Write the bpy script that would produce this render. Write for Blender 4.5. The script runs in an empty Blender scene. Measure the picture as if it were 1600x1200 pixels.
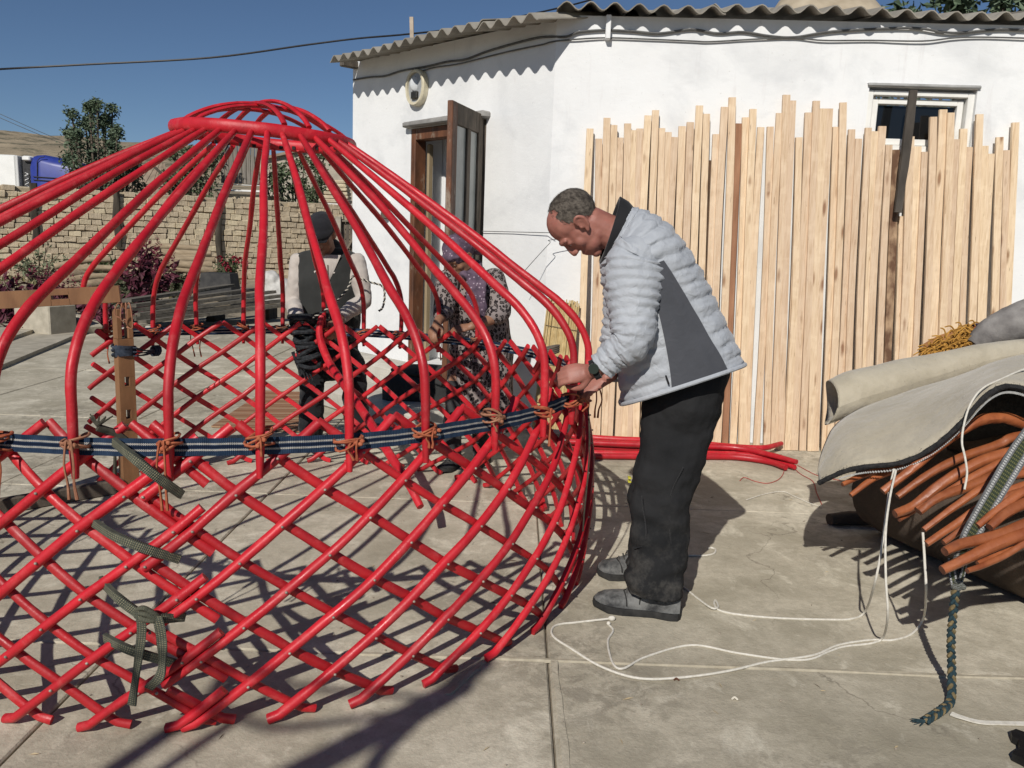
import bpy, bmesh, math, random
import numpy as np
from mathutils import Vector, Matrix, noise
random.seed(7)
S = bpy.context.scene
COL = S.collection
R = math.radians
V = Vector
def LS(a, b, n): return [a + (b - a) * i / (n - 1) for i in range(n)]
# ------------------------------------------------------------------ camera
EYE, FPX, PITCH, ROLL = 1.42, 1289.1, 0.1694, 0.037
_cp, _sp, _c, _s = math.cos(PITCH), math.sin(PITCH), math.cos(ROLL), math.sin(ROLL)
_rt, _up, _fw = V((1, 0, 0)), V((0, _sp, _cp)), V((0, _cp, -_sp))
cd = bpy.data.cameras.new('camera'); cam = bpy.data.objects.new('camera', cd); COL.objects.link(cam)
cd.sensor_width = 36.0; cd.lens = 36.0 * FPX / 1600.0; cd.clip_start = 0.05; cd.clip_end = 4000
rx = _c * _rt + _s * _up; ry = -_s * _rt + _c * _up
cam.matrix_world = Matrix(((rx.x, ry.x, -_fw.x, 0), (rx.y, ry.y, -_fw.y, 0), (rx.z, ry.z, -_fw.z, EYE), (0, 0, 0, 1)))
S.camera = cam
# ------------------------------------------------------------------ sky, sun, exposure
AZ, EL = math.atan(0.333), R(35.5)            # direction the shadows run (from +Y towards +X), sun height
SUN_DIR = V((math.sin(AZ) * math.cos(EL), math.cos(AZ) * math.cos(EL), -math.sin(EL)))
wd = bpy.data.worlds.new('World'); S.world = wd; wd.use_nodes = True
nt = wd.node_tree; bg = nt.nodes['Background']
sky = nt.nodes.new('ShaderNodeTexSky'); sky.sky_type = 'NISHITA'; sky.sun_disc = False
sky.sun_elevation = EL; sky.sun_rotation = math.pi + AZ; sky.altitude = 2400; sky.air_density = 1.0; sky.dust_density = 0.05; sky.ozone_density = 4.5
nt.links.new(sky.outputs[0], bg.inputs[0]); bg.inputs[1].default_value = 0.052
sl = bpy.data.lights.new('sun', 'SUN'); sl.energy = 3.9; sl.angle = R(0.53); sl.color = (1.0, 0.955, 0.885)
so = bpy.data.objects.new('sun', sl); COL.objects.link(so)
so.rotation_euler = SUN_DIR.to_track_quat('-Z', 'Y').to_euler(); so.location = (-4, -12, 9)
S.view_settings.view_transform = 'Standard'; S.view_settings.look = 'None'
S.view_settings.exposure = 0.12; S.view_settings.gamma = 1.0; S.view_settings.use_curve_mapping = False
S.render.engine = 'CYCLES'

# ------------------------------------------------------------------ photograph pixel -> place in the yard
def ray(x, y):
    uu = (x - 800) / FPX; vv = (600 - y) / FPX
    return (_c * uu - _s * vv) * _rt + (_s * uu + _c * vv) * _up + _fw
def G(x, y, z=0.0):
    d = ray(x, y); return V((0, 0, EYE)) + d * ((z - EYE) / d.z)
def W(x, y, Y):
    d = ray(x, y); return V((0, 0, EYE)) + d * (Y / d.y)

# ------------------------------------------------------------------ mesh helpers
def catmull(pts, n=6, closed=False):
    pts = [V(p) for p in pts]; N = len(pts); out = []
    rng = range(N) if closed else range(N - 1)
    for i in rng:
        if closed: p0, p1, p2, p3 = pts[i - 1], pts[i], pts[(i + 1) % N], pts[(i + 2) % N]
        else:
            p1, p2 = pts[i], pts[i + 1]; p0 = pts[i - 1] if i else p1 * 2 - p2; p3 = pts[i + 2] if i + 2 < N else p2 * 2 - p1
        for k in range(n):
            t = k / n
            out.append(0.5 * ((2 * p1) + (p2 - p0) * t + (2 * p0 - 5 * p1 + 4 * p2 - p3) * t * t + (3 * p1 - p0 - 3 * p2 + p3) * t ** 3))
    if not closed: out.append(pts[-1])
    return out
def lerp_list(l, t):
    x = t * (len(l) - 1); i = min(int(x), len(l) - 2); f = x - i
    a, b = l[i], l[i + 1]
    if isinstance(a, (tuple, list)): return tuple(u * (1 - f) + w * f for u, w in zip(a, b))
    return a * (1 - f) + b * f
ROUND = lambda n: [(math.cos(2 * math.pi * i / n), math.sin(2 * math.pi * i / n)) for i in range(n)]
SQ = [(-1, -1), (1, -1), (1, 1), (-1, 1)]
HALF = [(-1, -.6), (1, -.6), (1, -.05), (.8, .55), (.42, .92), (0, 1), (-.42, .92), (-.8, .55), (-1, -.05)]   # flat inside, round outside
class MB:
    def __init__(s): s.v = []; s.f = []; s.m = []; s.uv = {}
    def add(s, vs, fs, mi=0):
        b = len(s.v); s.v += [V(p) for p in vs]
        for f in fs: s.f.append(tuple(b + i for i in f)); s.m.append(mi)
        return b
    def box(s, c, size, rot=None, mi=0, taper=1.0):
        hx, hy, hz = size[0] / 2, size[1] / 2, size[2] / 2
        vs = []
        for z in (-1, 1):
            k = 1.0 if z < 0 else taper
            for x, y in ((-1, -1), (1, -1), (1, 1), (-1, 1)):
                p = V((x * hx * k, y * hy * k, z * hz)); p = rot @ p if rot else p; vs.append(p + V(c))
        s.add(vs, [(3, 2, 1, 0), (4, 5, 6, 7), (0, 1, 5, 4), (1, 2, 6, 5), (2, 3, 7, 6), (3, 0, 4, 7)], mi); return s
    def bevbox(s, c, size, b=.01, rot=None, mi=0, jit=0.0):
        hx, hy, hz = size[0] / 2, size[1] / 2, size[2] / 2
        vs = []; b = min(b, hx * .45, hy * .45, hz * .45)
        for z, k in ((-hz, b), (-hz + b, 0), (hz - b, 0), (hz, b)):
            for sx, sy in ((-1, -1), (1, -1), (1, 1), (-1, 1)):
                a1 = (sx * (hx - k), sy * (hy - k - b)); a2 = (sx * (hx - k - b), sy * (hy - k))
                for a in ((a1, a2) if sx * sy > 0 else (a2, a1)):
                    p = V((a[0] + random.uniform(-jit, jit), a[1] + random.uniform(-jit, jit), z + random.uniform(-jit, jit)))
                    vs.append((rot @ p if rot else p) + V(c))
        fs = [tuple(range(7, -1, -1)), tuple(range(24, 32))]
        for r in range(3):
            for i in range(8): j = (i + 1) % 8; fs.append((r * 8 + i, r * 8 + j, r * 8 + 8 + j, r * 8 + 8 + i))
        s.add(vs, fs, mi); return s
    def tube(s, pts, rad, n=8, prof=None, nrm=None, cap=True, closed=False, mi=0, rough=0.0, uv=False):
        pts = [V(p) for p in pts]; N = len(pts); prof = prof or ROUND(n); n = len(prof)
        rads = [lerp_list(rad, i / max(1, N - 1)) if isinstance(rad, list) else rad for i in range(N)]
        T = []
        for i in range(N):
            a = pts[i - 1] if (i or closed) else pts[0]; b = pts[(i + 1) % N] if (i < N - 1 or closed) else pts[-1]
            t = (b - a); T.append(t.normalized() if t.length > 1e-9 else V((0, 0, 1)))
        up = None; b0 = len(s.v)
        for i in range(N):
            if nrm is not None: u = V(nrm[i] if isinstance(nrm, list) else nrm)
            else:
                if up is None: up = V((0, 0, 1)) if abs(T[0].z) < .9 else V((0, 1, 0))
                u = up
            u = (u - T[i] * u.dot(T[i])); u = u.normalized() if u.length > 1e-6 else T[i].orthogonal().normalized()
            up = u; w = T[i].cross(u)
            r = rads[i]; ra, rb = (r if isinstance(r, (tuple, list)) else (r, r))
            for a, b in prof:
                k = 1 + (random.uniform(-rough, rough) if rough else 0)
                s.v.append(pts[i] + w * (a * ra * k) + u * (b * rb * k))
        L = 0; rows = N if closed else N - 1
        for i in range(rows):
            i2 = (i + 1) % N; dl = (pts[i2] - pts[i]).length
            for k in range(n):
                k2 = (k + 1) % n
                s.f.append((b0 + i * n + k, b0 + i * n + k2, b0 + i2 * n + k2, b0 + i2 * n + k)); s.m.append(mi)
                if uv: s.uv[len(s.f) - 1] = [(L, k / n), (L, (k + 1) / n), (L + dl, (k + 1) / n), (L + dl, k / n)]
            L += dl
        if cap and not closed:
            s.f.append(tuple(b0 + k for k in range(n - 1, -1, -1))); s.m.append(mi)
            s.f.append(tuple(b0 + (N - 1) * n + k for k in range(n))); s.m.append(mi)
        return s
    def limb(s, pts, rad, n=14, nrm=None, steps=5, mi=0):
        """closed rounded limb through the points, radii tuple (side, depth) or number per point"""
        P = catmull(pts, steps); N = len(P); rr = [lerp_list(rad, i / (N - 1)) if isinstance(rad, list) else rad for i in range(N)]
        rr = [r if isinstance(r, (tuple, list)) else (r, r) for r in rr]
        t0 = (P[0] - P[1]).normalized(); t1 = (P[-1] - P[-2]).normalized(); e0 = min(rr[0]); e1 = min(rr[-1])
        pre = []; prr = []; post = []; por = []
        for a in (80, 55, 28):
            k = math.cos(R(a)); pre.append(P[0] + t0 * e0 * math.sin(R(a))); prr.append((rr[0][0] * k, rr[0][1] * k))
            post.insert(0, P[-1] + t1 * e1 * math.sin(R(a))); por.insert(0, (rr[-1][0] * k, rr[-1][1] * k))
        nn = None
        if nrm is not None: nn = [V(nrm)] * (N + 6)
        s.tube(pre + P + post, prr + rr + por, n, nrm=nn, mi=mi); return s
    def ell(s, c, r, rot=None, nu=18, nv=11, mi=0):
        vs = [V((0, 0, -1))]; fs = []
        for j in range(1, nv):
            a = -math.pi / 2 + math.pi * j / nv
            for i in range(nu): b = 2 * math.pi * i / nu; vs.append(V((math.cos(a) * math.cos(b), math.cos(a) * math.sin(b), math.sin(a))))
        vs.append(V((0, 0, 1))); T = len(vs) - 1
        for i in range(nu):
            i2 = (i + 1) % nu; fs.append((0, 1 + i2, 1 + i)); fs.append((T, T - nu + i, T - nu + i2))
            for j in range(nv - 2): fs.append((1 + j * nu + i, 1 + j * nu + i2, 1 + (j + 1) * nu + i2, 1 + (j + 1) * nu + i))
        vs = [V((p.x * r[0], p.y * r[1], p.z * r[2])) for p in vs]
        if rot: vs = [rot @ p for p in vs]
        s.add([p + V(c) for p in vs], fs, mi); return s
    def grid(s, rows, mi=0, flip=False, uv=False):
        n = len(rows[0]); b = s.add([p for r in rows for p in r], [])
        for j in range(len(rows) - 1):
            for i in range(n - 1):
                q = (b + j * n + i, b + j * n + i + 1, b + (j + 1) * n + i + 1, b + (j + 1) * n + i)
                s.f.append(q[::-1] if flip else q); s.m.append(mi)
                if uv:
                    u = [(i / (n - 1), j / (len(rows) - 1)), ((i + 1) / (n - 1), j / (len(rows) - 1)), ((i + 1) / (n - 1), (j + 1) / (len(rows) - 1)), (i / (n - 1), (j + 1) / (len(rows) - 1))]
                    s.uv[len(s.f) - 1] = u[::-1] if flip else u
        return s
    def slab(s, rows, th, mi=0):
        """thick sheet: rows of points, thickness th pushed along averaged normals (downwards side)"""
        J = len(rows); n = len(rows[0]); low = []
        for j in range(J):
            lr = []
            for i in range(n):
                a = rows[min(j + 1, J - 1)][i] - rows[max(j - 1, 0)][i]; b = rows[j][min(i + 1, n - 1)] - rows[j][max(i - 1, 0)]
                nn = b.cross(a); nn = nn.normalized() if nn.length > 1e-9 else V((0, 0, 1)); lr.append(rows[j][i] - nn * th)
            low.append(lr)
        b = s.add([p for r in rows for p in r] + [p for r in low for p in r], []); o = J * n; idx = lambda j, i: b + j * n + i
        for j in range(J - 1):
            for i in range(n - 1):
                q = (idx(j, i), idx(j, i + 1), idx(j + 1, i + 1), idx(j + 1, i)); s.f += [q, tuple(x + o for x in q[::-1])]; s.m += [mi, mi]
        ring = [idx(0, i) for i in range(n)] + [idx(j, n - 1) for j in range(1, J)] + [idx(J - 1, i) for i in range(n - 2, -1, -1)] + [idx(j, 0) for j in range(J - 2, 0, -1)]
        for k in range(len(ring)): k2 = (k + 1) % len(ring); s.f.append((ring[k2], ring[k], ring[k] + o, ring[k2] + o)); s.m.append(mi)
        return s
    def mesh(s, name, mats, off=V((0, 0, 0)), smooth=True):
        me = bpy.data.meshes.new(name); me.from_pydata([p - off for p in s.v], [], s.f)
        for m in (mats if isinstance(mats, (list, tuple)) else [mats]): me.materials.append(m)
        me.polygons.foreach_set('material_index', s.m)
        me.polygons.foreach_set('use_smooth', [bool(smooth)] * len(s.f))
        if s.uv:
            ul = me.uv_layers.new(name='UVMap')
            for p in me.polygons:
                if p.index in s.uv:
                    for k, li in enumerate(p.loop_indices): ul.data[li].uv = s.uv[p.index][k]
        me.update(); return me
def world_loc(o):
    l = V((0, 0, 0))
    while o is not None: l += V(o.location); o = o.parent
    return l
def sharp(me, ang=40):
    try: me.set_sharp_from_angle(angle=R(ang))
    except Exception: pass
def obj(name, mb, mats, parent=None, smooth=True, label=None, cat=None, group=None, kind=None, ang=40, base=None):
    """one mesh object; with a parent it is a part, without one a thing of its own"""
    if isinstance(mb, bpy.types.Mesh):
        me = mb; me.name = name
        if mats is not None:
            me.materials.clear()
            for m in (mats if isinstance(mats, (list, tuple)) else [mats]): me.materials.append(m)
        off = world_loc(parent) if parent else (V(base) if base is not None else V((0, 0, 0)))
        if off.length > 0: me.transform(Matrix.Translation(-off))
    else:
        if parent: off = world_loc(parent)
        elif base is not None: off = V(base)
        else:
            xs = [p.x for p in mb.v]; ys = [p.y for p in mb.v]; zs = [p.z for p in mb.v]
            off = V(((min(xs) + max(xs)) / 2, (min(ys) + max(ys)) / 2, min(zs)))
            if kind == 'structure': off = V((0, 0, 0))
        me = mb.mesh(name, mats, off, smooth)
        if smooth: sharp(me, ang)
    o = bpy.data.objects.new(name, me); COL.objects.link(o)
    if parent: o.parent = parent
    else: o.location = off
    tag(o, label, cat, group, kind); return o
def tag(o, label=None, cat=None, group=None, kind=None):
    if label: o['label'] = label
    if cat: o['category'] = cat
    if group: o['group'] = group
    if kind: o['kind'] = kind
    return o
def thing(name, loc, label, cat, group=None, kind=None):
    o = bpy.data.objects.new(name, None); COL.objects.link(o); o.location = loc; o.empty_display_size = .2
    return tag(o, label, cat, group, kind)
def fuse(mb, voxel=.006, smooth=3, disp=None):
    """merge overlapping closed shapes into one continuous skin"""
    me = mb.mesh('tmp', [], smooth=True); o = bpy.data.objects.new('tmp', me); COL.objects.link(o)
    m = o.modifiers.new('r', 'REMESH'); m.mode = 'VOXEL'; m.voxel_size = voxel; m.use_smooth_shade = True
    if smooth: k = o.modifiers.new('s', 'SMOOTH'); k.factor = .5; k.iterations = smooth
    dg = bpy.context.evaluated_depsgraph_get(); ev = o.evaluated_get(dg)
    out = bpy.data.meshes.new_from_object(ev); bpy.data.objects.remove(o); bpy.data.meshes.remove(me)
    if disp:
        n = len(out.vertices); nr = [v.normal.copy() for v in out.vertices]
        for v, q in zip(out.vertices, nr):
            v.co = v.co + q * disp(v.co)
        out.update()
    out.polygons.foreach_set('use_smooth', [True] * len(out.polygons))
    return out
def nz(p, s=1.0): return noise.noise(V(p) * s)

# ------------------------------------------------------------------ materials
def lin(r, g, b):
    f = lambda c: (c / 255 / 12.92) if c <= 10 else ((c / 255 + .055) / 1.055) ** 2.4
    return (f(r), f(g), f(b), 1)
def c4(c): return tuple(c) + (1,) if len(c) == 3 else tuple(c)
class Mat:
    def __init__(s, name, rough=.7, spec=.4):
        s.m = bpy.data.materials.new(name); s.m.use_nodes = True; s.t = s.m.node_tree; s.b = s.t.nodes['Principled BSDF']
        s.b.inputs['Roughness'].default_value = rough; s.b.inputs['Specular IOR Level'].default_value = spec
        s.tc = s.t.nodes.new('ShaderNodeTexCoord'); s.h = None
    def n(s, typ, **kw):
        x = s.t.nodes.new(typ)
        for k, v in kw.items():
            if k in x.inputs: x.inputs[k].default_value = v
            else: setattr(x, k, v)
        return x
    def l(s, a, b): s.t.links.new(a, b)
    def co(s, scale=(1, 1, 1), which='Object', rot=(0, 0, 0)):
        mp = s.n('ShaderNodeMapping'); s.l(s.tc.outputs[which], mp.inputs[0]); mp.inputs['Scale'].default_value = scale if not isinstance(scale, (int, float)) else (scale,) * 3
        mp.inputs['Rotation'].default_value = rot; return mp.outputs[0]
    def noise(s, co, scale=5, detail=5, rough=.55, dist=0.0):
        x = s.n('ShaderNodeTexNoise'); s.l(co, x.inputs['Vector']); x.inputs['Scale'].default_value = scale; x.inputs['Detail'].default_value = detail
        x.inputs['Roughness'].default_value = rough; x.inputs['Distortion'].default_value = dist; return x.outputs['Fac']
    def ramp(s, fac, stops, interp='LINEAR'):
        r = s.n('ShaderNodeValToRGB'); r.color_ramp.interpolation = interp; e = r.color_ramp.elements
        while len(e) < len(stops): e.new(.5)
        for i, (p, c) in enumerate(stops): e[i].position = p; e[i].color = c4(c) if not isinstance(c, (int, float)) else (c, c, c, 1)
        s.l(fac, r.inputs[0]); return r.outputs[0]
    def mix(s, fac, a, b, mode='MIX'):
        x = s.n('ShaderNodeMix', data_type='RGBA', blend_type=mode)
        for v, i in ((fac, 0), (a, 6), (b, 7)):
            if hasattr(v, 'is_linked'): s.l(v, x.inputs[i])
            elif isinstance(v, (int, float)) : x.inputs[i].default_value = v if i == 0 else (v, v, v, 1)
            else: x.inputs[i].default_value = c4(v)
        return x.outputs[2]
    def math(s, op, a, b=0.0, clamp=False):
        x = s.n('ShaderNodeMath', operation=op, use_clamp=clamp)
        for v, i in ((a, 0), (b, 1)):
            if hasattr(v, 'is_linked'): s.l(v, x.inputs[i])
            else: x.inputs[i].default_value = v
        return x.outputs[0]
    def vary(s, col, amt=.12, hue=.0):
        oi = s.n('ShaderNodeObjectInfo'); h = s.n('ShaderNodeHueSaturation'); s.l(col, h.inputs['Color'])
        s.l(s.math('ADD', s.math('MULTIPLY', oi.outputs['Random'], 2 * amt), 1 - amt), h.inputs['Value'])
        if hue: s.l(s.math('ADD', s.math('MULTIPLY', oi.outputs['Random'], 2 * hue), .5 - hue), h.inputs['Hue'])
        return h.outputs[0]
    def col(s, c): s.l(c, s.b.inputs['Base Color']) if hasattr(c, 'is_linked') else setattr(s.b.inputs['Base Color'], 'default_value', c4(c)); return s
    def bump(s, h, strength=.3, dist=.01):
        x = s.n('ShaderNodeBump'); x.inputs['Strength'].default_value = strength; x.inputs['Distance'].default_value = dist; s.l(h, x.inputs['Height'])
        if s.h: s.l(s.h, x.inputs['Normal'])
        s.h = x.outputs[0]; s.l(s.h, s.b.inputs['Normal']); return s
    def rgh(s, h): s.l(h, s.b.inputs['Roughness']); return s
def simple(name, c1, c2, scale=6, rough=.7, bump=.25, bs=60, bd=.004, stretch=(1, 1, 1), vary=.0, spec=.35, detail=6, hue=0):
    m = Mat(name, rough, spec); co = m.co(stretch)
    c = m.ramp(m.noise(co, scale, detail), [(.3, c1), (.7, c2)])
    if vary: c = m.vary(c, vary, hue)
    m.col(c)
    if bump: m.bump(m.noise(co, bs, 4), bump, bd)
    return m.m
# red gloss paint with worn spots
def red_paint(name, base=(.50, .012, .022), dark=(.36, .008, .016)):
    m = Mat(name, .38, .5); co = m.co()
    c = m.ramp(m.noise(co, 9, 5), [(.3, dark), (.65, base)])
    chalk = m.ramp(m.noise(co, 16, 6, .7), [(.54, 0), (.74, 1)]); c = m.mix(m.math('MULTIPLY', chalk, .42), c, (.58, .12, .115))
    grime = m.ramp(m.noise(co, 34, 6, .7), [(.58, 0), (.74, 1)]); c = m.mix(m.math('MULTIPLY', grime, .5), c, (.20, .012, .014))
    chip = m.ramp(m.noise(co, 95, 5, .75), [(.70, 0), (.74, 1)]); c = m.mix(m.math('MULTIPLY', chip, .7), c, (.66, .38, .30))
    m.col(m.vary(c, .16)); m.rgh(m.ramp(m.noise(co, 12, 4), [(.3, .34), (.7, .62)]))
    m.bump(m.noise(co, 26, 4), .35, .005); m.bump(m.noise(co, 130, 3), .35, .0012); return m.m
RED = red_paint('red_paint'); RED_IN = red_paint('red_paint_inner', (.47, .014, .020), (.33, .009, .014))
BROWNRED = None
# ================================================================== THE SETTING
# ---- ground under everything
m = Mat('dry_earth', .95, .2); co = m.co(); c = m.ramp(m.noise(co, 1.3, 8, .6), [(.3, (.22, .18, .125)), (.7, (.38, .32, .235))]); m.col(c); m.bump(m.noise(co, 14, 6), .5, .03); EARTH = m.m
mb = MB(); mb.grid([[V((x, y, -.06)) for x in (-900, -60, -20, 20, 60, 900)] for y in (-60, 0, 20, 60, 200, 1500)])
obj('ground', mb, EARTH, kind='structure', smooth=False)
# ---- concrete yard, slab by slab
m = Mat('yard_concrete', .92, .2); co = m.co()
big = m.noise(co, .75, 7, .6, .3); c = m.ramp(big, [(.34, (.39, .352, .27)), (.5, (.54, .49, .385)), (.64, (.65, .60, .485))])
cl = m.ramp(m.noise(co, 2.7, 8, .66, .5), [(.42, 0), (.62, 1)]); c = m.mix(m.math('MULTIPLY', cl, .62), c, (.29, .26, .19))
area = m.ramp(m.noise(co, .55, 2, .5), [(.47, 0), (.60, 1)])
sc = m.ramp(m.noise(co, 8.5, 9, .78, .4), [(.47, 0), (.56, 1)]); c = m.mix(m.math('MULTIPLY', m.math('MULTIPLY', sc, area), .7), c, (.225, .20, .155))
mot = m.ramp(m.noise(co, 21, 9, .82), [(.43, 0), (.62, 1)]); c = m.mix(m.math('MULTIPLY', mot, .5), c, (.30, .27, .205))
pale = m.ramp(m.noise(m.co((1.2, 1, 1)), 3.6, 8, .72, .6), [(.55, 0), (.70, 1)]); c = m.mix(m.math('MULTIPLY', pale, .7), c, (.74, .69, .56))
sp = m.n('ShaderNodeTexVoronoi'); m.l(co, sp.inputs['Vector']); sp.inputs['Scale'].default_value = 30
sp2 = m.math('MULTIPLY', m.ramp(sp.outputs['Distance'], [(.04, 1), (.085, 0)]), m.ramp(m.noise(co, 2.6, 4), [(.52, 0), (.62, 1)])); c = m.mix(m.math('MULTIPLY', sp2, .75), c, (.12, .095, .07))
cv = m.n('ShaderNodeTexVoronoi', feature='DISTANCE_TO_EDGE'); dm = m.n('ShaderNodeVectorMath', operation='ADD'); nn = m.n('ShaderNodeTexNoise'); nn.inputs['Scale'].default_value = 5; nn.inputs['Detail'].default_value = 6; m.l(co, nn.inputs['Vector'])
dsc = m.n('ShaderNodeVectorMath', operation='SCALE'); m.l(nn.outputs['Color'], dsc.inputs[0]); dsc.inputs['Scale'].default_value = .35; m.l(co, dm.inputs[0]); m.l(dsc.outputs[0], dm.inputs[1]); m.l(dm.outputs[0], cv.inputs['Vector']); cv.inputs['Scale'].default_value = .62
crk = m.math('MULTIPLY', m.ramp(cv.outputs['Distance'], [(.0008, 1), (.0035, 0)]), m.ramp(m.noise(co, .9, 3), [(.45, 0), (.55, 1)])); c = m.mix(m.math('MULTIPLY', crk, .6), c, (.13, .11, .085))
c = m.vary(c, .04); m.col(c); m.bump(m.noise(co, 7, 8, .7), .30, .02); m.bump(m.noise(co, 90, 5, .65), .45, .004); CONC = m.m
yard = thing('concrete_yard', (0, 0, 0), None, None, kind='structure')
mb = MB(); mb.box((0, 4, -.0325), (16, 20, .035)); obj('bed', mb, simple('joint_dirt', (.17, .145, .105), (.27, .235, .18), 30), yard, smooth=False)
xs = [-8, -5.8, -4.31, -2.82, -1.33, .16, 3.2, 6.2, 8]; ys = [-6, -2.4, .95, 2.655, 4.40, 6.1, 8.2, 10.4, 14]
for i in range(len(xs) - 1):
    for j in range(len(ys) - 1):
        x0, x1, y0, y1 = xs[i] + .0035, xs[i + 1] - .0035, ys[j] + .003, ys[j + 1] - .003
        if j == 3: y0 += random.uniform(-.002, .004)
        nx, ny = 5, 5; rows = []
        mb = MB(); dz = random.uniform(-.003, .002)
        mb.bevbox(((x0 + x1) / 2, (y0 + y1) / 2, -.012 + dz), (x1 - x0, y1 - y0, .024), .006)
        obj('slab', mb, CONC, yard, smooth=False)
# raised mortar lip along two joints and a crack repair
MORT = simple('joint_mortar', (.31, .275, .205), (.44, .395, .305), 25, .9, .5, 70)
mb = MB(); p = [V((x, 2.655 + .012 * nz((x, 0, 3), 1.5), -.0005)) for x in LS(-.5, 3.19, 60)]
mb.tube(p, (.011, .005), prof=[(-1, -1), (1, -1), (.6, 1), (-.6, 1)], nrm=V((0, 0, 1)), rough=.25); obj('mortar_line', mb, MORT, yard)
mb = MB(); p = [V((.185 + .012 * nz((0, y, 5), 1.5), y, -.0005)) for y in LS(.96, 4.39, 60)]
mb.tube(p, (.013, .003), prof=[(-1, -1), (1, -1), (.8, 1), (-.8, 1)], nrm=V((0, 0, 1)), rough=.25); obj('mortar_line', mb, CONC, yard)
mb = MB(); a, b = G(700, 1085), G(760, 1030); p = [a.lerp(b, t) + V((.006 * nz((t * 9, 1, 1)), 0, .0005)) for t in LS(0, 1, 20)]
mb.tube(p, (.012, .003), prof=[(-1, -1), (1, -1), (.6, 1), (-.6, 1)], nrm=V((0, 0, 1)), rough=.3); obj('mortar_line', mb, MORT, yard)
mb = MB()
for q in range(220):
    t = random.random(); x, y = random.uniform(-3, 4), random.uniform(1.9, 8); r = random.uniform(.002, .006)
    mb.ell((x, y, r * .4), (r, r * random.uniform(.6, 1), r * .6), nu=5, nv=4)
lt = MB()
for q in range(240):
    x, y = random.uniform(-3.5, 3.2), random.uniform(1.9, 7.5); a = random.uniform(0, 3.14); l_ = random.uniform(.006, .028); d = V((math.cos(a), math.sin(a), 0)) * l_; n_ = V((-d.y, d.x, 0)).normalized() * random.uniform(.0008, .003)
    p = V((x, y, .002)); lt.add([p - d, p + n_ + V((0, 0, .002)), p + d, p - n_], [(0, 1, 2, 3)], random.choice([0, 0, 1]))
obj('litter', lt, [simple('straw_bits', (.38, .29, .16), (.55, .45, .29), 30), simple('bark_bits', (.06, .035, .02), (.14, .08, .05), 30)], yard, smooth=False, kind='stuff')
obj('grit', mb, simple('grit_stone', (.16, .13, .1), (.36, .31, .25), 40, vary=.2), yard, kind='stuff')
# ---- two low kerb steps and the earth bed behind them at the left
KERB = simple('old_concrete', (.30, .27, .21), (.46, .415, .33), 7, .92, .5, 50, .006)
mb = MB()
def strip(p, q, w, z0, z1):
    d = (q - p).normalized(); n = V((-d.y, d.x, 0))
    if n.x > 0: n = -n
    rows = []
    N = 24
    for zz, off in ((z0, 0), (z1, .0), (z1, w), (z0, w)):
        rows.append([V((*(p.lerp(q, t) + n * off + n * .012 * nz((t * 8, off, zz))).xy, zz + .006 * nz((t * 11, off, 1)))) for t in LS(0, 1, N)])
    return rows
p, q = G(-150, 640), G(260, 470); mb.grid(strip(p, q, 1.15, -.03, .045), flip=True); 
p2, q2 = G(-150, 590, .045), G(240, 455, .045); mb.grid(strip(p2, q2, .6, .02, .088), flip=True)
obj('kerb', mb, KERB, kind='structure', smooth=False)
mb = MB(); rows = []
for j in range(40):
    rw = []
    for i in range(40):
        x = -19 + 15 * i / 39; y = 10.2 + 15 * j / 39; e = min(1, max(0, (y - 10.6 - max(0, x + 7.0) * 3.4) / 1.2)) * min(1, max(0, (-5.0 - x) / .8))
        rw.append(V((x, y, -.055 + e * (.17 + .12 * nz((x, y, 0), .9) + .05 * nz((x, y, 3), 3)))))
    rows.append(rw)
mb.grid(rows); obj('earth_bed', mb, EARTH, kind='structure')
# ---- hills
m = Mat('dry_hill', 1, .1); co = m.co(); c = m.ramp(m.noise(co, .045, 8, .65), [(.3, (.20, .165, .115)), (.6, (.36, .295, .205))])
sh_ = m.ramp(m.noise(m.co((1, 1, 2.2)), .16, 7, .75), [(.50, 0), (.58, 1)]); c = m.mix(m.math('MULTIPLY', sh_, .75), c, (.085, .085, .06)); m.col(c); m.bump(m.noise(co, .3, 6), .6, 1.0); HILL = m.m
mb = MB(); rows = []
for j in range(26):
    rw = []
    for i in range(90):
        x = -330 + 640 * i / 89; t = j / 25; y = 75 + 190 * t
        h = (1 - (1 - t) ** 2) * (26.0 - .03 * (x + 150) + 7 * nz((x, 0, 0), .011) + 4 * nz((x, y, 0), .02) + 1.5 * nz((x, y, 5), .09)) * (0.75 + .25 * math.cos((x + 60) / 120)) - .5
        rw.append(V((x, y, max(-1, h))))
    rows.append(rw)
mb.grid(rows); obj('hill', mb, HILL, kind='structure')
# ================================================================== WHITE HOUSE
m = Mat('whitewash', .92, .2); co = m.co(); c = m.ramp(m.noise(co, 1.1, 6, .6), [(.32, (.70, .705, .70)), (.6, (.77, .775, .77))])
patch = m.ramp(m.noise(m.co((1, 1, 1.3)), 1.5, 7, .62, .4), [(.50, 0), (.64, 1)]); c = m.mix(m.math('MULTIPLY', patch, .65), c, (.60, .61, .615))
drip = m.ramp(m.noise(m.co((5, 5, .5)), 2.2, 6, .7), [(.60, 0), (.80, 1)]); c = m.mix(m.math('MULTIPLY', drip, .35), c, (.45, .40, .39))
speck = m.ramp(m.noise(co, 38, 3), [(.70, 0), (.74, 1)]); c = m.mix(m.math('MULTIPLY', speck, .25), c, (.35, .34, .32))
m.col(c); m.bump(m.noise(co, 2.5, 6, .6), .30, .03); m.bump(m.noise(m.co((1, 1, 2.2)), 22, 6, .7), .22, .006); WHITE = m.m
J, K, E_ = V((.22, 6.12, 0)), V((-1.60, 8.12, 0)), V((7.5, 5.93, 0))
house = thing('white_house', J, 'whitewashed single storey house with corrugated roof behind the red frame', 'house')
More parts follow.
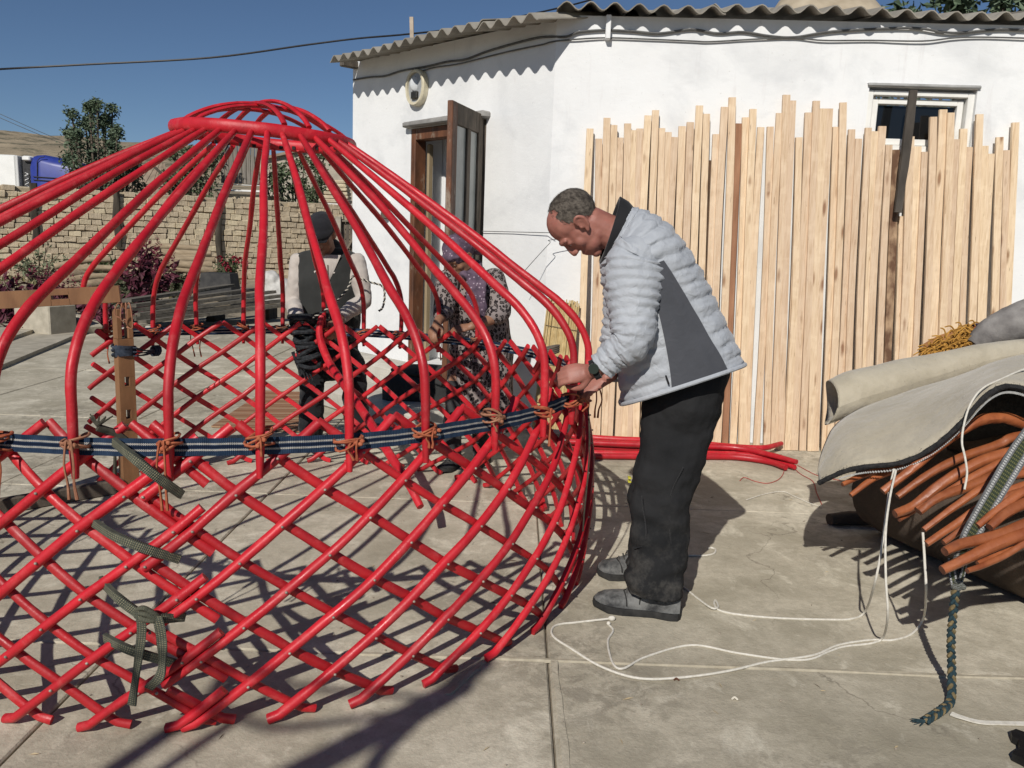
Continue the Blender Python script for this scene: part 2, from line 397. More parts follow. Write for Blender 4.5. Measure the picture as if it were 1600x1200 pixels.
def wall_mb(a, b, za, zb, th, holes, seed=0):
    """plastered wall from a to b, inner side at the left of a->b, with openings (u0,u1,z0,z1) and slightly uneven face"""
    mb = MB(); L = (b - a).length; d = (b - a) / L; n = V((d.y, -d.x, 0))      # n = outside
    us = sorted(set([0, L] + [h for H_ in holes for h in H_[:2]])); zs = sorted(set([0.0] + [h for H_ in holes for h in H_[2:]]))
    def fine(l, st):
        o = []
        for i in range(len(l) - 1):
            k = max(1, int((l[i + 1] - l[i]) / st)); o += [l[i] + (l[i + 1] - l[i]) * q / k for q in range(k)]
        return o + [l[-1]]
    us = fine(us, .3); zf = fine(zs + [2.99], .3)
    top = lambda u: za + (zb - za) * u / L
    def pt(u, z, o):
        if z > 2.98: z = top(u)
        e = 0 if any(abs(u - h) < .01 for H_ in holes for h in H_[:2]) else 1
        w = .012 * nz((u, z, seed), .8) * e
        if u < .01 or u > L - .01: w = 0
        q = a + d * u + n * (o + (w if o == 0 else 0)); q.z = z; return q
    inh = lambda u0, u1, z0, z1: any(u0 >= H_[0] - .001 and u1 <= H_[1] + .001 and z0 >= H_[2] - .001 and z1 <= H_[3] + .001 for H_ in holes)
    for i in range(len(us) - 1):
        for j in range(len(zf) - 1):
            if inh(us[i], us[i + 1], zf[j], zf[j + 1]): continue
            for o, fl in ((0, 0), (-th, 1)):
                q = [pt(us[i], zf[j], o), pt(us[i + 1], zf[j], o), pt(us[i + 1], zf[j + 1], o), pt(us[i], zf[j + 1], o)]
                mb.add(q[::-1] if fl else q, [(0, 1, 2, 3)])
    for (u0, u1, z0, z1) in holes:
        for p, q in (((u0, z0), (u0, z1)), ((u0, z1), (u1, z1)), ((u1, z1), (u1, z0)), ((u1, z0), (u0, z0))):
            mb.add([pt(*p, 0), pt(*q, 0), pt(*q, -th), pt(*p, -th)], [(0, 1, 2, 3)])
    q = [pt(0, 2.99, 0), pt(L, 2.99, 0), pt(L, 2.99, -th), pt(0, 2.99, -th)]; mb.add(q, [(0, 1, 2, 3)])
    for u in (0, L): q = [pt(u, 0, 0), pt(u, 2.99, 0), pt(u, 2.99, -th), pt(u, 0, -th)]; mb.add(q if u else q[::-1], [(0, 1, 2, 3)])
    return mb, d, n, L
# left facade goes from K (far corner) to J, so that its outside is the yard
def onwall(px, py, a, b):
    """point where the photograph's ray meets the vertical plane through a and b"""
    d = ray(px, py); n = V(((b - a).y, -(b - a).x, 0)); t = (n.dot(a) - n.dot(V((0, 0, EYE)))) / n.dot(d); return V((0, 0, EYE)) + d * t
ul = lambda px, py: (onwall(px, py, K, J) - K).xy.length
LZK, LZJ = 3.03, 2.98
du0, du1 = ul(641, 300), ul(757, 300); DZ = .33; DT = 2.36
mb, dL, nL, LL = wall_mb(K, J, LZK, LZJ, .34, [(du0, du1, DZ, DT)], 1); obj('wall', mb, WHITE, house, smooth=False)
ur = lambda px, py: (onwall(px, py, J, E_) - J).xy.length
wu0, wu1 = ur(1355, 170), ur(1524, 170); wz0, wz1 = onwall(1440, 238, J, E_).z, onwall(1440, 137, J, E_).z
mb, dR, nR, LR = wall_mb(J, E_, 3.0, 3.05, .34, [(wu0, wu1, wz0, wz1)], 2); obj('wall', mb, WHITE, house, smooth=False)
mb = MB()   # rear walls close the room
A0 = K - nL * .34; B0 = E_ - nR * .34; F0 = V((7.3, 13.5, 0)); F1 = V((-.9, 13.5, 0))
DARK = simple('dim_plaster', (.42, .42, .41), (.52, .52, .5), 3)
for p, q in ((K, F1), (F1, F0), (F0, E_)):
    d = (q - p).normalized(); n = V((d.y, -d.x, 0)) * .2
    mb.add([p, q, q + V((0, 0, 3.1)), p + V((0, 0, 3.1)), p + n, q + n, q + n + V((0, 0, 3.1)), p + n + V((0, 0, 3.1))], [(0, 1, 2, 3), (7, 6, 5, 4), (3, 2, 6, 7)])
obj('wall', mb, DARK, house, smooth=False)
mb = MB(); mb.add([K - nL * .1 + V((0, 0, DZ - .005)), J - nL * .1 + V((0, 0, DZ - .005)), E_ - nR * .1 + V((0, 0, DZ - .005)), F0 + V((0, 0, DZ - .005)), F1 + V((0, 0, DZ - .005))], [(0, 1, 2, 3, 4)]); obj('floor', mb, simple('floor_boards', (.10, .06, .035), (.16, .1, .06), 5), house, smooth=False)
mb = MB(); u = du0 - .02; p = K + dL * u - nL * .345; q = p - nL * 1.5; mb.bevbox((p + q) / 2 + V((0, 0, DZ + 1.25)), (1.5, .12, 2.5), .01, Matrix.Rotation(math.atan2((q - p).y, (q - p).x), 3, 'Z')); obj('partition', mb, WHITE, house, smooth=False)
# ---- corrugated roof, sheet by sheet (waves run up the slope)
m = Mat('asbestos_sheet', .9, .25); co = m.co(); c = m.ramp(m.noise(co, 3, 7, .65), [(.3, (.21, .19, .16)), (.7, (.36, .335, .285))]); st_ = m.ramp(m.noise(m.co((1, 1, 1)), 9, 6, .7), [(.55, 0), (.75, 1)])
c = m.mix(m.math('MULTIPLY', st_, .5), c, (.12, .11, .095)); m.col(m.vary(c, .1)); m.bump(m.noise(co, 45, 5), .4, .005); SHEET = m.m
def sheets(a, b, out, zA, zB, over, pitch, length, wave=.16, per=7, z_add=.04):
    L = (b - a).length; d = (b - a) / L; amp = .027; nw = wave * per; k = 0; u = .13 if over > .2 else -.02
    while u < L + .2:
        w = min(nw, L + .25 - u)
        if w < .15: break
        mb = MB(); rows = []; jt = random.uniform(-.035, .035); lift = .012 * (k % 2); tilt = random.uniform(-.006, .006)
        for s_ in LS(0, 1, 5):
            rw = []
            for i in range(int(w / .02) + 1):
                uu = u + i * .02; dist = -(over + jt) + s_ * length
                z = zA + (zB - zA) * uu / L + z_add + dist * math.tan(pitch) + amp * math.sin(2 * math.pi * (uu) / wave) + lift + tilt * (i * .02) + .008 * nz((uu, s_, k), 2)
                q = a + d * uu - out * dist; q.z = z; rw.append(q)
            rows.append(rw)
        mb.slab(rows[::-1], .007); obj('roof_sheet', mb, SHEET, house); u += nw - wave * .55; k += 1
sheets(K, J - dL * .10, nL, LZK - .02, LZJ - .03, .33, R(12.0), 3.2)
sheets(J + dR * .02, E_, nR, 3.01, 3.05, .115, R(11.0), 3.0, wave=.165)
WOODD = simple('weathered_beam', (.06, .05, .04), (.14, .12, .095), 12, stretch=(1, 1, 1))
mb = MB(); q = K + dL * .06 + nL * .06 + V((0, 0, LZK - .035)); mb.bevbox(q, (.07, .20, .06), .006, Matrix.Rotation(math.atan2(dL.y, dL.x), 3, 'Z')); obj('rafter_end', mb, WOODD, house)
p = onwall(950, 40, J, E_); mb = MB(); mb.bevbox(p + nR * .03 + V((0, 0, -.02)), (.034, .06, .16), .004, Matrix.Rotation(math.atan2(dR.y, dR.x), 3, 'Z')); obj('plaster_rib', mb, WHITE, house)
# ---- door opening: old brown frame, sill step, one open leaf with panes
m = Mat('peeling_brown', .6, .4); co = m.co((1, 1, .35)); c = m.ramp(m.noise(co, 14, 6, .6), [(.3, (.055, .024, .013)), (.62, (.15, .060, .028))])
pe = m.ramp(m.noise(co, 9, 7, .75), [(.56, 0), (.66, 1)]); c = m.mix(m.math('MULTIPLY', pe, .75), c, (.30, .25, .19)); m.col(c); m.bump(m.noise(m.co((1, 1, .2)), 40, 5), .5, .004); BROWN = m.m
m = Mat('grey_old_wood', .8, .3); co = m.co((1, 1, .3)); c = m.ramp(m.noise(co, 16, 6, .65), [(.3, (.055, .045, .035)), (.7, (.165, .135, .105))]); m.col(c); m.bump(m.noise(m.co((1, 1, .15)), 50, 5), .6, .004); GREYW = m.m
rotL = Matrix.Rotation(math.atan2(dL.y, dL.x), 3, 'Z'); rotR = Matrix.Rotation(math.atan2(dR.y, dR.x), 3, 'Z')
atL = lambda u, o, z: K + dL * u + nL * o + V((0, 0, z))
atR = lambda u, o, z: J + dR * u + nR * o + V((0, 0, z))
fr = MB(); fr.bevbox(atL(du0 + .03, -.06, (DZ + DT) / 2), (.06, .12, DT - DZ), .006, rotL); fro = obj('door_frame', fr, BROWN, house)
mb = MB(); mb.bevbox(atL(du1 - .045, -.06, (DZ + DT) / 2), (.09, .12, DT - DZ), .006, rotL); obj('jamb', mb, GREYW, fro)
mb = MB(); mb.bevbox(atL((du0 + du1) / 2 - .015, -.06, DT - .05), (du1 - du0 - .152, .118, .10), .006, rotL); obj('head_rail', mb, BROWN, fro)
mb = MB(); mb.bevbox(atL(du0 + .078, -.15, (DZ + DT) / 2 - .06), (.032, .05, DT - DZ - .12), .006, rotL); obj('inner_jamb', mb, simple('bare_jamb_wood', (.22, .165, .095), (.34, .265, .165), 10, stretch=(1, 1, .2)), fro)
mb = MB(); mb.bevbox(atL((du0 + du1) / 2, .02, DT + .028), (du1 - du0 + .09, .10, .05), .012, rotL, jit=.004); obj('drip_ledge', mb, simple('grey_cement', (.17, .16, .15), (.34, .33, .31), 8), fro)
# leaf: hinge on the right jamb, opened outwards
hinge = atL(du1 - .03, .03, 0); free = W(703, 300, (hinge.y - .60)); free.z = 0; fd = (free - hinge).normalized(); LW = .66
free = hinge + fd * LW; rotD = Matrix.Rotation(math.atan2(fd.y, fd.x), 3, 'Z'); nD = V((fd.y, -fd.x, 0))
lz0, lz1 = DZ + .02, W(700, 156, (hinge + fd * LW).y).z
def leafbox(u0, u1, z0, z1, th=.042): 
    b = MB(); b.bevbox(hinge + fd * ((u0 + u1) / 2) + V((0, 0, (z0 + z1) / 2)), (u1 - u0, th, z1 - z0), .004, rotD); return b
leaf = obj('door_leaf', leafbox(LW - .10, LW, lz0, lz1), BROWN, house)
obj('stile', leafbox(0, .10, lz0, lz1), GREYW, leaf)
obj('stile', leafbox(.27, .345, lz0 + .13, lz1 - .15, .040), GREYW, leaf)
for a, b in ((lz1 - .15, lz1), (lz0 + .78, lz0 + .93), (lz0, lz0 + .13)): obj('rail', leafbox(.1005, LW - .1005, a, b, .040), GREYW, leaf)
m = Mat('dusty_glass', .25, .5); co = m.co(); m.col(m.ramp(m.noise(co, 6, 4), [(.3, (.20, .22, .215)), (.7, (.30, .32, .31))])); GLASS = m.m
for u0, u1 in ((.1, .27), (.345, LW - .1)):
    for a, b in ((lz0 + .93, lz1 - .15), (lz0 + .13, lz0 + .78)): obj('pane', leafbox(u0 + .002, u1 - .002, a + .002, b - .002, .008), GLASS, leaf)
# platform and step in front of the door
PLINTH = simple('step_cement', (.42, .39, .33), (.60, .57, .50), 4, .92, .5, 40, .008)
mb = MB(); mb.bevbox(atL(LL / 2 - .45, .16, DZ / 2 - .012), (LL - .5, .36, DZ), .02, rotL, jit=.006); obj('plinth', mb, PLINTH, house)
mb = MB(); mb.bevbox(atL((du0 + du1) / 2 + .05, .60, .075), (1.5, .52, .17), .02, rotL, jit=.006); obj('door_step', mb, PLINTH, house)
# ---- window with white frame, dark panes
WPAINT = simple('white_window_paint', (.70, .69, .65), (.80, .79, .75), 9, .5, .25, 40)
ww = MB(); zc = (wz0 + wz1) / 2
for u0, u1, a, b in ((wu0, wu0 + .045, wz0, wz1 - .02), (wu1 - .045, wu1, wz0, wz1 - .02), (wu0 + .0452, wu1 - .0452, wz1 - .055, wz1 - .02), (wu0 + .0452, wu1 - .0452, wz0, wz0 + .045)):
    ww.bevbox(atR((u0 + u1) / 2, -.06, (a + b) / 2), (u1 - u0, .07, b - a), .004, rotR)
win = obj('window', ww, WPAINT, house)
ss = MB(); a0, a1, b0, b1 = wu0 + .055, wu1 - .055, wz0 + .05, wz1 - .068
for u0, u1, a, b in ((a0, a0 + .042, b0, b1), (a1 - .042, a1, b0, b1), (a0 + .0422, a1 - .0422, b1 - .04, b1), (a0 + .0422, a1 - .0422, b0, b0 + .045)):
    ss.bevbox(atR((u0 + u1) / 2, -.085, (a + b) / 2), (u1 - u0, .05, b - a), .004, rotR)
obj('sash', ss, WPAINT, win)
m = Mat('black_glass', .06, .5); m.col((.008, .009, .01)); BGLASS = m.m
mb = MB(); mb.bevbox(atR((a0 + a1) / 2, -.095, zc - .01), (a1 - a0 - .085, .006, b1 - b0 - .086), .001, rotR); obj('pane', mb, BGLASS, win)
mb = MB(); mb.bevbox(atR((wu0 + wu1) / 2, .008, wz1 + .012), (wu1 - wu0 + .03, .03, .02), .006, rotR, jit=.003); obj('drip_ledge', mb, simple('grey_ledge', (.22, .22, .21), (.42, .42, .41), 8), win)
# ---- things fixed to the facade
p = onwall(655, 138, K, J); lamp = thing('wall_lamp', p + V((0, 0, -.12)), 'cream oval wall lamp with a glass bulb, high beside the open door', 'lamp')
CREAM = simple('cream_enamel', (.50, .45, .32), (.66, .60, .45), 14, .4, .2); 
def oval(w, h, n=20, cz=0): return [V((math.sin(2 * math.pi * i / n) * w * (1 if math.cos(2 * math.pi * i / n) > -.2 else .95), 0, math.copysign(abs(math.cos(2 * math.pi * i / n)) ** .75, math.cos(2 * math.pi * i / n)) * h + cz)) for i in range(n)]
loc = lambda q, o: p + dL * q.x + nL * o + V((0, 0, q.z))
mb = MB(); ov = oval(.13, .145); mb.add([loc(q, .012) for q in ov] + [loc(q, .035) for q in ov], [tuple(range(20))[::-1], tuple(range(20, 40))] + [(i, (i + 1) % 20, 20 + (i + 1) % 20, 20 + i) for i in range(20)]); obj('back_plate', mb, simple('lamp_reflector', (.20, .19, .16), (.34, .32, .27), 20, .3, .2), lamp)
mb = MB(); o1, o2 = oval(.135, .150), oval(.108, .122)
vs = [loc(q, .0) for q in o1] + [loc(q, .045) for q in o1] + [loc(q * .94, .056) for q in o1] + [loc(q, .054) for q in o2] + [loc(q, .034) for q in o2]
mb.add(vs, [(r * 20 + i, r * 20 + (i + 1) % 20, (r + 1) * 20 + (i + 1) % 20, (r + 1) * 20 + i) for r in range(4) for i in range(20)]); obj('bezel', mb, CREAM, lamp, ang=30)
mb = MB(); mb.add([loc(q, .036) for q in oval(.11, .124)], [tuple(range(20))]); obj('glass_front', mb, simple('lamp_glass', (.26, .27, .27), (.42, .43, .43), 12, .12, .1), lamp)
mb = MB(); mb.ell(loc(V((0, 0, .03)), .042), (.045, .016, .060)); m = Mat('bulb_glass', .1, .5); m.col((.55, .57, .58)); obj('bulb', mb, m.m, lamp)
mb = MB(); mb.bevbox(loc(V((0, 0, -.062)), .045), (.085, .03, .062), .008, rotL); obj('socket', mb, simple('black_bakelite', (.015, .014, .013), (.04, .038, .03), 20, .4), lamp)
CABLE = simple('grey_cable', (.07, .07, .07), (.13, .13, .125), 20, .6, .1); BLACKC = simple('black_cable', (.012, .012, .014), (.03, .03, .032), 20, .5, .1)
def wire(pts, r, name, mat, label, cat='cable', n=6): mb = MB(); mb.tube(catmull(pts, 6), r, n); return obj(name, mb, mat, label=label, cat=cat)
cl = lambda l, o=.014: [onwall(x, y, K, J) + nL * o for x, y in l]; cr = lambda l, o=.016: [onwall(x, y, J, E_) + nR * o for x, y in l]
wire(cl([(554, 125), (580, 121), (604, 119), (630, 111), (670, 104), (700, 97), (730, 93), (760, 82), (800, 70), (840, 60), (862, 58)]) + cr([(885, 58), (905, 51), (945, 48), (990, 50), (1030, 53), (1080, 47), (1120, 53), (1160, 51), (1200, 57), (1240, 59), (1300, 50), (1400, 45), (1440, 46), (1470, 51), (1500, 52), (1560, 47), (1640, 50)]), .0085, 'cable', CABLE, 'thick grey cable clipped high along the white wall under the eaves')
wire(cl([(660, 112), (680, 106), (720, 100), (780, 85), (820, 76), (850, 70), (864, 66)]) + cr([(890, 63), (945, 60), (1010, 62), (1080, 65), (1110, 66), (1180, 62), (1240, 60), (1285, 64), (1360, 64), (1440, 65), (1490, 60), (1540, 59), (1650, 62)]), .0055, 'cable', CABLE, 'thin lower grey cable running along the white wall under the thick one')
a = onwall(739, 361, K, J) + nL * .02; b = onwall(868, 364, K, J) + nL * .03; wire([a, b], .0028, 'clothes_wire', CABLE, 'thin horizontal wire stretched across the white wall beside the door', 'wire', 5)
wire([W(1000, 364, 6.05), W(868, 374, 6.0), W(859, 380, 5.98), W(835, 406, 5.98), W(812, 432, 6.0)], .0025, 'slack_string', CABLE, 'slack thin string hanging diagonally across the white wall', 'string', 5)
wire([W(-160, 118, 9), W(0, 108, 10), W(130, 101, 10.3), (W(330, 90, 10.6)), W(480, 70, 11), W(560, 60, 11.2), W(640, 53, 11.5), W(740, 40, 12), W(900, 6, 13), W(1000, -25, 14)], .013, 'overhead_cable', BLACKC, 'black overhead cable crossing the blue sky to the roof')
for k, (y0, y1) in enumerate(((178, 232), (184, 236))): wire([W(-80, y0 - 40, 60), W(0, y0, 60), W(130, y1, 62), W(300, y1 + 50, 64)], .02, 'power_line', CABLE, ('upper' if k == 0 else 'lower') + ' faint power line against the sky left of the tall tree', 'wire', 5)
mb = MB(); mb.tube([W(644, 75, 8.4), W(643, 27, 8.4)], .018, prof=SQ); obj('wooden_peg', mb, simple('pale_peg', (.34, .27, .2), (.5, .42, .33), 10), label='short pale wooden peg standing up from the corrugated roof edge', cat='peg')
p = onwall(606, 322, K, J); mb = MB(); mb.bevbox(p + nL * .03, (.10, .06, .10), .008, rotL); sb = obj('switch_box', mb, simple('plastic_ivory', (.60, .57, .50), (.7, .67, .6), 10, .5), label='small ivory electric box on the white wall left of the doorway', cat='switch box')
mb = MB(); mb.bevbox(p + nL * .028 + V((0, 0, -.085)), (.085, .05, .06), .006, rotL); obj('lower_cover', mb, GREYW, sb)
# upper mound and dark scrub seen over the right eave
mb = MB(); rows = []
for s_ in LS(0, 1, 8):
    rows.append([V((2.6 + 1.9 * t + (.1 * nz((t * 5, s_, 0))), 9.6 + 1.2 * s_, 3.55 + 1.0 * math.sin(math.pi * min(1, s_ + .2) * .6) * (math.sin(math.pi * t) ** .5) + .05 * nz((t * 7, s_ * 5, 2)))) for t in LS(0, 1, 18)])
mb.slab(rows, .05)
obj('roof_sheet', mb, simple('tan_sheet', (.33, .27, .19), (.45, .38, .28), 5, .9, .5, 30, .01), house)
# ================================================================== THE RED TENT FRAME
YC = V((-1.14, 3.62, 0))
yurt = thing('tent_frame', YC, 'large red round tent frame of lattice walls and bent roof poles on the concrete', 'tent frame')
def RZ(z): return 1.461 + .2116 * z - .297 * z * z
def YP(phi, r, z): a = R(phi); return YC + V((math.sin(a) * r, -math.cos(a) * r, z))
def NR(phi): a = R(phi); return V((math.sin(a), -math.cos(a), 0))
HEADS = [-97.6, -87.8, -78, -68.3, -58.5, -48.8, -39, -29.3, -19.5, -9.8, -.9, 8.7, 17.7, 27.3, 36.7, 47.3, 57.8, 67.4, 77, 86.5, 96, 105.5, 115, 124.5, 132.7, 141.2, 152.5, 162.6, 171.9, 181.5, 191.3, 200.2, 210.4, 220.1, 229.9]
def PHI(u):
    if u <= 0: return HEADS[0] + u * 9.75
    n = len(HEADS) - 1
    if u >= n: return HEADS[n] + (u - n) * 9.75
    i = int(u); return HEADS[i] * (1 - (u - i)) + HEADS[i + 1] * (u - i)
def LZ(s): return .05 + s * .75 / 8
nails = MB()
def rod(k, direc, layer, ua, ub, shift):
    s0, s1 = -.58, 8.95; uu = lambda s: k + direc * s / 2
    pts = []; nr = []; w = random.uniform(.0132, .0158); wob = random.uniform(-.012, .012); ph = random.uniform(0, 9)
    S_ = [s for s in LS(s0, s1, 34) if ua <= uu(s) <= ub]
    if len(S_) < 4: return
    for s in S_:
        z = LZ(s) + .006 * nz((s * .4, ph, 0)); f = PHI(uu(s)) + shift + (1 - s / 8) * 1.2 + .45 * nz((s * .5, ph, 4))
        r = RZ(max(0, z)) + layer * .0115 + .004 * nz((s * .7, ph, 8)); pts.append(YP(f, r, max(.012, z))); nr.append(NR(f))
    mb = MB(); N = len(pts); rad = [(w * (1 + .07 * nz((i * .35, ph, 2)) + .05 * nz((i * 1.1, ph, 6))), .0125) for i in range(N)]
    prof = HALF if layer > 0 else [(a, b * .9) for a, b in ROUND(9)]
    mb.tube(pts, rad, prof=prof, nrm=nr, rough=.045); obj('lattice_rod', mb, RED if layer > 0 else RED_IN, yurt, ang=50)
    if layer > 0:
        for s in range(0, 9):
            if ua + .05 <= uu(s) <= ub - .05 and (s > 0):
                f = PHI(uu(s)) + shift + (1 - s / 8) * 1.2; z = LZ(s); nails.ell(YP(f, RZ(z) + .0255, z), (.0048, .0048, .004), nu=7, nv=5)
PANELS = [(-.45, 11.45, 0.0), (10.45, 22.25, 1.9), (21.75, 34.45, 0.0)]
for ua, ub, sh in PANELS:
    for k in range(int(ua) - 5, int(ub) + 6):
        rod(k, 1, 1, ua, ub, sh); rod(k, -1, -1, ua, ub, sh)
obj('nails', nails, simple('rusty_nail', (.12, .09, .07), (.42, .36, .30), 60, .45, .2, spec=.6), yurt, kind='stuff')
# ---- roof poles and crown
RC = V((-1.09, 3.637, 1.825)); RR = .365
def pole(phi, foot_r=None, foot_z=.765, nm='roof_pole', door=False):
    mb = MB(); d = random.uniform(-.8, .8); tz = random.uniform(-.02, .02); ph = random.uniform(0, 9)
    hole = RC + NR(phi + random.uniform(-.8, .8)) * (RR - .01) + V((0, 0, -.012))
    if door: base = [(1.40, 1.04), (1.40, 1.10), (1.365, 1.165), (1.28, 1.235), (1.18, 1.30)]
    else: base = [(1.484, .765), (1.484, .85), (1.483, .94), (1.475, 1.03 + tz), (1.432, 1.115 + tz), (1.358, 1.19 + tz), (1.27, 1.252 + tz)]
    pts = [YP(phi + d * i / 6, r + .004 * nz((i, ph, 1)), z) for i, (r, z) in enumerate(base)]
    last = pts[-1]; nseg = 8
    for i in range(1, nseg + 1): 
        t = i / nseg; q = last.lerp(hole, t); q.z += .012 * math.sin(math.pi * t) + .005 * nz((t * 3, ph, 2)); q += V((nz((t * 2, ph, 5)), nz((t * 2, ph, 7)), 0)) * .008 * math.sin(math.pi * t); pts.append(q)
    N = len(pts); sm = catmull(pts, 4)
    rad = [(.0150, .0135)] * 1 + [(.0165, .0150)] * 3 + [(.0175, .0160)] * 3 + [(.0160, .0150)] * 4 + [(.0145, .0140)] * 3 + [(.0120, .0115)] * 1
    if not door:
        tip = sm[0] + V((0, 0, -.012)) ; sm = [tip] + sm; rad = [(.012, .009)] + rad
    rad = [(a * random.uniform(.86, .97), b * random.uniform(.86, .97)) for a, b in rad]
    a = R(phi); side = V((math.cos(a), math.sin(a), 0))
    mb.tube(sm, rad, 9, nrm=side, rough=.035); return obj(nm, mb, RED, yurt, ang=60)
for p in HEADS:
    if -60 < p < 80 or p > 135: pole(p)          # this stretch has no roof poles yet
pole(-124, door=True)
crown = None
mb = MB(); ring = [RC + V((math.cos(2 * math.pi * i / 64) * RR, math.sin(2 * math.pi * i / 64) * RR, -.024 * math.cos(2 * math.pi * i / 64 + .3) * .8 + .003 * nz((i * .3, 1, 1)))) for i in range(64)]
RB = [(-.8, -1), (.8, -1), (1, -.7), (1, .7), (.8, 1), (-.8, 1), (-1, .7), (-1, -.7)]
mb.tube(ring, [(.0185, .0265)] * 64, prof=ROUND(12), closed=True, nrm=V((0, 0, 1))); crown = obj('crown_ring', mb, RED, yurt, ang=50)
mb = MB()
for i in range(36):
    a = 2 * math.pi * (i + .5) / 36; mb.bevbox(RC + V((math.cos(a) * (RR - .0215), math.sin(a) * (RR - .0215), -.006)), (.004, .016, .016), .001, Matrix.Rotation(a, 3, 'Z'))
obj('peg_holes', mb, simple('dark_hole', (.01, .006, .006), (.02, .01, .01), 9), crown, kind='stuff')
for axis in (0, 1):
    for off in (-.10, 0, .10):
        half = math.sqrt(RR ** 2 - off ** 2); pts = []
        for t in LS(-1, 1, 22):
            zz = (.118 * (1 - abs(off) * 1.4) + (.012 if axis else 0)) * (1 - abs(t) ** 2.0) ** .85; o = off * (1 - .35 * (1 - t * t)); q = RC + (V((half * t, o, zz + .015)) if axis == 0 else V((o, half * t, zz + .015)))
            pts.append(q)
        ro = R(44); pts = [RC + Matrix.Rotation(ro, 3, 'Z') @ (q - RC) for q in pts]
        mb = MB(); mb.tube(pts, [(.0125, .0085), (.0135, .009), (.0125, .0085)], prof=[(a, b) for a, b in ROUND(8)], nrm=V((0, 0, 1)), rough=.05); obj('crown_bar', mb, RED, crown, ang=60)
# ---- woven girth band, blue with two white chain stripes
m = Mat('blue_band', .95, .1); uv = m.tc.outputs['UV']; sx = m.n('ShaderNodeSeparateXYZ'); m.l(uv, sx.inputs[0]); u, v = sx.outputs[0], sx.outputs[1]
cu = m.math('MULTIPLY', u, 2 * math.pi / .0115); wob = m.math('MULTIPLY', m.math('SINE', cu), .038)
def band(center, width):
    a = m.math('ABSOLUTE', m.math('SUBTRACT', m.math('ADD', v, wob), center)); b = m.math('ABSOLUTE', m.math('SUBTRACT', m.math('SUBTRACT', v, wob), center))
    return m.math('LESS_THAN', m.math('MINIMUM', a, b), width)
stripe = m.math('MAXIMUM', band(.33, .022), band(.68, .022))
nav = m.ramp(m.noise(m.co(), 30, 5), [(.3, (.012, .024, .048)), (.7, (.028, .050, .092))]); nav2 = m.mix(m.math('LESS_THAN', m.math('ABSOLUTE', m.math('SUBTRACT', v, .5)), .07), nav, (.008, .014, .032))
c = m.mix(stripe, nav2, m.ramp(m.noise(m.co(), 60, 3), [(.3, (.30, .285, .26)), (.7, (.50, .475, .43))])); m.col(c)
rib = m.math('SINE', m.math('MULTIPLY', u, 2 * math.pi / .005)); m.bump(rib, .5, .0015); BAND = m.m
def ribbon(mb, pts, ups, w, th=.003):
    """flat woven strip: pts centre line, ups = width direction"""
    N = len(pts); L = 0; b0 = len(mb.v)
    for i in range(N):
        t = (pts[min(i + 1, N - 1)] - pts[max(i - 1, 0)]).normalized(); up = ups[i] if isinstance(ups, list) else ups; up = (up - t * up.dot(t)).normalized(); n = t.cross(up) * th / 2
        mb.v += [pts[i] - up * w / 2 - n, pts[i] + up * w / 2 - n, pts[i] + up * w / 2 + n, pts[i] - up * w / 2 + n]
    for i in range(N - 1):
        d = (pts[i + 1] - pts[i]).length; vv = [0, 1, 1, 0]
        for k in range(4):
            k2 = (k + 1) % 4; mb.f.append((b0 + i * 4 + k, b0 + i * 4 + k2, b0 + i * 4 + 4 + k2, b0 + i * 4 + 4 + k)); mb.m.append(0)
            mb.uv[len(mb.f) - 1] = [(L, vv[k]), (L, vv[k2]), (L + d, vv[k2]), (L + d, vv[k])]
        L += d
    mb.f += [(b0 + 3, b0 + 2, b0 + 1, b0), (b0 + N * 4 - 4, b0 + N * 4 - 3, b0 + N * 4 - 2, b0 + N * 4 - 1)]; mb.m += [0, 0]
mb = MB(); phs = LS(-101, 228, 200)
ribbon(mb, [YP(f, 1.4625 + .003 * nz((f * .15, 0, 0)) + (.003 if i % 2 else 0), .838 + .008 * nz((f * .05, 3, 0))) for i, f in enumerate(phs)], V((0, 0, 1)), .049)
girth = obj('girth_band', mb, BAND, yurt, ang=80)
# ---- orange lashing cords at every head
CORD = simple('orange_cord', (.27, .06, .026), (.42, .135, .065), 60, .9, .4, 300, .001); CORD2 = simple('faded_cord', (.24, .095, .05), (.36, .18, .11), 60, .9)
for i, f in enumerate(HEADS):
    if 80 < f < 135 or f < -60: continue
    mb = MB(); n = random.randint(3, 4); zc = .855 + random.uniform(-.012, .012)
    for q in range(n):
        z = zc + (q - n / 2) * .008 + random.uniform(-.004, .004); tl = random.uniform(-.022, .022); wv = random.uniform(1.2, 2.3)
        lp = []
        for a in LS(0, 2 * math.pi, 14)[:-1]:
            lp.append(YP(f + wv * math.sin(a) * .8, 1.474 + .034 * math.cos(a), z + tl * math.sin(a) + .004 * math.sin(2 * a + q)))
        mb.tube(lp, .0038, 5, closed=True)
    k0 = YP(f + random.uniform(-.5, .9), 1.509, zc - .004)
    for q in range(5): mb.ell(k0 + V((random.uniform(-.012, .012), random.uniform(-.004, .006), random.uniform(-.014, .010))), (.0075, .006, .0065), nu=7, nv=5)
    ln = random.choice([.05, .09, .12, .15, .18]) if random.random() < .8 else .04
    for q in range(random.choice([1, 1, 2])):
        sw = random.uniform(-.035, .035); pts = [k0, k0 + V((sw * .5, -.006, .01)), k0 + V((sw, -.008, -ln * .35)), k0 + V((sw * .7, -.004, -ln * .7)), k0 + V((sw * random.uniform(.3, 1.1), .0, -ln))]
        mb.tube(catmull(pts, 5), [.0034, .0032, .0032, .0048], 5)
    obj('lashing_cord', mb, CORD if i % 5 else CORD2, yurt)
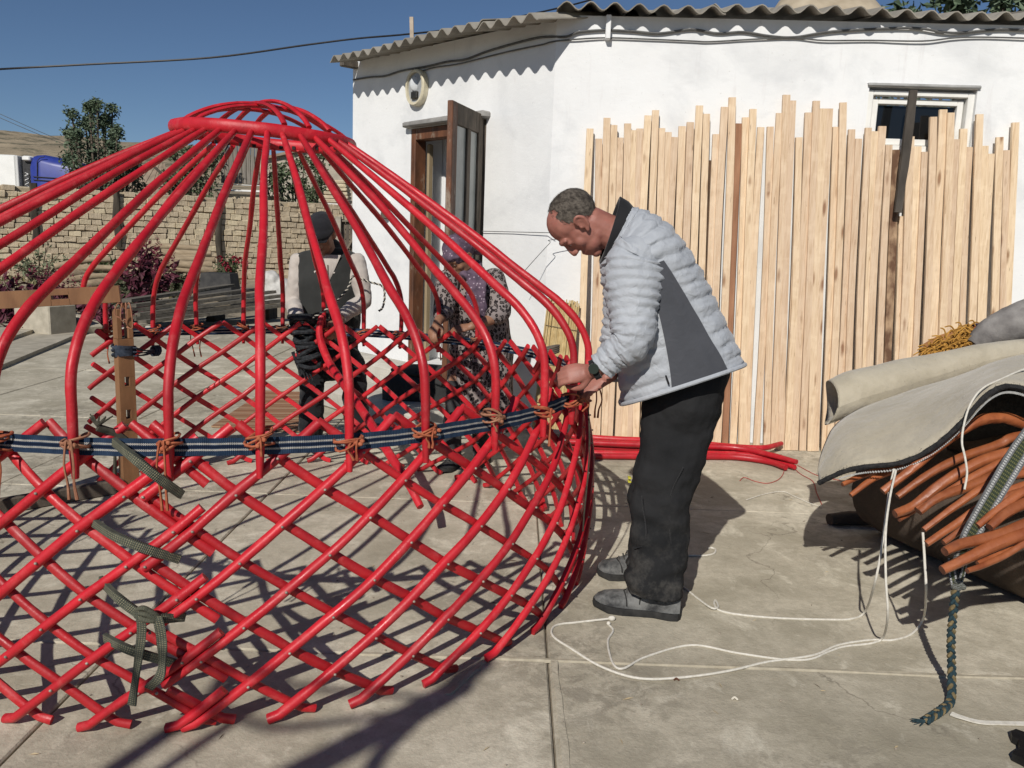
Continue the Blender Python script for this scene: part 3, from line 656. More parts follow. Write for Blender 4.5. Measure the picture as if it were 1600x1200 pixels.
# ---- wooden door frame at the left
DW = Mat('orange_timber', .6, .35); co = DW.co((1, 1, .25)); c = DW.ramp(DW.noise(co, 13, 6, .6), [(.3, (.155, .072, .032)), (.7, (.275, .14, .065))]); kn = DW.ramp(DW.noise(DW.co(), 4.5, 2), [(.68, 0), (.74, 1)]); c = DW.mix(DW.math('MULTIPLY', kn, .6), c, (.16, .06, .025)); DW.col(c); DW.bump(DW.noise(DW.co((1, 1, .12)), 60, 4), .25, .002); TIMBER = DW.m
PB = G(203, 765); PB = V((PB.x, PB.y, 0)); PA = V((-2.60, 3.86, 0)); dd = (PA - PB).normalized(); rotP = Matrix.Rotation(math.atan2(dd.y, dd.x), 3, 'Z'); dn = V((dd.y, -dd.x, 0))
if dn.dot(V((1, -1, 0))) < 0: dn = -dn
def slotted_post(base, z1, slots, w=.085, d=.06):
    mb = MB(); prev = .0
    for zc, h in slots:
        mb.bevbox(base + V((0, 0, (prev + zc - h / 2) / 2)), (w, d, zc - h / 2 - prev), .0012, rotP)
        for s in (-1, 1): mb.bevbox(base + dd * s * (w / 2 - .015) + V((0, 0, zc)), (.03, d, h), .0012, rotP)
        prev = zc + h / 2
    mb.bevbox(base + V((0, 0, (prev + z1) / 2)), (w, d, z1 - prev), .0012, rotP); return mb
dfr = obj('door_frame', slotted_post(PB, .84, [(.24, .05), (.43, .05), (.61, .05)]), TIMBER, yurt, ang=30)
for s in (-1, 1):
    mb = MB(); mb.bevbox(PB + dd * s * .029 + V((0, 0, .92)), (.027, .06, .16), .003, rotP); obj('fork_prong', mb, TIMBER, dfr)
obj('post', slotted_post(PA, 1.0, [(.24, .05), (.43, .05), (.61, .05)]), TIMBER, dfr, ang=30)
mb = MB(); mb.bevbox((PA + PB) / 2 + V((0, 0, .04)) + dn * .02, ((PA - PB).length - .09, .05, .075), .005, rotP, jit=.002); obj('sill', mb, GREYW, dfr)
# head board with a hand slot, on the prongs and running out to the left
HA, HB = W(188, 459, PB.y - .03), W(-190, 479, PB.y - .35); hd = (HB - HA); hl = hd.length; hd.normalize(); hn = V((hd.y, -hd.x, 0)).normalized()
def hb(u0, u1, z0, z1):
    b = MB(); hu = V((0, 0, 1)); hu = (hu - hd * hu.dot(hd)).normalized(); c = HA + hd * ((u0 + u1) / 2) + hu * ((z0 + z1) / 2); hs = hu.cross(hd); b.bevbox(c, (u1 - u0, .05, z1 - z0), .0012, Matrix((hd, hs, hu)).transposed()); return b
su = (W(108, 470, PB.y - .12) - HA).dot(hd); 
bb = MB()
for u0, u1, z0, z1 in ((0, su, -.043, .043), (su + .08, hl, -.043, .043), (su - .006, su + .086, .010, .043), (su - .006, su + .086, -.043, -.010)):
    q = hb(u0, u1, z0, z1); bb.add(q.v, q.f)
obj('head_board', bb, TIMBER, dfr, ang=30)
# bindings of the band round the post and knots
mb = MB()
for q in range(3):
    lp = [PB + dd * (.056 * math.cos(a)) + dn * (.042 * math.sin(a)) + V((0, 0, .755 + q * .020 + .006 * math.sin(a + q))) for a in LS(0, 2 * math.pi, 15)[:-1]]
    mb.tube(lp, (.011, .003), prof=SQ, closed=True, nrm=dn)
a = PB + dn * .045 + V((0, 0, .77)) - dd * .04; b = YP(-139.5, 1.44, .73)
for q in range(3): mb.tube(catmull([a + V((0, 0, .022 * (q - 1))), a.lerp(b, .5) + V((0, 0, -.008 + .012 * (q - 1))), b + V((0, 0, .006 * (q - 1)))], 6), (.010, .003), prof=SQ, nrm=V((0, 0, 1)))
for q in range(3): mb.tube([b + V((0, 0, .0)) + (dd * -.012 * q) + V((.018 * math.cos(t), .018 * math.sin(t) * .4, .026 * math.sin(t))) for t in LS(0, 2 * math.pi, 11)[:-1]], .007, 6, closed=True)
obj('post_binding', mb, simple('dark_band', (.012, .017, .03), (.05, .065, .09), 40, .95), yurt)
TW = simple('dark_twine', (.025, .024, .018), (.075, .07, .05), 60, .95)
mb = MB(); 
for z in (.35, .36, .37): mb.tube([PB + dd * (.048 * math.cos(t)) + dn * (.036 * math.sin(t)) + V((0, 0, z + .004 * math.sin(t))) for t in LS(0, 2 * math.pi, 13)[:-1]], .006, 6, closed=True)
k0 = PB - dd * -.052 + V((0, 0, .35)); mb.tube(catmull([k0, k0 + V((-.02, -.01, -.06)), k0 + V((-.012, -.015, -.14)), k0 + V((-.02, -.01, -.25))], 5), [.007, .006, .012], 6); obj('post_twine', mb, TW, yurt)
mb = MB(); k0 = HA + V((.035, -.03, -.075))
for q in range(4): mb.tube(catmull([k0, k0 + V((.02 * q - .02, -.03, .03)), k0 + V((.03 * q - .04, -.03, -.03 - .02 * q)), k0 + V((.01, -.01, -.06 - .012 * q))], 5), .0035, 5)
obj('head_knot', mb, CORD2, yurt)
# ---- olive band lacing the two lattice walls together at the front
m = Mat('olive_band', .95, .1); sx = m.n('ShaderNodeSeparateXYZ'); m.l(m.tc.outputs['UV'], sx.inputs[0]); u, v = sx.outputs[0], sx.outputs[1]
gr = m.math('MULTIPLY', m.math('GREATER_THAN', m.math('SINE', m.math('MULTIPLY', u, 2 * math.pi / .0060)), 0.1), m.math('MULTIPLY', m.math('GREATER_THAN', m.math('SINE', m.math('MULTIPLY', v, 2 * math.pi * 4)), .2), m.math('LESS_THAN', m.math('ABSOLUTE', m.math('SUBTRACT', v, .5)), .42)))
c = m.mix(gr, m.ramp(m.noise(m.co(), 40, 4), [(.3, (.055, .06, .05)), (.7, (.105, .11, .085))]), (.24, .22, .14)); m.col(c); m.bump(m.math('SINE', m.math('MULTIPLY', u, 2 * math.pi / .005)), .5, .0015); OLIVE = m.m
def hitR(x, y, r):
    d = ray(x, y); o = V((0, 0, EYE)); a = d.x ** 2 + d.y ** 2; b = 2 * (d.x * (o.x - YC.x) + d.y * (o.y - YC.y)); c = (o.x - YC.x) ** 2 + (o.y - YC.y) ** 2 - r * r
    t = (-b - math.sqrt(max(0, b * b - 4 * a * c))) / (2 * a); return o + d * t
mb = MB()
for pl in ([(178, 690), (205, 712), (245, 745), (284, 773)], [(146, 816), (180, 838), (230, 858), (280, 874)], [(157, 906), (182, 932), (217, 958), (250, 966), (288, 964)], [(164, 996), (190, 1010), (222, 1022), (285, 1040)]):
    P = catmull([hitR(x, y, 1.485) if i in (0, len(pl) - 1) else hitR(x, y, 1.545) for i, (x, y) in enumerate(pl)], 7); mb_ = mb
    ups = [V((0, 0, 1))] * len(P); ribbon(mb, P, ups, .024, .011)
obj('lacing_band', mb, OLIVE, yurt, ang=80)
mb = MB()
for pl, w in (([(219, 955), (221, 990), (214, 1045), (206, 1102)], .024), ([(246, 963), (252, 995), (254, 1030), (250, 1056), (232, 1076)], .026)):
    P = catmull([hitR(x, y, 1.56) for x, y in pl], 7); ribbon(mb, P, [V((1, 0, .0)) + V((0, .5 * math.sin(i * .3), 0)) for i in range(len(P))], w, .004)
for q in range(3): mb.tube(catmull([hitR(212, 954 + 4 * q, 1.545), hitR(224, 950 + 9 * q, 1.565), hitR(240, 958 + 6 * q, 1.56), hitR(252, 966, 1.545)], 5), .007, 7)
obj('lacing_knot', mb, OLIVE, yurt, ang=80)
mb = MB()
for q in range(8):
    k0 = YP(1.2, 1.46, .895); e = k0 + V((random.uniform(-.03, .04), random.uniform(-.02, .02), random.uniform(.015, .04))); mb.tube([k0, e], [.004, .002], 5)
mb.tube(catmull([YP(1.2, 1.46, .89), YP(3, 1.43, .86), YP(5.5, 1.44, .80)], 5), .011, 7); obj('band_end', mb, TW, yurt)
mb = MB(); P = YP(114.5, 1.46, .885)
for q in range(4): mb.tube([P + V((.045 * math.cos(t), .03 * math.sin(t), q * .010 - .02 + .012 * math.cos(t))) for t in LS(0, 2 * math.pi, 13)[:-1]], .007, 6, closed=True)
obj('lacing_knot', mb, GREYW, yurt)
# ================================================================== PEOPLE
def frame(o, f, u):
    f = V(f).normalized(); u = V(u); u = (u - f * u.dot(f)).normalized(); l = u.cross(f)
    return Matrix(((f.x, l.x, u.x, o[0]), (f.y, l.y, u.y, o[1]), (f.z, l.z, u.z, o[2]), (0, 0, 0, 1)))
def add_head(mb, Mx, k=1.0, neck_to=None, neck_r=(.058, .062), bald=True):
    """head in local axes: x forward, y left, z crown; chin at -.118, crown at +.128"""
    T = MB(); e = T.ell
    e((-.018, 0, .042), (.098, .077, .086)); e((.012, 0, .05), (.078, .071, .074)); e((.016, 0, -.012), (.076, .066, .098))
    e((.030, 0, -.066), (.056, .057, .046)); e((.066, 0, -.100), (.022, .025, .020)); e((.0, 0, -.07), (.055, .060, .04))
    e((.052, .037, -.024), (.026, .026, .028)); e((.052, -.037, -.024), (.026, .026, .028))
    T.limb([(.078, .046, .026), (.092, .022, .032), (.093, 0, .030), (.092, -.022, .032), (.078, -.046, .026)], [.008, .0105, .010, .0105, .008], 8, steps=3)
    T.limb([(.086, 0, .030), (.091, 0, .014), (.101, 0, -.008), (.107, 0, -.027)], [.0095, .0100, .0112, .0118], 10, steps=4)
    for s in (-1, 1): e((.098, s * .0115, -.031), (.012, .008, .0085)); e((.077, s * .031, .008), (.0125, .016, .011))
    T.limb([(.078, .024, -.061), (.091, .008, -.057), (.092, 0, -.0585), (.091, -.008, -.057), (.078, -.024, -.061)], [.004, .0062, .006, .0062, .004], 8, steps=3)
    T.limb([(.077, .021, -.066), (.089, 0, -.0705), (.077, -.021, -.066)], [.004, .0078, .004], 8, steps=3); e((.078, 0, -.082), (.012, .02, .010))
    for s in (-1, 1):
        y = s * .076
        T.limb([(.006, y, -.030), (-.012, y + s * .009, -.022), (-.026, y + s * .016, .004), (-.018, y + s * .018, .028), (.0, y + s * .012, .030), (.008, y + s * .004, .016)], [.006, .0065, .0065, .0065, .006, .005], 7, steps=4)
        e((-.006, y + s * .004, .002), (.018, .006, .028)); e((.006, y + s * .003, -.028), (.008, .006, .009)); T.limb([(-.012, y + s * .010, -.014), (-.014, y + s * .013, .006), (-.006, y + s * .012, .016)], [.004, .004, .003], 6, steps=3); e((.010, y + s * .004, -.004), (.006, .006, .008))
    mb.add([Mx @ (p * k) for p in T.v], T.f)
    if neck_to is not None:
        a = Mx @ (V((-.022, 0, -.035)) * k); mb.limb([a, a.lerp(V(neck_to), .5), V(neck_to)], [neck_r[0] * k, neck_r[0] * k * 1.03, neck_r[1] * k * 1.12], 16, steps=4)
def add_hand(mb, wrist, f, up, k=1.0, side=1, curl=(.5, .5, .5, .5), thumb=.4, spread=.06):
    """hand from the wrist; f along the palm, up = back of the hand; side=+1 thumb towards local +y"""
    Mx = frame(wrist, f, up); T = MB()
    T.limb([(-.03, 0, 0), (.015, 0, 0), (.05, 0, .002), (.082, 0, 0)], [(.024, .019), (.030, .017), (.038, .0155), (.038, .012)], 12, nrm=(0, 0, 1), steps=3)
    for i, (y, L, r) in enumerate(((.028, .072, .0092), (.0095, .080, .0095), (-.0095, .074, .009), (-.027, .058, .0078))):
        y *= side; c = curl[i]; p = V((.083 + (-.006 if i in (0, 3) else .002), y, 0)); a = c * .55; ch = [p - V((.03, 0, 0)), p]
        for seg, fr_ in enumerate((.45, .31, .24)):
            a += c * (.55, .85, .6)[seg] * (0 if seg == 0 else 1); d = V((math.cos(a), math.sin(y * 0 + spread * (1.5 - i)) * side * .25, -math.sin(a))); p = p + d.normalized() * L * fr_; ch.append(p.copy())
        T.limb(ch, [r * 1.05, r * 1.1, r * 1.02, r * .95, r * .8], 9, steps=3)
    t0 = V((.012, .022 * side, -.004)); a = thumb
    T.limb([t0, t0 + V((.026, .024 * side, -.010 - .01 * a)), t0 + V((.052, .030 * side - .012 * side * a, -.020 - .02 * a)), t0 + V((.076, .026 * side - .026 * side * a, -.028 - .028 * a))], [.0135, .0125, .0105, .0085], 9, steps=3)
    mb.add([Mx @ (p * k) for p in T.v], T.f)
def shoe(name, heel, toe, mat_up, mat_sole, parent, h=.115, w=.052, L=None, label=None):
    f = (V(toe) - V(heel)); f.z = 0; L = L or f.length; f.normalize(); Mx = frame(heel, f, (0, 0, 1)); up = MB(); rows = []
    for x, ww, hh, lo in ((-.004, .30, .60, .03), (.0, .62, .80, .026), (.06, .80, 1.0, .024), (.22, .84, 1.0, .024), (.36, .82, .90, .024), (.50, .92, .70, .024), (.64, 1.02, .58, .026), (.78, 1.0, .53, .028), (.90, .82, .47, .032), (.97, .52, .38, .036), (1.0, .22, .30, .04)):
        rw = []
        for i in range(17):
            a = math.pi * (i / 16) ; y = math.cos(a); z = abs(math.sin(a)) ** .62
            rw.append(Mx @ V((x * L + .006 * nz((x * 9, i, 2)), y * ww * w, lo + z * (hh * h - lo))))
        rows.append(rw)
    up.grid(rows); b = len(up.v); up.add(rows[0], [tuple(range(16, -1, -1))]); up.add(rows[-1], [tuple(range(17))])
    so_ = obj(name, up, mat_up, parent, label=label); sm = MB(); out = []
    for x, ww in ((-.012, .45), (.02, .80), (.1, .92), (.3, .86), (.45, .90), (.64, 1.10), (.80, 1.08), (.93, .82), (1.0, .48), (1.015, .15)): out.append((x * L, ww * w * 1.04))
    ol = [V((x, y, 0)) for x, y in out] + [V((x, -y, 0)) for x, y in out[::-1]]; N = len(ol)
    hz = lambda x: .012 if x > .9 * L else (0 if x < .28 * L or x > .36 * L else .005)
    lowr = [Mx @ V((p.x, p.y, hz(p.x))) for p in ol]; mid = [Mx @ V((p.x * 1.005, p.y * 1.04, .016 + hz(p.x) * .5)) for p in ol]; top = [Mx @ V((p.x, p.y, .034 if p.x > .9 * L else .030)) for p in ol]
    sm.add(lowr + mid + top, [tuple(range(N))] + [tuple(range(3 * N - 1, 2 * N - 1, -1))] + [(r * N + (i + 1) % N, r * N + i, (r + 1) * N + i, (r + 1) * N + (i + 1) % N) for r in (0, 1) for i in range(N)])
    obj('sole', sm, mat_sole, so_, ang=35)
    cp = MB()
    for xq in (.66, .40): cp.tube([Mx @ V((xq * L + .02 * abs(math.cos(a_)) * (-1 if xq > .5 else 1), math.cos(a_) * (1.02 if xq > .5 else .86) * w * 1.01, .026 + abs(math.sin(a_)) ** .62 * ((.575 if xq > .5 else .87) * h - .026) + .001)) for a_ in LS(.12, math.pi - .12, 15)], .0028, 6)
    obj('stitching', cp, mat_sole, so_, kind='stuff')
    lc = MB()
    for q in range(4):
        x = (.40 + .075 * q) * L; z = h * (.92 - .1 * q); lc.limb([Mx @ V((x - .006, w * .42, z - .012)), Mx @ V((x, 0, z + .006)), Mx @ V((x - .006, -w * .42, z - .012))], [.0035, .004, .0035], 6, steps=3)
    obj('lace', lc, simple('lace_cord', (.03, .03, .028), (.09, .085, .08), 50, .9), so_, kind='stuff'); return so_
# ---- materials
def skin(name, a, b, c_):
    m = Mat(name, .52, .4); co = m.co(); c = m.ramp(m.noise(co, 9, 6, .6), [(.3, a), (.6, b)]); bl = m.ramp(m.noise(co, 28, 4), [(.55, 0), (.75, 1)]); c = m.mix(m.math('MULTIPLY', bl, .35), c, c_); m.col(c)
    m.bump(m.noise(co, 140, 4, .6), .3, .0015); m.bump(m.noise(co, 24, 4), .2, .004); m.b.inputs['Subsurface Weight'].default_value = .08; m.b.inputs['Subsurface Radius'].default_value = (.01, .004, .002); return m.m
SKIN = skin('ruddy_skin', (.225, .085, .063), (.335, .142, .108), (.37, .108, .088)); SKIN2 = skin('tanned_skin', (.20, .095, .055), (.30, .155, .095), (.24, .09, .06))
m = Mat('short_grey_hair', .8, .3); co = m.co(); c = m.ramp(m.noise(m.co((1, 1, 1)), 48, 5, .65), [(.35, (.028, .022, .017)), (.70, (.15, .128, .105))]); m.col(c); m.bump(m.noise(co, 260, 3), .8, .002); HAIR = m.m
def cloth(name, c1, c2, fine=260, rough=.9, big=5, wr=.5):
    m = Mat(name, rough, .15); co = m.co(); m.col(m.ramp(m.noise(co, big, 5), [(.3, c1), (.7, c2)])); m.bump(m.noise(m.co((1, 1, .55)), 7, 5, .5), wr, .02); m.bump(m.noise(co, fine, 2), .3, .0012); m.b.inputs['Sheen Weight'].default_value = .15; return m.m
m = Mat('dark_work_trousers', .9, .15); co = m.co(); c = m.ramp(m.noise(co, 4, 5), [(.3, (.012, .0125, .0135)), (.7, (.024, .024, .025))]); sx = m.n('ShaderNodeSeparateXYZ'); m.l(co, sx.inputs[0])
du = m.math('MULTIPLY', m.ramp(m.noise(co, 11, 7, .75), [(.46, 0), (.72, 1)]), m.ramp(sx.outputs[2], [(.05, 1), (.42, .15), (.62, 0)])); c = m.mix(m.math('MULTIPLY', du, .55), c, (.15, .14, .125)); m.col(c); m.bump(m.noise(co, 8, 5, .5), .7, .025); m.bump(m.noise(co, 300, 2), .3, .001); TROUS = m.m
QUILT = cloth('pale_grey_quilted_nylon', (.325, .345, .375), (.40, .42, .45), 90, .55, 6, .25); 
PANELM = cloth('charcoal_stretch_panel', (.054, .057, .066), (.072, .075, .086), 400, .8, 6, .2)
for q_m, q_s in ((QUILT, .5), (PANELM, .25)):
    q_t = q_m.node_tree; q_b = [n for n in q_t.nodes if n.type == 'BUMP']; q_n = q_t.nodes.new('ShaderNodeTexNoise'); q_n.inputs['Scale'].default_value = 24; q_n.inputs['Detail'].default_value = 5; q_n.inputs['Distortion'].default_value = 1.2
    q_t.links.new([n for n in q_t.nodes if n.type == 'TEX_COORD'][0].outputs['Object'], q_n.inputs['Vector']); q_x = q_t.nodes.new('ShaderNodeBump'); q_x.inputs['Strength'].default_value = q_s; q_x.inputs['Distance'].default_value = .012
    q_t.links.new(q_n.outputs['Fac'], q_x.inputs['Height']); q_t.links.new(q_b[-1].outputs[0], q_x.inputs['Normal']); q_t.links.new(q_x.outputs[0], q_t.nodes['Principled BSDF'].inputs['Normal'])
BLACKF = cloth('black_fleece', (.008, .008, .009), (.018, .018, .02), 200)
m = Mat('dusty_boot_leather', .75, .3); co = m.co(); c = m.ramp(m.noise(co, 14, 6, .65), [(.36, (.030, .031, .032)), (.62, (.17, .17, .165))]); m.col(c); m.bump(m.noise(co, 30, 5), .6, .006); m.bump(m.noise(co, 9, 4), .4, .012); BOOT = m.m
SOLE = simple('boot_rubber', (.012, .012, .012), (.035, .034, .032), 30, .85)
EYEW = Mat('eye_white', .15, .5); EYEW.col((.55, .52, .48)); EYEW = EYEW.m; IRIS = Mat('dark_iris', .1, .5); IRIS.col((.02, .012, .008)); IRIS = IRIS.m
def eyes(Mx, k, parent):
    for s in (-1, 1):
        mb = MB(); c = V((.0785, s * .031, .007)); mb.ell(Mx @ (c * k), (.0105 * k,) * 3, nu=12, nv=8); mb.ell(Mx @ ((c + V((.0075, 0, -.002))) * k), (.0052 * k,) * 3, nu=10, nv=6, mi=1); obj('eye', mb, [EYEW, IRIS], parent)
def wr(amp, s, zs=1.0):
    return lambda p: amp * (nz((p.x * s, p.y * s, p.z * s * zs)) + .5 * nz((p.x * s * 2.3 + 5, p.y * s * 2.3, p.z * s * 2.3 * zs + 3)))
# ------------------------------------------------------------------ man in the quilted jacket
YM = 3.14
man = thing('person', (.62, YM, 0), 'man in a pale grey quilted jacket and black trousers bowing over the red lattice', 'person')
HM = frame(W(906, 350, YM), (-.37, .04, -.93), (-.93, -.02, .37))
bm = MB(); neck0 = W(972, 372, YM + .01); add_head(bm, HM, 1.0, neck0, (.060, .066))
sN, eN, wN = W(993, 412, YM - .150), W(987, 528, YM - .222), W(924, 581, YM - .195)        # near arm
sF, eF, wF = W(990, 416, YM + .150), W(967, 538, YM + .197), W(948, 590, YM + .03)         # far arm
pel = W(1072, 590, YM); 
bm.limb([pel, W(1050, 500, YM), W(1010, 420, YM), neck0], [(.11, .08), (.13, .09), (.15, .09), (.07, .06)], 16, nrm=(1, 0, 0))
for s_, e_, w_ in ((sN, eN, wN), (sF, eF, wF)): bm.limb([s_, e_, w_], [.045, .038, .028], 12)
add_hand(bm, W(924, 580, YM - .19), (-1, .0, -.16), (-.12, -.86, .45), 1.02, side=1, curl=(.75, .85, .95, 1.0), thumb=.7)
add_hand(bm, W(946, 592, YM + .03), (-.86, -.10, -.48), (-.35, -.6, .6), 1.0, side=-1, curl=(.9, 1.0, 1.1, 1.15), thumb=.8)
fN, fF = V((.60, 3.06, .10)), V((.56, 3.37, .10))
kN, kF = W(1035, 775, 3.08), W(1028, 760, 3.33)
for k_, f_, off in ((kN, fN, -.09), (kF, fF, .09)): bm.limb([pel + V((0, off * .7, -.03)), k_, f_], [.055, .045, .035], 12)
body = obj('body', fuse(bm, .0045, 2), SKIN, man); eyes(HM, 1.0, man)
# hair: short, receding at the front
hb_ = MB(); rows = []
for j in range(18):
    a = R(-62 + 140 * j / 17)          # from nape over the crown
    rw = []
    for i in range(33):
        b = R(-112 + 224 * i / 32); 
        # direction: back = -x ; around the skull
        cz, sx_ = math.cos(b), math.sin(b)
        d = V((-math.cos(a) * cz * 1.0, sx_ * (1 if True else 1), math.sin(a) * (.55 + .45 * cz)))
        rw.append(d)
    rows.append(rw)
tmp = MB(); Mi = HM
def skull(d):
    d = d.normalized(); c = V((-.018, 0, .042)); r = V((.1005, .0795, .0885)); q = V((d.x / r.x, d.y / r.y, d.z / r.z)); return c + d / q.length
vs = [];ok = []
nu, nv = 60, 40
for j in range(nv + 1):
    for i in range(nu):
        a = -math.pi / 2 + math.pi * j / nv; b = 2 * math.pi * i / nu; d = V((math.cos(a) * math.cos(b), math.cos(a) * math.sin(b), math.sin(a)))
        p = skull(d); e = .0035 * nz(d, 14); lim = True
        jag = .013 * nz(d, 7) + .009 * nz(d, 24)
        if p.x > .022 + jag: lim = False                             # bald forehead
        if p.x > -.01 + jag + .018 * (abs(p.y) < .04) and p.z > .102 + jag: lim = p.x < .0 + jag
        if p.z < -.002 + jag and p.x > -.035 + jag: lim = False      # round the ears
        if p.x > .004 + jag and p.z < .030 + jag: lim = False
        if p.z < -.052 + jag: lim = False
        if p.z < .0 and p.x > -.03: lim = False
        ok.append(lim); vs.append(Mi @ (p + d * (-.0012 + e * .5 + .0008 * random.random())))
hm = MB(); fs = []
for j in range(nv):
    for i in range(nu):
        q = (j * nu + i, j * nu + (i + 1) % nu, (j + 1) * nu + (i + 1) % nu, (j + 1) * nu + i)
        if all(ok[x] for x in q): fs.append(q)
hm.add(vs, fs)
inv = [i for i in range(len(vs)) if ok[i]]; hc = Mi @ V((-.018, 0, .042)); down = (Mi.to_3x3() @ V((-.25, 0, -1)))
for q in range(5200):
    i = random.choice(inv); p = vs[i] + V((random.uniform(-.004, .004), random.uniform(-.004, .004), random.uniform(-.004, .004))); n = (p - hc).normalized(); t = (down - n * down.dot(n)).normalized(); s_ = n.cross(t) * .0006
    e_ = p + t * random.uniform(.006, .014) + n * random.uniform(.0001, .0014); hm.add([p - s_, p + s_, e_], [(0, 1, 2)])
obj('hair', hm, HAIR, man, ang=180)
mb = MB()
for s in (-1, 1): 
    for q in range(60): x = random.uniform(.066, .093); y = s * random.uniform(.014, .046); p = HM @ V((.093 - abs(y) * .30 + .004, y, .031 + random.uniform(-.004, .004))); mb.add([p, p + HM.to_3x3() @ V((.001, .0006, 0)), p + HM.to_3x3() @ V((.003, s * .006, .002))], [(0, 1, 2)])
obj('eyebrows', mb, HAIR, man, kind='stuff')
# trousers
tb = MB(); nrm = (1, 0, 0)
def imgleg(rowsp, Yl, dep):
    pts = []; rad = []
    for xl, xr, y, dy in rowsp:
        a, b = W(xl, y, Yl + dy), W(xr, y, Yl + dy); pts.append((a + b) / 2); rad.append((dep, (b - a).length / 2))
    return pts, rad
pn, rn = imgleg([(1003, 1128, 630, .05), (1000, 1112, 680, .03), (994, 1098, 730, .0), (987, 1086, 772, -.02), (988, 1078, 815, -.03), (984, 1074, 860, -.04), (979, 1070, 898, -.05), (977, 1066, 926, -.05)], 3.09, .085)
rn = [(.105, rn[0][1]), (.10, rn[1][1]), (.092, rn[2][1]), (.085, rn[3][1]), (.080, rn[4][1]), (.084, rn[5][1]), (.09, rn[6][1]), (.092, rn[7][1])]
tb.tube(catmull(pn, 4), rn, 20, nrm=V((1, 0, 0)))
pf, rf = imgleg([(1005, 1125, 630, 0), (1000, 1105, 680, .0), (992, 1090, 730, .0), (984, 1075, 765, 0), (986, 1066, 805, .0), (984, 1058, 845, .0), (978, 1050, 872, .0), (974, 1046, 886, .0)], 3.36, .085)
rf = [(.10, r[1]) for r in rf]; tb.tube(catmull(pf, 4), rf, 20, nrm=V((1, 0, 0)))
tb.limb([W(1080, 555, YM + .03), W(1078, 575, YM + .04), W(1066, 630, YM + .04), W(1058, 668, YM + .04)], [(.15, .140), (.165, .150), (.185, .152), (.155, .125)], 20, nrm=(1, 0, 0))
def twr(p):
    low = max(0, .42 - p.z) / .42; knee = math.exp(-((p.z - .47) / .12) ** 2)
    return .007 * nz((p.x * 9, p.y * 9, p.z * 14)) + (.007 + .014 * low + .012 * knee) * nz((p.x * 9 + 3 + p.z * 6, p.y * 7, p.z * 15)) + .004 * nz((p.x * 20, p.y * 20, p.z * 30))
tr = obj('trousers', fuse(tb, .007, 3, twr), TROUS, man)
mb = MB(); a = W(986, 748, 3.02); 
for k_ in range(2): mb.bevbox(a + V((-.006, -.0, .004 - .014 * k_)), (.012, .028, .007), .002)
obj('knee_tag', mb, simple('yellow_tag', (.45, .42, .04), (.55, .5, .06), 30), tr, kind='stuff')
mb = MB(); mb.tube(catmull([W(1003, 775, 2.995), W(1006, 800, 2.985), W(1010, 830, 2.98), W(1006, 852, 2.985), W(990, 856, 3.0)], 4), .0022, 5); mb.tube(catmull([W(1068, 730, 2.99), W(1050, 768, 2.985), W(1046, 800, 2.985), W(1048, 850, 2.98)], 4), .0022, 5); obj('seam', mb, BLACKF, tr, kind='stuff')
shoe('shoe', V((.690, 3.035, 0)), V((.362, 3.115, 0)), BOOT, SOLE, man, .135, .058)
shoe('shoe', V((.640, 3.420, 0)), V((.385, 3.445, 0)) + V((.02, -.02, 0)), BOOT, SOLE, man, .135, .058)
# jacket: quilted loft between front and back outline
RINGS = [(972, 634, 1159, 573, .205), (968, 602, 1150, 543, .205), (964, 560, 1133, 508, .20), (957, 520, 1117, 473, .20), (948, 482, 1101, 438, .205), (942, 447, 1082, 404, .215), (939, 420, 1058, 368, .215), (941, 405, 1030, 341, .18), (945, 398, 1003, 327, .118), (946, 394, 985, 324, .082)]
FR = [W(a, b, YM) for a, b, c, d, e in RINGS]; BK = [W(c, d, YM) for a, b, c, d, e in RINGS]; DP = [e for *_, e in RINGS]
def jack(t, th, off=0.0):
    """t 0 hem .. 1 collar, th 0 = front, pi/2 = near side, pi = back"""
    f = lerp_list(FR, t); b = lerp_list(BK, t); d = lerp_list(DP, t); c = (f + b) / 2; h = (b - f) / 2
    ct, st = math.cos(th), math.sin(th); sg = lambda x, p: math.copysign(abs(x) ** p, x)
    n = V((-ct * h.length, -st * d, 0)); 
    c = c + V((0, 0, .042 * max(0.0, st) * (1 - t) ** 2.2)); return c - h * (sg(ct, .86)) * (1 + off / max(.05, h.length)) + V((0, -1, 0)) * sg(st, .9) * (d + off)
for lst in (0,):
    FRs = catmull(FR, 6); BKs = catmull(BK, 6); DPs = [v.x for v in catmull([V((e, 0, 0)) for e in DP], 6)]; FR, BK, DP = FRs, BKs, DPs
NB = 13
def baffle(x): return abs(math.sin(math.pi * x)) ** .55
def panel_w(t):
    """angular range of the stretch panel at height t (near side)"""
    if t > .60: return None
    k = t / .60; a0 = R(74 + 10 * k); a1 = R(122 - 22 * k); return (a0, a1)
mb = MB(); rows = []
NT, NA = 150, 72
for j in range(NT + 1):
    t = j / NT; rw = []
    for i in range(NA):
        th = 2 * math.pi * i / NA; ph = t * NB + .22 * nz((math.cos(th) * 2.5, math.sin(th) * 2.5, t * 6)) + .35 * (1 - math.cos(th)) * .15
        am = .0115 * (1 if t < .93 else .3); pw = panel_w(t); near = 0 < th < math.pi
        dk = 1.0
        if pw:
            e = min(th - (pw[0] - .05), (pw[1] + .05) - th) if near else -1
            dk = 0.0 if e > 0 else min(1, -e / .10) if near else 1
        w_ = baffle(ph); p = jack(t, th, am * (w_ - .75) * dk + .006 * nz((th * 4, t * 30, 1)) * dk + .005 * nz((th * 13, t * 55, 3)) * dk - (.004 if dk == 0 else 0))
        rw.append(p)
    rw.append(rw[0]); rows.append(rw)
mb.grid(rows, flip=False); mb.v  # torso shell
jk = obj('jacket', mb, QUILT, man, ang=180)
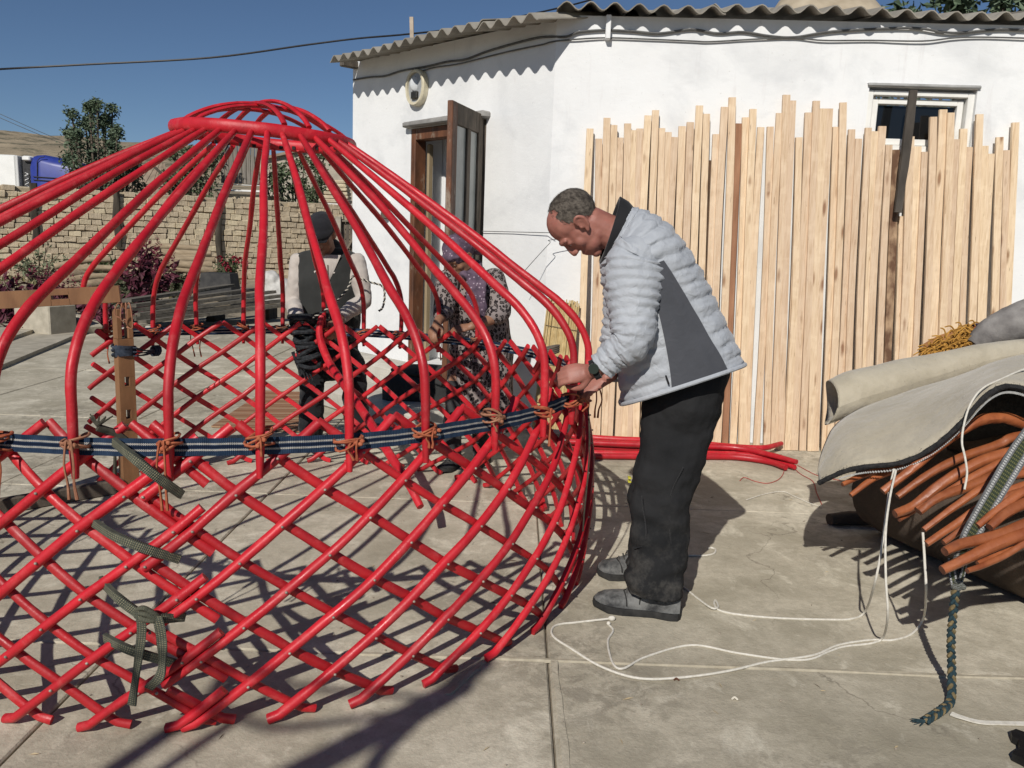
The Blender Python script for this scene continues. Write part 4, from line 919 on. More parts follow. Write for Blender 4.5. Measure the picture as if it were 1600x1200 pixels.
def sleeve(S0, E0, W0, r0, r1, r2, nb, name):
    P = catmull([S0 + V((.02, .0, .045)), S0, S0.lerp(E0, .5) + V((.0, 0, .0)), E0, E0.lerp(W0, .5), W0], 22); N = len(P); mb = MB(); rows = []
    T = [(P[min(i + 1, N - 1)] - P[max(i - 1, 0)]).normalized() for i in range(N)]; up = V((0, -1, 0)); L = 0; tot = sum((P[i + 1] - P[i]).length for i in range(N - 1))
    for i in range(N):
        t = L / tot; r = lerp_list([r0 * .82, r0, r0 * .98, (r0 + r1) / 2, r1, r1 * .98, (r1 + r2) / 2, r2 * 1.04, r2], t); u = (up - T[i] * up.dot(T[i])).normalized(); w = T[i].cross(u); rw = []
        for k in range(40):
            a = 2 * math.pi * k / 40; fold = .35 * math.exp(-((t - .62) / .14) ** 2)
            ph = t * nb + .25 * nz((math.cos(a) * 1.5, math.sin(a) * 1.5, t * 6)) + .10 * math.cos(a); am = .0105 * (1 if t < .965 else .3)
            d = r + am * (baffle(ph) - .7) + .006 * nz((a * 2, t * 26, 4)) + .005 * nz((a * 4, t * 60, 8)) + .012 * fold * nz((a * 1.2, t * 22, 9))
            d *= (1.0, 1.0)[0]; rw.append(P[i] + u * (math.cos(a) * d * .93) + w * (math.sin(a) * d * 1.06))
        rw.append(rw[0]); rows.append(rw)
        if i < N - 1: L += (P[i + 1] - P[i]).length
    c0 = MB(); rows.insert(0, [P[0] - T[0] * .035 + (q - P[0]) * .55 for q in rows[0]]); rows.append([P[-1] + (q - P[-1]) * .86 + T[-1] * -.004 for q in rows[-1]]); rows.append([P[-1] + (q - P[-1]) * .80 - T[-1] * .05 for q in rows[-2]])
    c0.grid(rows); return obj(name, c0, QUILT, jk, ang=180)
sleeve(W(993, 410, YM - .155), W(987, 530, YM - .225), W(940, 573, YM - .195), .100, .077, .050, 14.5, 'sleeve')
sleeve(W(990, 415, YM + .155), W(966, 540, YM + .20), W(955, 583, YM + .06), .098, .075, .048, 14.5, 'sleeve')
mb = MB(); rows = []
for j in range(41):
    t = .004 + .596 * j / 40; a0, a1 = panel_w(t); rows.append([jack(t, a0 + (a1 - a0) * i / 14, .0035 + .003 * nz((i * .3, t * 5, 6)) + .0025 * nz((i * .5, t * 12, 2))) for i in range(15)])
mb.grid(rows); obj('side_panel', mb, PANELM, jk, ang=180)
mb = MB(); mb.tube([jack(.012, 2 * math.pi * i / 60, .004) for i in range(60)], .0085, 8, closed=True); obj('hem', mb, QUILT, jk)
mb = MB(); a = jack(.10, R(72), .008); mb.limb([a, jack(.055, R(73), .010)], .0035, 6); obj('zip_pull', mb, BLACKF, jk)
# fleece collar inside, jacket collar outside
mb = MB(); ca = [W(944, 402, YM), W(957, 380, YM), W(972, 350, YM), W(985, 330, YM)]
def collar(pf, pb, hf, hb2, dep, n=40, th=.010, lean=0.0):
    lo = []; hi = []; 
    for i in range(n):
        a = 2 * math.pi * i / n; f = (1 + math.cos(a)) / 2; c = (pf + pb) / 2; h = (pf - pb) / 2
        p = c + h * math.cos(a) + V((0, math.sin(a) * dep, 0)); ax = hf * f + hb2 * (1 - f); lo.append(p); hi.append(p + ax)
    return lo, hi
up_ = V((-.80, 0, .60)); lo, hi = collar(W(941, 413, YM), W(993, 327, YM), up_ * .014, up_ * .075, .083)
N = len(lo); mid = [l.lerp(h, .5) + (l - sum(lo, V()) / N).normalized() * .006 for l, h in zip(lo, hi)]; hin = [h + (sum(hi, V()) / N - h).normalized() * .012 for h in hi]; lin_ = [l.lerp(h, .2) + (sum(hi, V()) / N - h).normalized() * .014 for l, h in zip(lo, hi)]
mb.grid([r + [r[0]] for r in (lo, mid, hi, hin, lin_)], flip=True); obj('fleece_collar', mb, BLACKF, man, ang=180)
lo, hi = collar(W(945, 420, YM), W(1006, 336, YM), V((-.7, 0, .5)) * .03, V((-.60, 0, .75)) * .030, .108); N = len(lo); mid = [l.lerp(h, .5) + (l - sum(lo, V()) / N).normalized() * .010 for l, h in zip(lo, hi)]; hin = [h + (sum(hi, V()) / N - h).normalized() * .012 for h in hi]; lin_ = [l + (sum(hi, V()) / N - l).normalized() * .02 for l in lo]
mb = MB(); mb.grid([r + [r[0]] for r in (lo, mid, hi, hin, lin_)], flip=True); obj('collar', mb, QUILT, jk, ang=180)
# watch
wd_ = (W(924, 580, YM - .19) - W(940, 573, YM - .195)).normalized(); wc = W(930, 577, YM - .195); q1 = V((0, -1, 0)); q1 = (q1 - wd_ * q1.dot(wd_)).normalized(); q2 = wd_.cross(q1)
mb = MB(); mb.tube([wc + q1 * .034 * math.cos(a) + q2 * .035 * math.sin(a) for a in LS(0, 2 * math.pi, 25)[:-1]], (.003, .011), prof=SQ, closed=True, nrm=wd_); wt = obj('watch_strap', mb, BLACKF, man)
mb = MB(); mb.tube([wc + q1 * .034 + q2 * .012, wc + q1 * .046 + q2 * .012], .019, 16); m = Mat('watch_face', .2, .5); m.col((.02, .03, .025)); obj('watch_case', mb, m.m, wt)
# ------------------------------------------------------------------ man in cap and vest behind the frame
YB = 5.42
m2 = thing('person', (-1.18, YB, 0), 'man in black cap and dark vest holding black rope behind the red frame', 'person')
H2 = frame(W(503, 366, YB - .12), (0, -.80, -.60), (0, -.60, .80)); bm = MB(); nk = W(512, 402, YB - .02); add_head(bm, H2, .98, nk, (.058, .064))
sh2 = [W(468, 410, YB - .01), W(557, 410, YB - .01)]; el2 = [W(459, 472, YB - .02), W(568, 468, YB - .06)]; wr2 = [W(465, 498, YB - .24), W(531, 497, YB - .28)]
pv = W(516, 545, YB + .06)
bm.limb([pv, W(514, 480, YB + .05), W(512, 425, YB), nk], [(.15, .10), (.16, .11), (.17, .10), (.07, .06)], 16, nrm=(0, 1, 0))
for s_, e_, w_ in zip(sh2, el2, wr2): bm.limb([s_, e_, w_], [.052, .042, .030], 12)
add_hand(bm, wr2[0] + V((0, -.02, -.02)), (.05, -.62, -.78), (-.75, -.5, .4), 1.0, side=1, curl=(.9, 1, 1, 1.05), thumb=.8)
add_hand(bm, wr2[1] + V((0, -.02, -.02)), (-.25, -.55, -.8), (.7, -.6, .4), 1.0, side=-1, curl=(.9, 1, 1, 1.05), thumb=.8)
ft2 = [V((-1.36, 5.50, .09)), V((-1.03, 5.42, .09))]; kn2 = [V((-1.335, 5.42, .47)), V((-1.045, 5.38, .47))]
for k_, f_, o in zip(kn2, ft2, (-.09, .09)): bm.limb([pv + V((o, 0, -.04)), k_, f_], [.085, .058, .042], 12)
obj('body', fuse(bm, .006, 2), SKIN2, m2); eyes(H2, .98, m2)
SHIRT = cloth('cream_shirt', (.40, .355, .315), (.52, .475, .43), 200, .9, 8, .6); VEST = cloth('dark_grey_vest', (.022, .023, .022), (.038, .039, .037), 180, .95); TR2 = cloth('navy_black_trousers', (.008, .009, .011), (.020, .021, .025), 260, .9)
cb = MB()
for s_, e_, w_ in zip(sh2, el2, wr2): cb.limb([s_ + V((0, 0, .0)), s_.lerp(e_, .5), e_, e_.lerp(w_, .5), w_.lerp(e_, .12)], [.064, .060, .055, .052, .044], 16)
cb.limb([W(514, 470, YB + .03), W(512, 425, YB), nk.lerp(W(512, 425, YB), .35)], [(.17, .115), (.19, .115), (.085, .075)], 18, nrm=(0, 1, 0)); obj('shirt', fuse(cb, .008, 2, wr(.009, 13)), SHIRT, m2)
mb = MB()
for s in (-1, 1): a = nk + V((s * .012, -.065, -.045)); mb.add([a, a + V((s * .05, -.02, -.06)), a + V((s * .085, .03, .01)), a + V((s * .05, .03, .04)), a + V((s * .01, -.012, 0)), a + V((s * .05, -.034, -.055)), a + V((s * .09, .022, .012))], [(0, 1, 2, 3), (4, 6, 5), (0, 4, 5, 1), (1, 5, 6, 2)])
obj('shirt_collar', mb, SHIRT, m2)
vb = MB(); vb.limb([W(515, 515, YB + .04), W(514, 480, YB + .05), W(512, 435, YB + .02), W(512, 402, YB + .02), W(512, 390, YB + .03)], [(.20, .145), (.21, .150), (.222, .142), (.232, .115), (.10, .08)], 24, nrm=(0, 1, 0))
vst = obj('vest', fuse(vb, .008, 2, wr(.007, 9)), VEST, m2)
mb = MB(); mb.tube(catmull([W(512, 414, YB - .128), W(513, 440, YB - .135), W(514, 480, YB - .118), W(515, 512, YB - .118)], 4), .004, 6); obj('zip', mb, GREYW, vst)
# open neck of the vest: shirt front
mb = MB(); rows = []
for j in range(8):
    t = j / 7; rows.append([W(512, 398 + 42 * t, YB - .115 - .028 * t) + V((x * (.075 * (1 - t) + .006), .018 * abs(x), 0)) for x in LS(-1, 1, 9)])
mb.grid(rows, flip=True); obj('shirt_front', mb, SHIRT, m2)
tb = MB(); tb.limb([W(516, 510, YB + .06), pv, pv + V((0, 0, -.10))], [(.175, .125), (.19, .13), (.17, .12)], 20, nrm=(0, 1, 0))
for k_, f_, o in zip(kn2, ft2, (-.10, .10)): tb.limb([pv + V((o, 0, -.05)), pv.lerp(k_, .5) + V((o * .55, 0, 0)), k_, k_.lerp(f_, .5), f_ + V((0, 0, .02))], [.105, .098, .084, .082, .086], 18)
obj('trousers', fuse(tb, .009, 2, wr(.009, 11, 1.6)), TR2, m2)
for f_ in ft2: shoe('shoe', V((f_.x, f_.y + .08, 0)), V((f_.x + (-.03 if f_.x < -1.2 else .03), f_.y - .19, 0)), BLACKF, SOLE, m2, .10, .05)
CAPM = cloth('black_cap_wool', (.010, .010, .012), (.022, .022, .026), 220, .95)
mb = MB(); M3 = H2; T_ = MB(); T_.ell((-.012, 0, .062), (.118, .092, .066)); T_.ell((.03, 0, .055), (.10, .088, .045)); T_.limb([(.06, .0, .040), (.125, 0, .030)], [(.075, .010), (.058, .006)], 14, nrm=(0, 0, 1))
mb.add([M3 @ p for p in T_.v], T_.f); obj('flat_cap', fuse(mb, .005, 3, wr(.003, 18)), CAPM, m2)
coil = MB(); cc = W(470, 520, YB - .36)
for q in range(15):
    r = random.uniform(.055, .10); z0 = .10 - .02 * q; tl = random.uniform(-.5, .5); ph = random.uniform(0, 6)
    coil.tube([cc + V((r * .75 * math.cos(a) + random.uniform(-.004, .004) + .014 * q * .25, r * .6 * math.sin(a), z0 + tl * r * math.cos(a + ph))) for a in LS(0, 2 * math.pi, 15)[:-1]], random.uniform(.010, .016), 7, closed=True, rough=.1)
for q in range(4): coil.tube(catmull([cc + V((.03 * q - .05, 0, -.12)), cc + V((.02 * q - .02, -.01, -.2)), cc + V((.03 * q, -.0, -.27 - .02 * q))], 5), [.012, .009, .004], 6)
m = Mat('black_twisted_rope', .95, .15); co = m.co((1, 1, 1)); m.col(m.ramp(m.noise(co, 45, 4, .7), [(.35, (.010, .011, .013)), (.62, (.035, .038, .042)), (.75, (.09, .09, .085))])); m.bump(m.noise(co, 90, 3), .8, .004); ROPEB = m.m
obj('rope_coil', coil, ROPEB, label='thick coil of black rope in the hand of the man in the cap', cat='rope')
mb = MB(); tw = catmull([W(531, 500, YB - .34), W(502, 488, YB - .36), W(474, 502, YB - .36)], 8)
def twisted(mb, P, r, n=2, pitch=.03, rs=.6):
    N = len(P); L = 0
    paths = [[] for _ in range(n)]
    for i in range(N):
        t = (P[min(i + 1, N - 1)] - P[max(i - 1, 0)]).normalized(); u = t.orthogonal().normalized() if i == 0 else (u - t * u.dot(t)).normalized(); w = t.cross(u)
        for k in range(n): a = 2 * math.pi * (L / pitch + k / n); paths[k].append(P[i] + (u * math.cos(a) + w * math.sin(a)) * r * .55)
        if i < N - 1: L += (P[i + 1] - P[i]).length
    for k in range(n): mb.tube(paths[k], r * rs, 5, mi=k % 2)
CRMC = simple('cream_strand', (.40, .37, .30), (.55, .52, .44), 50); BLKS = simple('black_strand', (.012, .012, .014), (.03, .03, .03), 50)
twisted(mb, catmull([W(474, 502, YB - .36), W(500, 490, YB - .38), W(527, 470, YB - .34), W(545, 448, YB - .28), W(552, 432, YB - .22), W(575, 440, YB - .2), W(597, 447, YB - .2), W(601, 462, YB - .22), W(598, 480, YB - .22), W(592, 486, YB - .22)], 16), .007, 2, .035)
obj('twisted_cord', mb, [BLKS, CRMC], label='black and cream twisted cord stretched across the vest of the man in cap', cat='cord')
mb = MB(); P = catmull([W(503, 492, YB - .36), W(499, 520, YB - .40), W(506, 548, YB - .48), W(520, 576, YB - .62), W(545, 612, YB - .85), W(575, 655, YB - 1.1), W(610, 712, YB - 1.45), W(638, 755, YB - 1.62), W(657, 792, YB - 1.72)], 6)
mb.tube(P, [.018, .022, .024, .024, .024, .024, .022, .018], 9, rough=.03); lp = obj('loose_pole', mb, RED, label='bent red pole held loose inside the frame by the man in cap', cat='pole')
# ------------------------------------------------------------------ woman in headscarf
YW = 5.12
wo = thing('person', (-.27, YW, 0), 'woman in purple headscarf and leopard print dress bending by the doorway', 'person')
H3 = frame(W(718, 402, YW - .08), (-.55, -.55, -.63), (-.42, -.46, .78)); bm = MB(); nk = W(738, 428, YW + .02); add_head(bm, H3, .94, nk, (.05, .055))
sh3 = [W(700, 440, YW - .06), W(772, 438, YW + .04)]; el3 = [W(694, 485, YW - .10), W(782, 488, YW - .08)]; wr3 = [W(683, 505, YW - .26), W(737, 510, YW - .22)]
pv3 = W(752, 545, YW + .10)
bm.limb([pv3, W(745, 490, YW + .06), W(738, 445, YW + .02), nk], [(.15, .11), (.14, .105), (.15, .10), (.06, .05)], 16, nrm=(0, 1, 0))
for s_, e_, w_ in zip(sh3, el3, wr3): bm.limb([s_, e_, w_], [.048, .040, .027], 12)
add_hand(bm, wr3[0], (-.25, -.7, -.6), (-.4, -.5, .75), .92, side=1, curl=(.7, .8, .8, .9), thumb=.6)
add_hand(bm, wr3[1], (-.93, -.25, -.2), (-.1, -.6, .8), .92, side=-1, curl=(.5, .6, .7, .8), thumb=.6)
ft3 = [V((-.36, 5.10, .08)), V((-.19, 5.20, .08))]
for f_, o in zip(ft3, (-.08, .08)): bm.limb([pv3 + V((o, 0, -.04)), V((f_.x, f_.y + .05, .45)), f_], [.085, .058, .042], 12)
obj('body', fuse(bm, .006, 2), SKIN2, wo); eyes(H3, .94, wo)
m = Mat('leopard_print', .9, .15); co = m.co((1, 1, .75)); vo = m.n('ShaderNodeTexVoronoi', feature='F1'); wv = m.n('ShaderNodeMix', data_type='VECTOR'); 
vo.inputs['Scale'].default_value = 52; vo.inputs['Randomness'].default_value = .9; m.l(co, vo.inputs['Vector']); rg = m.ramp(m.math('ADD', vo.outputs['Distance'], m.math('MULTIPLY', m.math('SUBTRACT', m.noise(co, 45, 3), .5), .5)), [(.22, (.12, .098, .09)), (.27, (.016, .013, .014)), (.46, (.018, .015, .016)), (.53, (.24, .205, .195))]); m.col(rg); m.bump(m.noise(co, 8, 4), .5, .02); LEO = m.m
cb = MB(); cb.limb([W(752, 590, YW + .12), W(752, 545, YW + .12), W(746, 490, YW + .08), W(740, 450, YW + .04), W(738, 428, YW + .03)], [(.20, .17), (.205, .165), (.185, .14), (.185, .13), (.085, .07)], 24, nrm=(0, 1, 0))
for s_, e_, w_ in zip(sh3, el3, wr3): cb.limb([s_, s_.lerp(e_, .5), e_, e_.lerp(w_, .25)], [.075, .072, .066, .058], 14)
cb.tube(catmull([W(752, 560, YW + .12), W(750, 605, YW + .12), W(748, 650, YW + .12), W(747, 668, YW + .12)], 4), [(.205, .17), (.215, .18), (.225, .19), (.23, .195)], 28, nrm=V((0, 1, 0)))
obj('dress', fuse(cb, .008, 2, lambda p: .008 * nz((p.x * 12, p.y * 12, p.z * 9)) + (.012 * nz((p.x * 16, p.y * 16, 0)) if p.z < .75 else 0)), LEO, wo)
lg = MB()
for f_ in ft3: lg.limb([V((f_.x + .02, f_.y + .06, .50)), f_.lerp(V((f_.x, f_.y + .05, .45)), .5), f_], [.08, .06, .05], 14)
obj('leggings', fuse(lg, .009, 2, wr(.005, 14)), cloth('dark_leggings', (.02, .02, .022), (.05, .05, .052)), wo)
for f_ in ft3: shoe('shoe', V((f_.x + .04, f_.y + .06, 0)), V((f_.x - .06, f_.y - .17, 0)), BLACKF, SOLE, wo, .08, .045)
m = Mat('purple_scarf', .85, .2); co = m.co(); vo = m.n('ShaderNodeTexVoronoi'); vo.inputs['Scale'].default_value = 42; m.l(co, vo.inputs['Vector']); dots = m.ramp(vo.outputs['Distance'], [(.16, 1), (.24, 0)]); c = m.ramp(m.noise(co, 20, 4), [(.3, (.06, .042, .062)), (.65, (.13, .09, .128))]); m.col(m.mix(m.math('MULTIPLY', dots, .7), c, (.42, .34, .40))); m.bump(m.noise(co, 14, 4), .6, .015); SCARF = m.m
sb_ = MB(); T_ = MB(); T_.ell((-.018, 0, .046), (.110, .090, .097)); T_.limb([(.05, .0, .045), (.082, 0, .058)], [(.078, .03), (.055, .022)], 12, nrm=(0, 0, 1)); T_.limb([(-.07, 0, .02), (-.12, 0, -.02), (-.15, .0, -.08)], [.055, .045, .02], 10); T_.limb([(-.11, .0, .01), (-.14, .02, .03)], [.03, .035], 10)
sb_.add([H3 @ p for p in T_.v], T_.f); obj('headscarf', fuse(sb_, .006, 2, wr(.006, 16)), SCARF, wo)
ss_ = MB()
for x0, ln in ((738, 0), (748, 8)): ss_.limb([W(732, 418, YW - .06), W(x0, 440, YW - .13), W(x0 + 1, 468, YW - .15), W(x0 + 3, 492 + ln, YW - .13)], [(.03, .012), (.042, .014), (.045, .013), (.05, .01)], 12, nrm=(0, 1, 0))
ss_.limb([W(722, 424, YW - .09), W(732, 432, YW - .10), W(748, 424, YW - .02), W(745, 412, YW + .05)], [.028, .03, .03, .028], 10); obj('shawl', fuse(ss_, .006, 2, wr(.008, 18)), SCARF, wo)
# ================================================================== SLATS LEANING ON THE WALL
m = Mat('planed_softwood', .62, .3); oi = m.n('ShaderNodeObjectInfo'); off = m.n('ShaderNodeCombineXYZ'); m.l(m.math('MULTIPLY', oi.outputs['Random'], 40), off.inputs[0]); m.l(m.math('MULTIPLY', oi.outputs['Random'], 17), off.inputs[2])
va = m.n('ShaderNodeVectorMath', operation='ADD'); m.l(m.tc.outputs['Object'], va.inputs[0]); m.l(off.outputs[0], va.inputs[1])
def stretch(s):
    mp = m.n('ShaderNodeMapping'); m.l(va.outputs[0], mp.inputs[0]); mp.inputs['Scale'].default_value = s; return mp.outputs[0]
c = m.ramp(m.noise(stretch((26, 26, .9)), 3, 5, .6, .6), [(.3, (.53, .375, .235)), (.5, (.64, .48, .325)), (.72, (.71, .555, .395))])
kn = m.n('ShaderNodeTexVoronoi'); m.l(stretch((11, 11, 2.6)), kn.inputs['Vector']); kn.inputs['Scale'].default_value = 1.0; kk = m.ramp(kn.outputs['Distance'], [(.08, 1), (.19, 0)]); c = m.mix(m.math('MULTIPLY', kk, .8), c, (.20, .085, .035))
pw = m.ramp(m.noise(stretch((2, 2, 3.2)), 3.2, 3, .5), [(.55, 0), (.66, 1)]); c = m.mix(m.math('MULTIPLY', pw, .35), c, (.78, .62, .44))  # pale crosswise bands put the sheen of the planed wood into the colour
rd = m.ramp(m.noise(stretch((9, 9, .55)), 2.5, 5, .65), [(.56, 0), (.72, 1)]); c = m.mix(m.math('MULTIPLY', rd, .42), c, (.46, .28, .155)); crk = m.ramp(m.noise(stretch((60, 60, 1.1)), 2, 3), [(.685, 0), (.73, 1)]); c = m.mix(m.math('MULTIPLY', crk, .7), c, (.13, .065, .03))
m.col(m.vary(c, .10, .005)); m.bump(m.noise(stretch((40, 40, 1.2)), 4, 4), .35, .003); PINE = m.m
BARK = simple('dark_bark', (.045, .028, .018), (.13, .075, .045), 18, .9, .8, 30, .006, (1, 1, .3)); REDB = simple('red_brown_board', (.24, .115, .06), (.38, .20, .115), 9, .8, .5, 40, .004, (3, 3, .3))
m_ = Mat('barked_board', .85, .2); co = m_.co((1, 1, .45)); m_.col(m_.ramp(m_.noise(co, 8, 5, .6), [(.42, (.13, .07, .042)), (.6, (.42, .285, .175))])); m_.bump(m_.noise(co, 20, 5), .6, .006); HALFB = m_.m
SL1 = [(68, 108, 325), (122, 163, 388), (175, 213, 258), (217, 257, 303), (262, 293, 382), (303, 343, 293), (345, 373, 335), (380, 418, 325), (430, 470, 243), (477, 518, 210), (520, 555, 322), (560, 595, 347), (597, 635, 378), (642, 685, 310), (693, 736, 285), (750, 793, 181), (795, 836, 233), (820, 848, 523), (855, 893, 360), (908, 948, 190), (955, 997, 130), (998, 1035, 293), (1038, 1080, 255), (1085, 1127, 203), (1135, 1175, 316), (1195, 1232, 313), (1253, 1290, 228), (1292, 1337, 114), (1337, 1372, 150), (1376, 1412, 381)]
SL2 = [(12, 50, 380), (70, 115, 225), (120, 162, 152), (164, 205, 200), (205, 243, 200), (246, 282, 314), (287, 330, 162), (342, 382, 330), (385, 425, 388), (450, 481, 320), (483, 524, 342), (530, 577, 310), (575, 613, 428), (615, 665, 457), (652, 706, 872), (704, 752, 375), (752, 797, 436), (800, 832, 470), (850, 893, 252), (910, 957, 206), (958, 1002, 226), (992, 1032, 392), (1038, 1083, 326), (1080, 1112, 440), (1138, 1183, 235), (1174, 1213, 433), (1217, 1250, 482), (1262, 1310, 378), (1311, 1345, 460), (1365, 1405, 287)]
SLS = [(900 + a * .25, 900 + b * .25, 120 + y * .25) for a, b, y in SL1] + [(1240 + a * .25, 1240 + b * .25, 120 + y * .25) for a, b, y in SL2]
ORD = ['', 'first', 'second', 'third', 'fourth', 'fifth', 'sixth', 'seventh', 'eighth', 'ninth', 'tenth', 'eleventh', 'twelfth', 'thirteenth', 'fourteenth', 'fifteenth', 'sixteenth', 'seventeenth', 'eighteenth', 'nineteenth', 'twentieth']
def ordinal(n):
    if n <= 20: return ORD[n]
    t = ['', '', 'twenty', 'thirty', 'forty', 'fifty', 'sixty'][n // 10]
    return t + '-' + ORD[n % 10] if n % 10 else {'twenty': 'twentieth', 'thirty': 'thirtieth', 'forty': 'fortieth', 'fifty': 'fiftieth', 'sixty': 'sixtieth'}[t]
wallY = lambda x: J.y + (E_.y - J.y) * (x - J.x) / (E_.x - J.x)
NS = len(SLS)
for i, (xl, xr, yt) in enumerate(SLS):
    dark = i == 17; redb = i == 21; bark = i == 43; low_ = i == 44
    f = (xl - 915) / 675; yb = 693 + 22 * f + random.uniform(-1.5, 2.5); xm = (xl + xr) / 2; lean = (14 + 10 * f) * (yb - yt) / 490 + random.uniform(-1.5, 1.5)
    lay = random.uniform(-.010, .010)
    if dark: lay = .03
    if redb or bark: lay = .02
    g = G(xm - lean, yb); base = V((g.x, wallY(g.x) - .20 + lay + random.uniform(-.008, .008), 0)); tp = W(xm, yt, wallY(base.x) - .055 + lay)
    top = W(xm, yt, wallY(tp.x) - .050 + lay * .8); wpx = (xr - xl) * .5 + 5.5; hw = wpx / FPX * (base.y * _cp) * .5 * random.uniform(1.0, 1.07); th = random.uniform(.009, .012)
    mb = MB(); P = []; bow = random.uniform(-.014, .014); bow2 = random.uniform(-.004, .004)
    for t in LS(0, 1, 9): P.append(base.lerp(top, t) + V((bow * math.sin(math.pi * t) + .003 * nz((i, t * 3, 0)), bow2 * math.sin(math.pi * t), 0)))
    P[0].z = .002; tw = random.uniform(-.06, .06)
    hwv = [(hw * (1 + .05 * nz((i, t * 5, 7))), th) for t in LS(0, 1, 9)]
    if dark or bark: hwv = [(hw * (1 + .18 * nz((i, t * 12, 7))), th) for t in LS(0, 1, 9)]
    mb.tube(P, hwv, prof=[(-.97, -1), (.97, -1), (1, -.8), (1, .8), (.97, 1), (-.97, 1), (-1, .8), (-1, -.8)], nrm=V((tw, -1, .04)))
    yl = SLS[i - 1][2] if i else 999; yr = SLS[i + 1][2] if i + 1 < NS else 999
    size = 'taller than both neighbours' if yt < yl - 6 and yt < yr - 6 else 'shorter than both neighbours' if yt > yl + 6 and yt > yr + 6 else 'level with its neighbours' if abs(yt - yl) < 14 and abs(yt - yr) < 14 else 'stepped between its neighbours'
    lab = 'pale slat %s, %s from left on the wall' % (size, ordinal(i + 1)); mt = PINE
    if dark: lab, mt = 'short dark bark-brown strip tucked low between pale slats left of the red-brown board', BARK
    if redb: lab, mt = 'red-brown board standing among the pale slats on the white wall', REDB
    if bark: lab, mt = 'slat with patchy dark bark left on it, just left of the leaning dark stick', HALFB
    if low_: lab = 'low pale slat ending just under the foot of the leaning dark stick'
    if i == 0: lab = 'leftmost pale slat of the row leaning on the white wall'
    if i == NS - 1: lab = 'rightmost pale slat of the row leaning on the white wall'
    if i == 27: lab = 'tallest pale slat, near the middle of the row leaning on the white wall'
    obj('slat', mb, mt, smooth=False, label=lab, cat='slat', group='slats leaning on the white wall', base=base)
mb = MB(); P = [W(1427 + (1403 - 1427) * t , 141 + (332 - 141) * t, wallY(2.6) - .105 - .05 * t) for t in LS(0, 1, 9)]
mb.tube(P, [(.026, .012), (.029, .014), (.027, .014), (.024, .012)], prof=SQ, nrm=V((0, -1, 0)), rough=.08); obj('dark_stick', mb, simple('charred_grey_stick', (.035, .03, .025), (.10, .085, .07), 10, .9, .8, 40, .006, (1, 1, .3)), smooth=False, label='dark weathered stick leaning aslant over the slats up to the window top', cat='stick')
# ---- reed mat rolled flat against the wall
m = Mat('yellow_reed', .6, .3); co = m.co((1, 1, .25)); m.col(m.ramp(m.noise(co, 50, 4, .6), [(.3, (.40, .28, .12)), (.7, (.62, .49, .26))])); REED = m.m
rm = thing('reed_mat', W(862, 655, 5.75), 'yellow reed mat standing against the white wall behind the red frame', 'reed mat'); mb = MB()
for layer in range(3):
    for q in range(30):
        t = (q + random.uniform(-.3, .3)) / 29; b = W(833 + 52 * t, 668 + 4 * t, 5.74 + .022 * layer); tp = W(857 + 48 * t + random.uniform(-1, 1), 468 + 10 * t + random.uniform(-7, 7), 5.92 + .022 * layer)
        mb.tube([b, b.lerp(tp, .5) + V((random.uniform(-.003, .003), -.008, 0)), tp], [.0062, .0058, .005], 5, mi=0)
obj('reeds', mb, REED, rm, kind='stuff')
for tt in (.2, .5, .8):
    mb = MB(); a = W(833, 668, 5.73).lerp(W(857, 468, 5.91), tt); b = W(885, 672, 5.73).lerp(W(905, 478, 5.91), tt); mb.tube([a.lerp(b, k / 20) + V((0, -.010 + .004 * (k % 2), 0)) for k in range(21)], .0022, 4); obj('binding_thread', mb, GREYW, rm)
# ---- spare red poles on the ground in front of the slats
PL = [([(880, 680), (960, 686), (1060, 690), (1130, 697), (1190, 700), (1221, 693)], 'topmost spare red pole lying along the foot of the slats'), ([(885, 690), (980, 694), (1080, 697), (1150, 700), (1200, 710), (1245, 722)], 'second spare red pole from the slats, its bent tip turned toward the yard'),
      ([(890, 697), (1000, 701), (1090, 703), (1160, 707), (1205, 714), (1238, 727)], 'middle spare red pole of the bundle lying below the slats'), ([(885, 706), (980, 709), (1080, 709), (1160, 711), (1210, 720), (1242, 730)], 'thick spare red pole near the yard side of the bundle on the ground'), ([(890, 712), (1000, 713), (1090, 713), (1150, 714), (1200, 721), (1228, 731)], 'spare red pole lying nearest the yard in the bundle below the slats')]
for k, (pl, lab) in enumerate(PL):
    h = [.062, .064, .026, .026, .025][k]; P = catmull([G(x, y, h - (.0 if i < 4 else .0)) for i, (x, y) in enumerate(pl)], 5); mb = MB(); mb.tube(P, [.020, .023, .024, .022, .017], 9, rough=.03); obj('red_pole', mb, RED, label=lab, cat='pole', group='spare red poles on the ground', ang=60)
RTH = simple('red_thread', (.32, .06, .05), (.45, .11, .09), 40, .9)
def gcord(pl, r, z=None): z = r if z is None else z; return catmull([G(x, y, z) for x, y in pl], 6)
for pl, lab in (([(1156, 751), (1163, 746), (1180, 752), (1200, 755), (1218, 748), (1225, 735), (1218, 727)], 'thin red thread curled on the concrete beside the spare poles'), ([(1238, 728), (1250, 740), (1270, 752), (1276, 770), (1284, 788)], 'thin red thread trailing from the spare poles toward the felt'), ([(1246, 727), (1275, 742), (1300, 748), (1320, 752)], 'short faded red thread running under the felt corner')):
    mb = MB(); mb.tube(gcord(pl, .0028), .0028, 5); obj('thread', mb, RTH, label=lab, cat='thread')
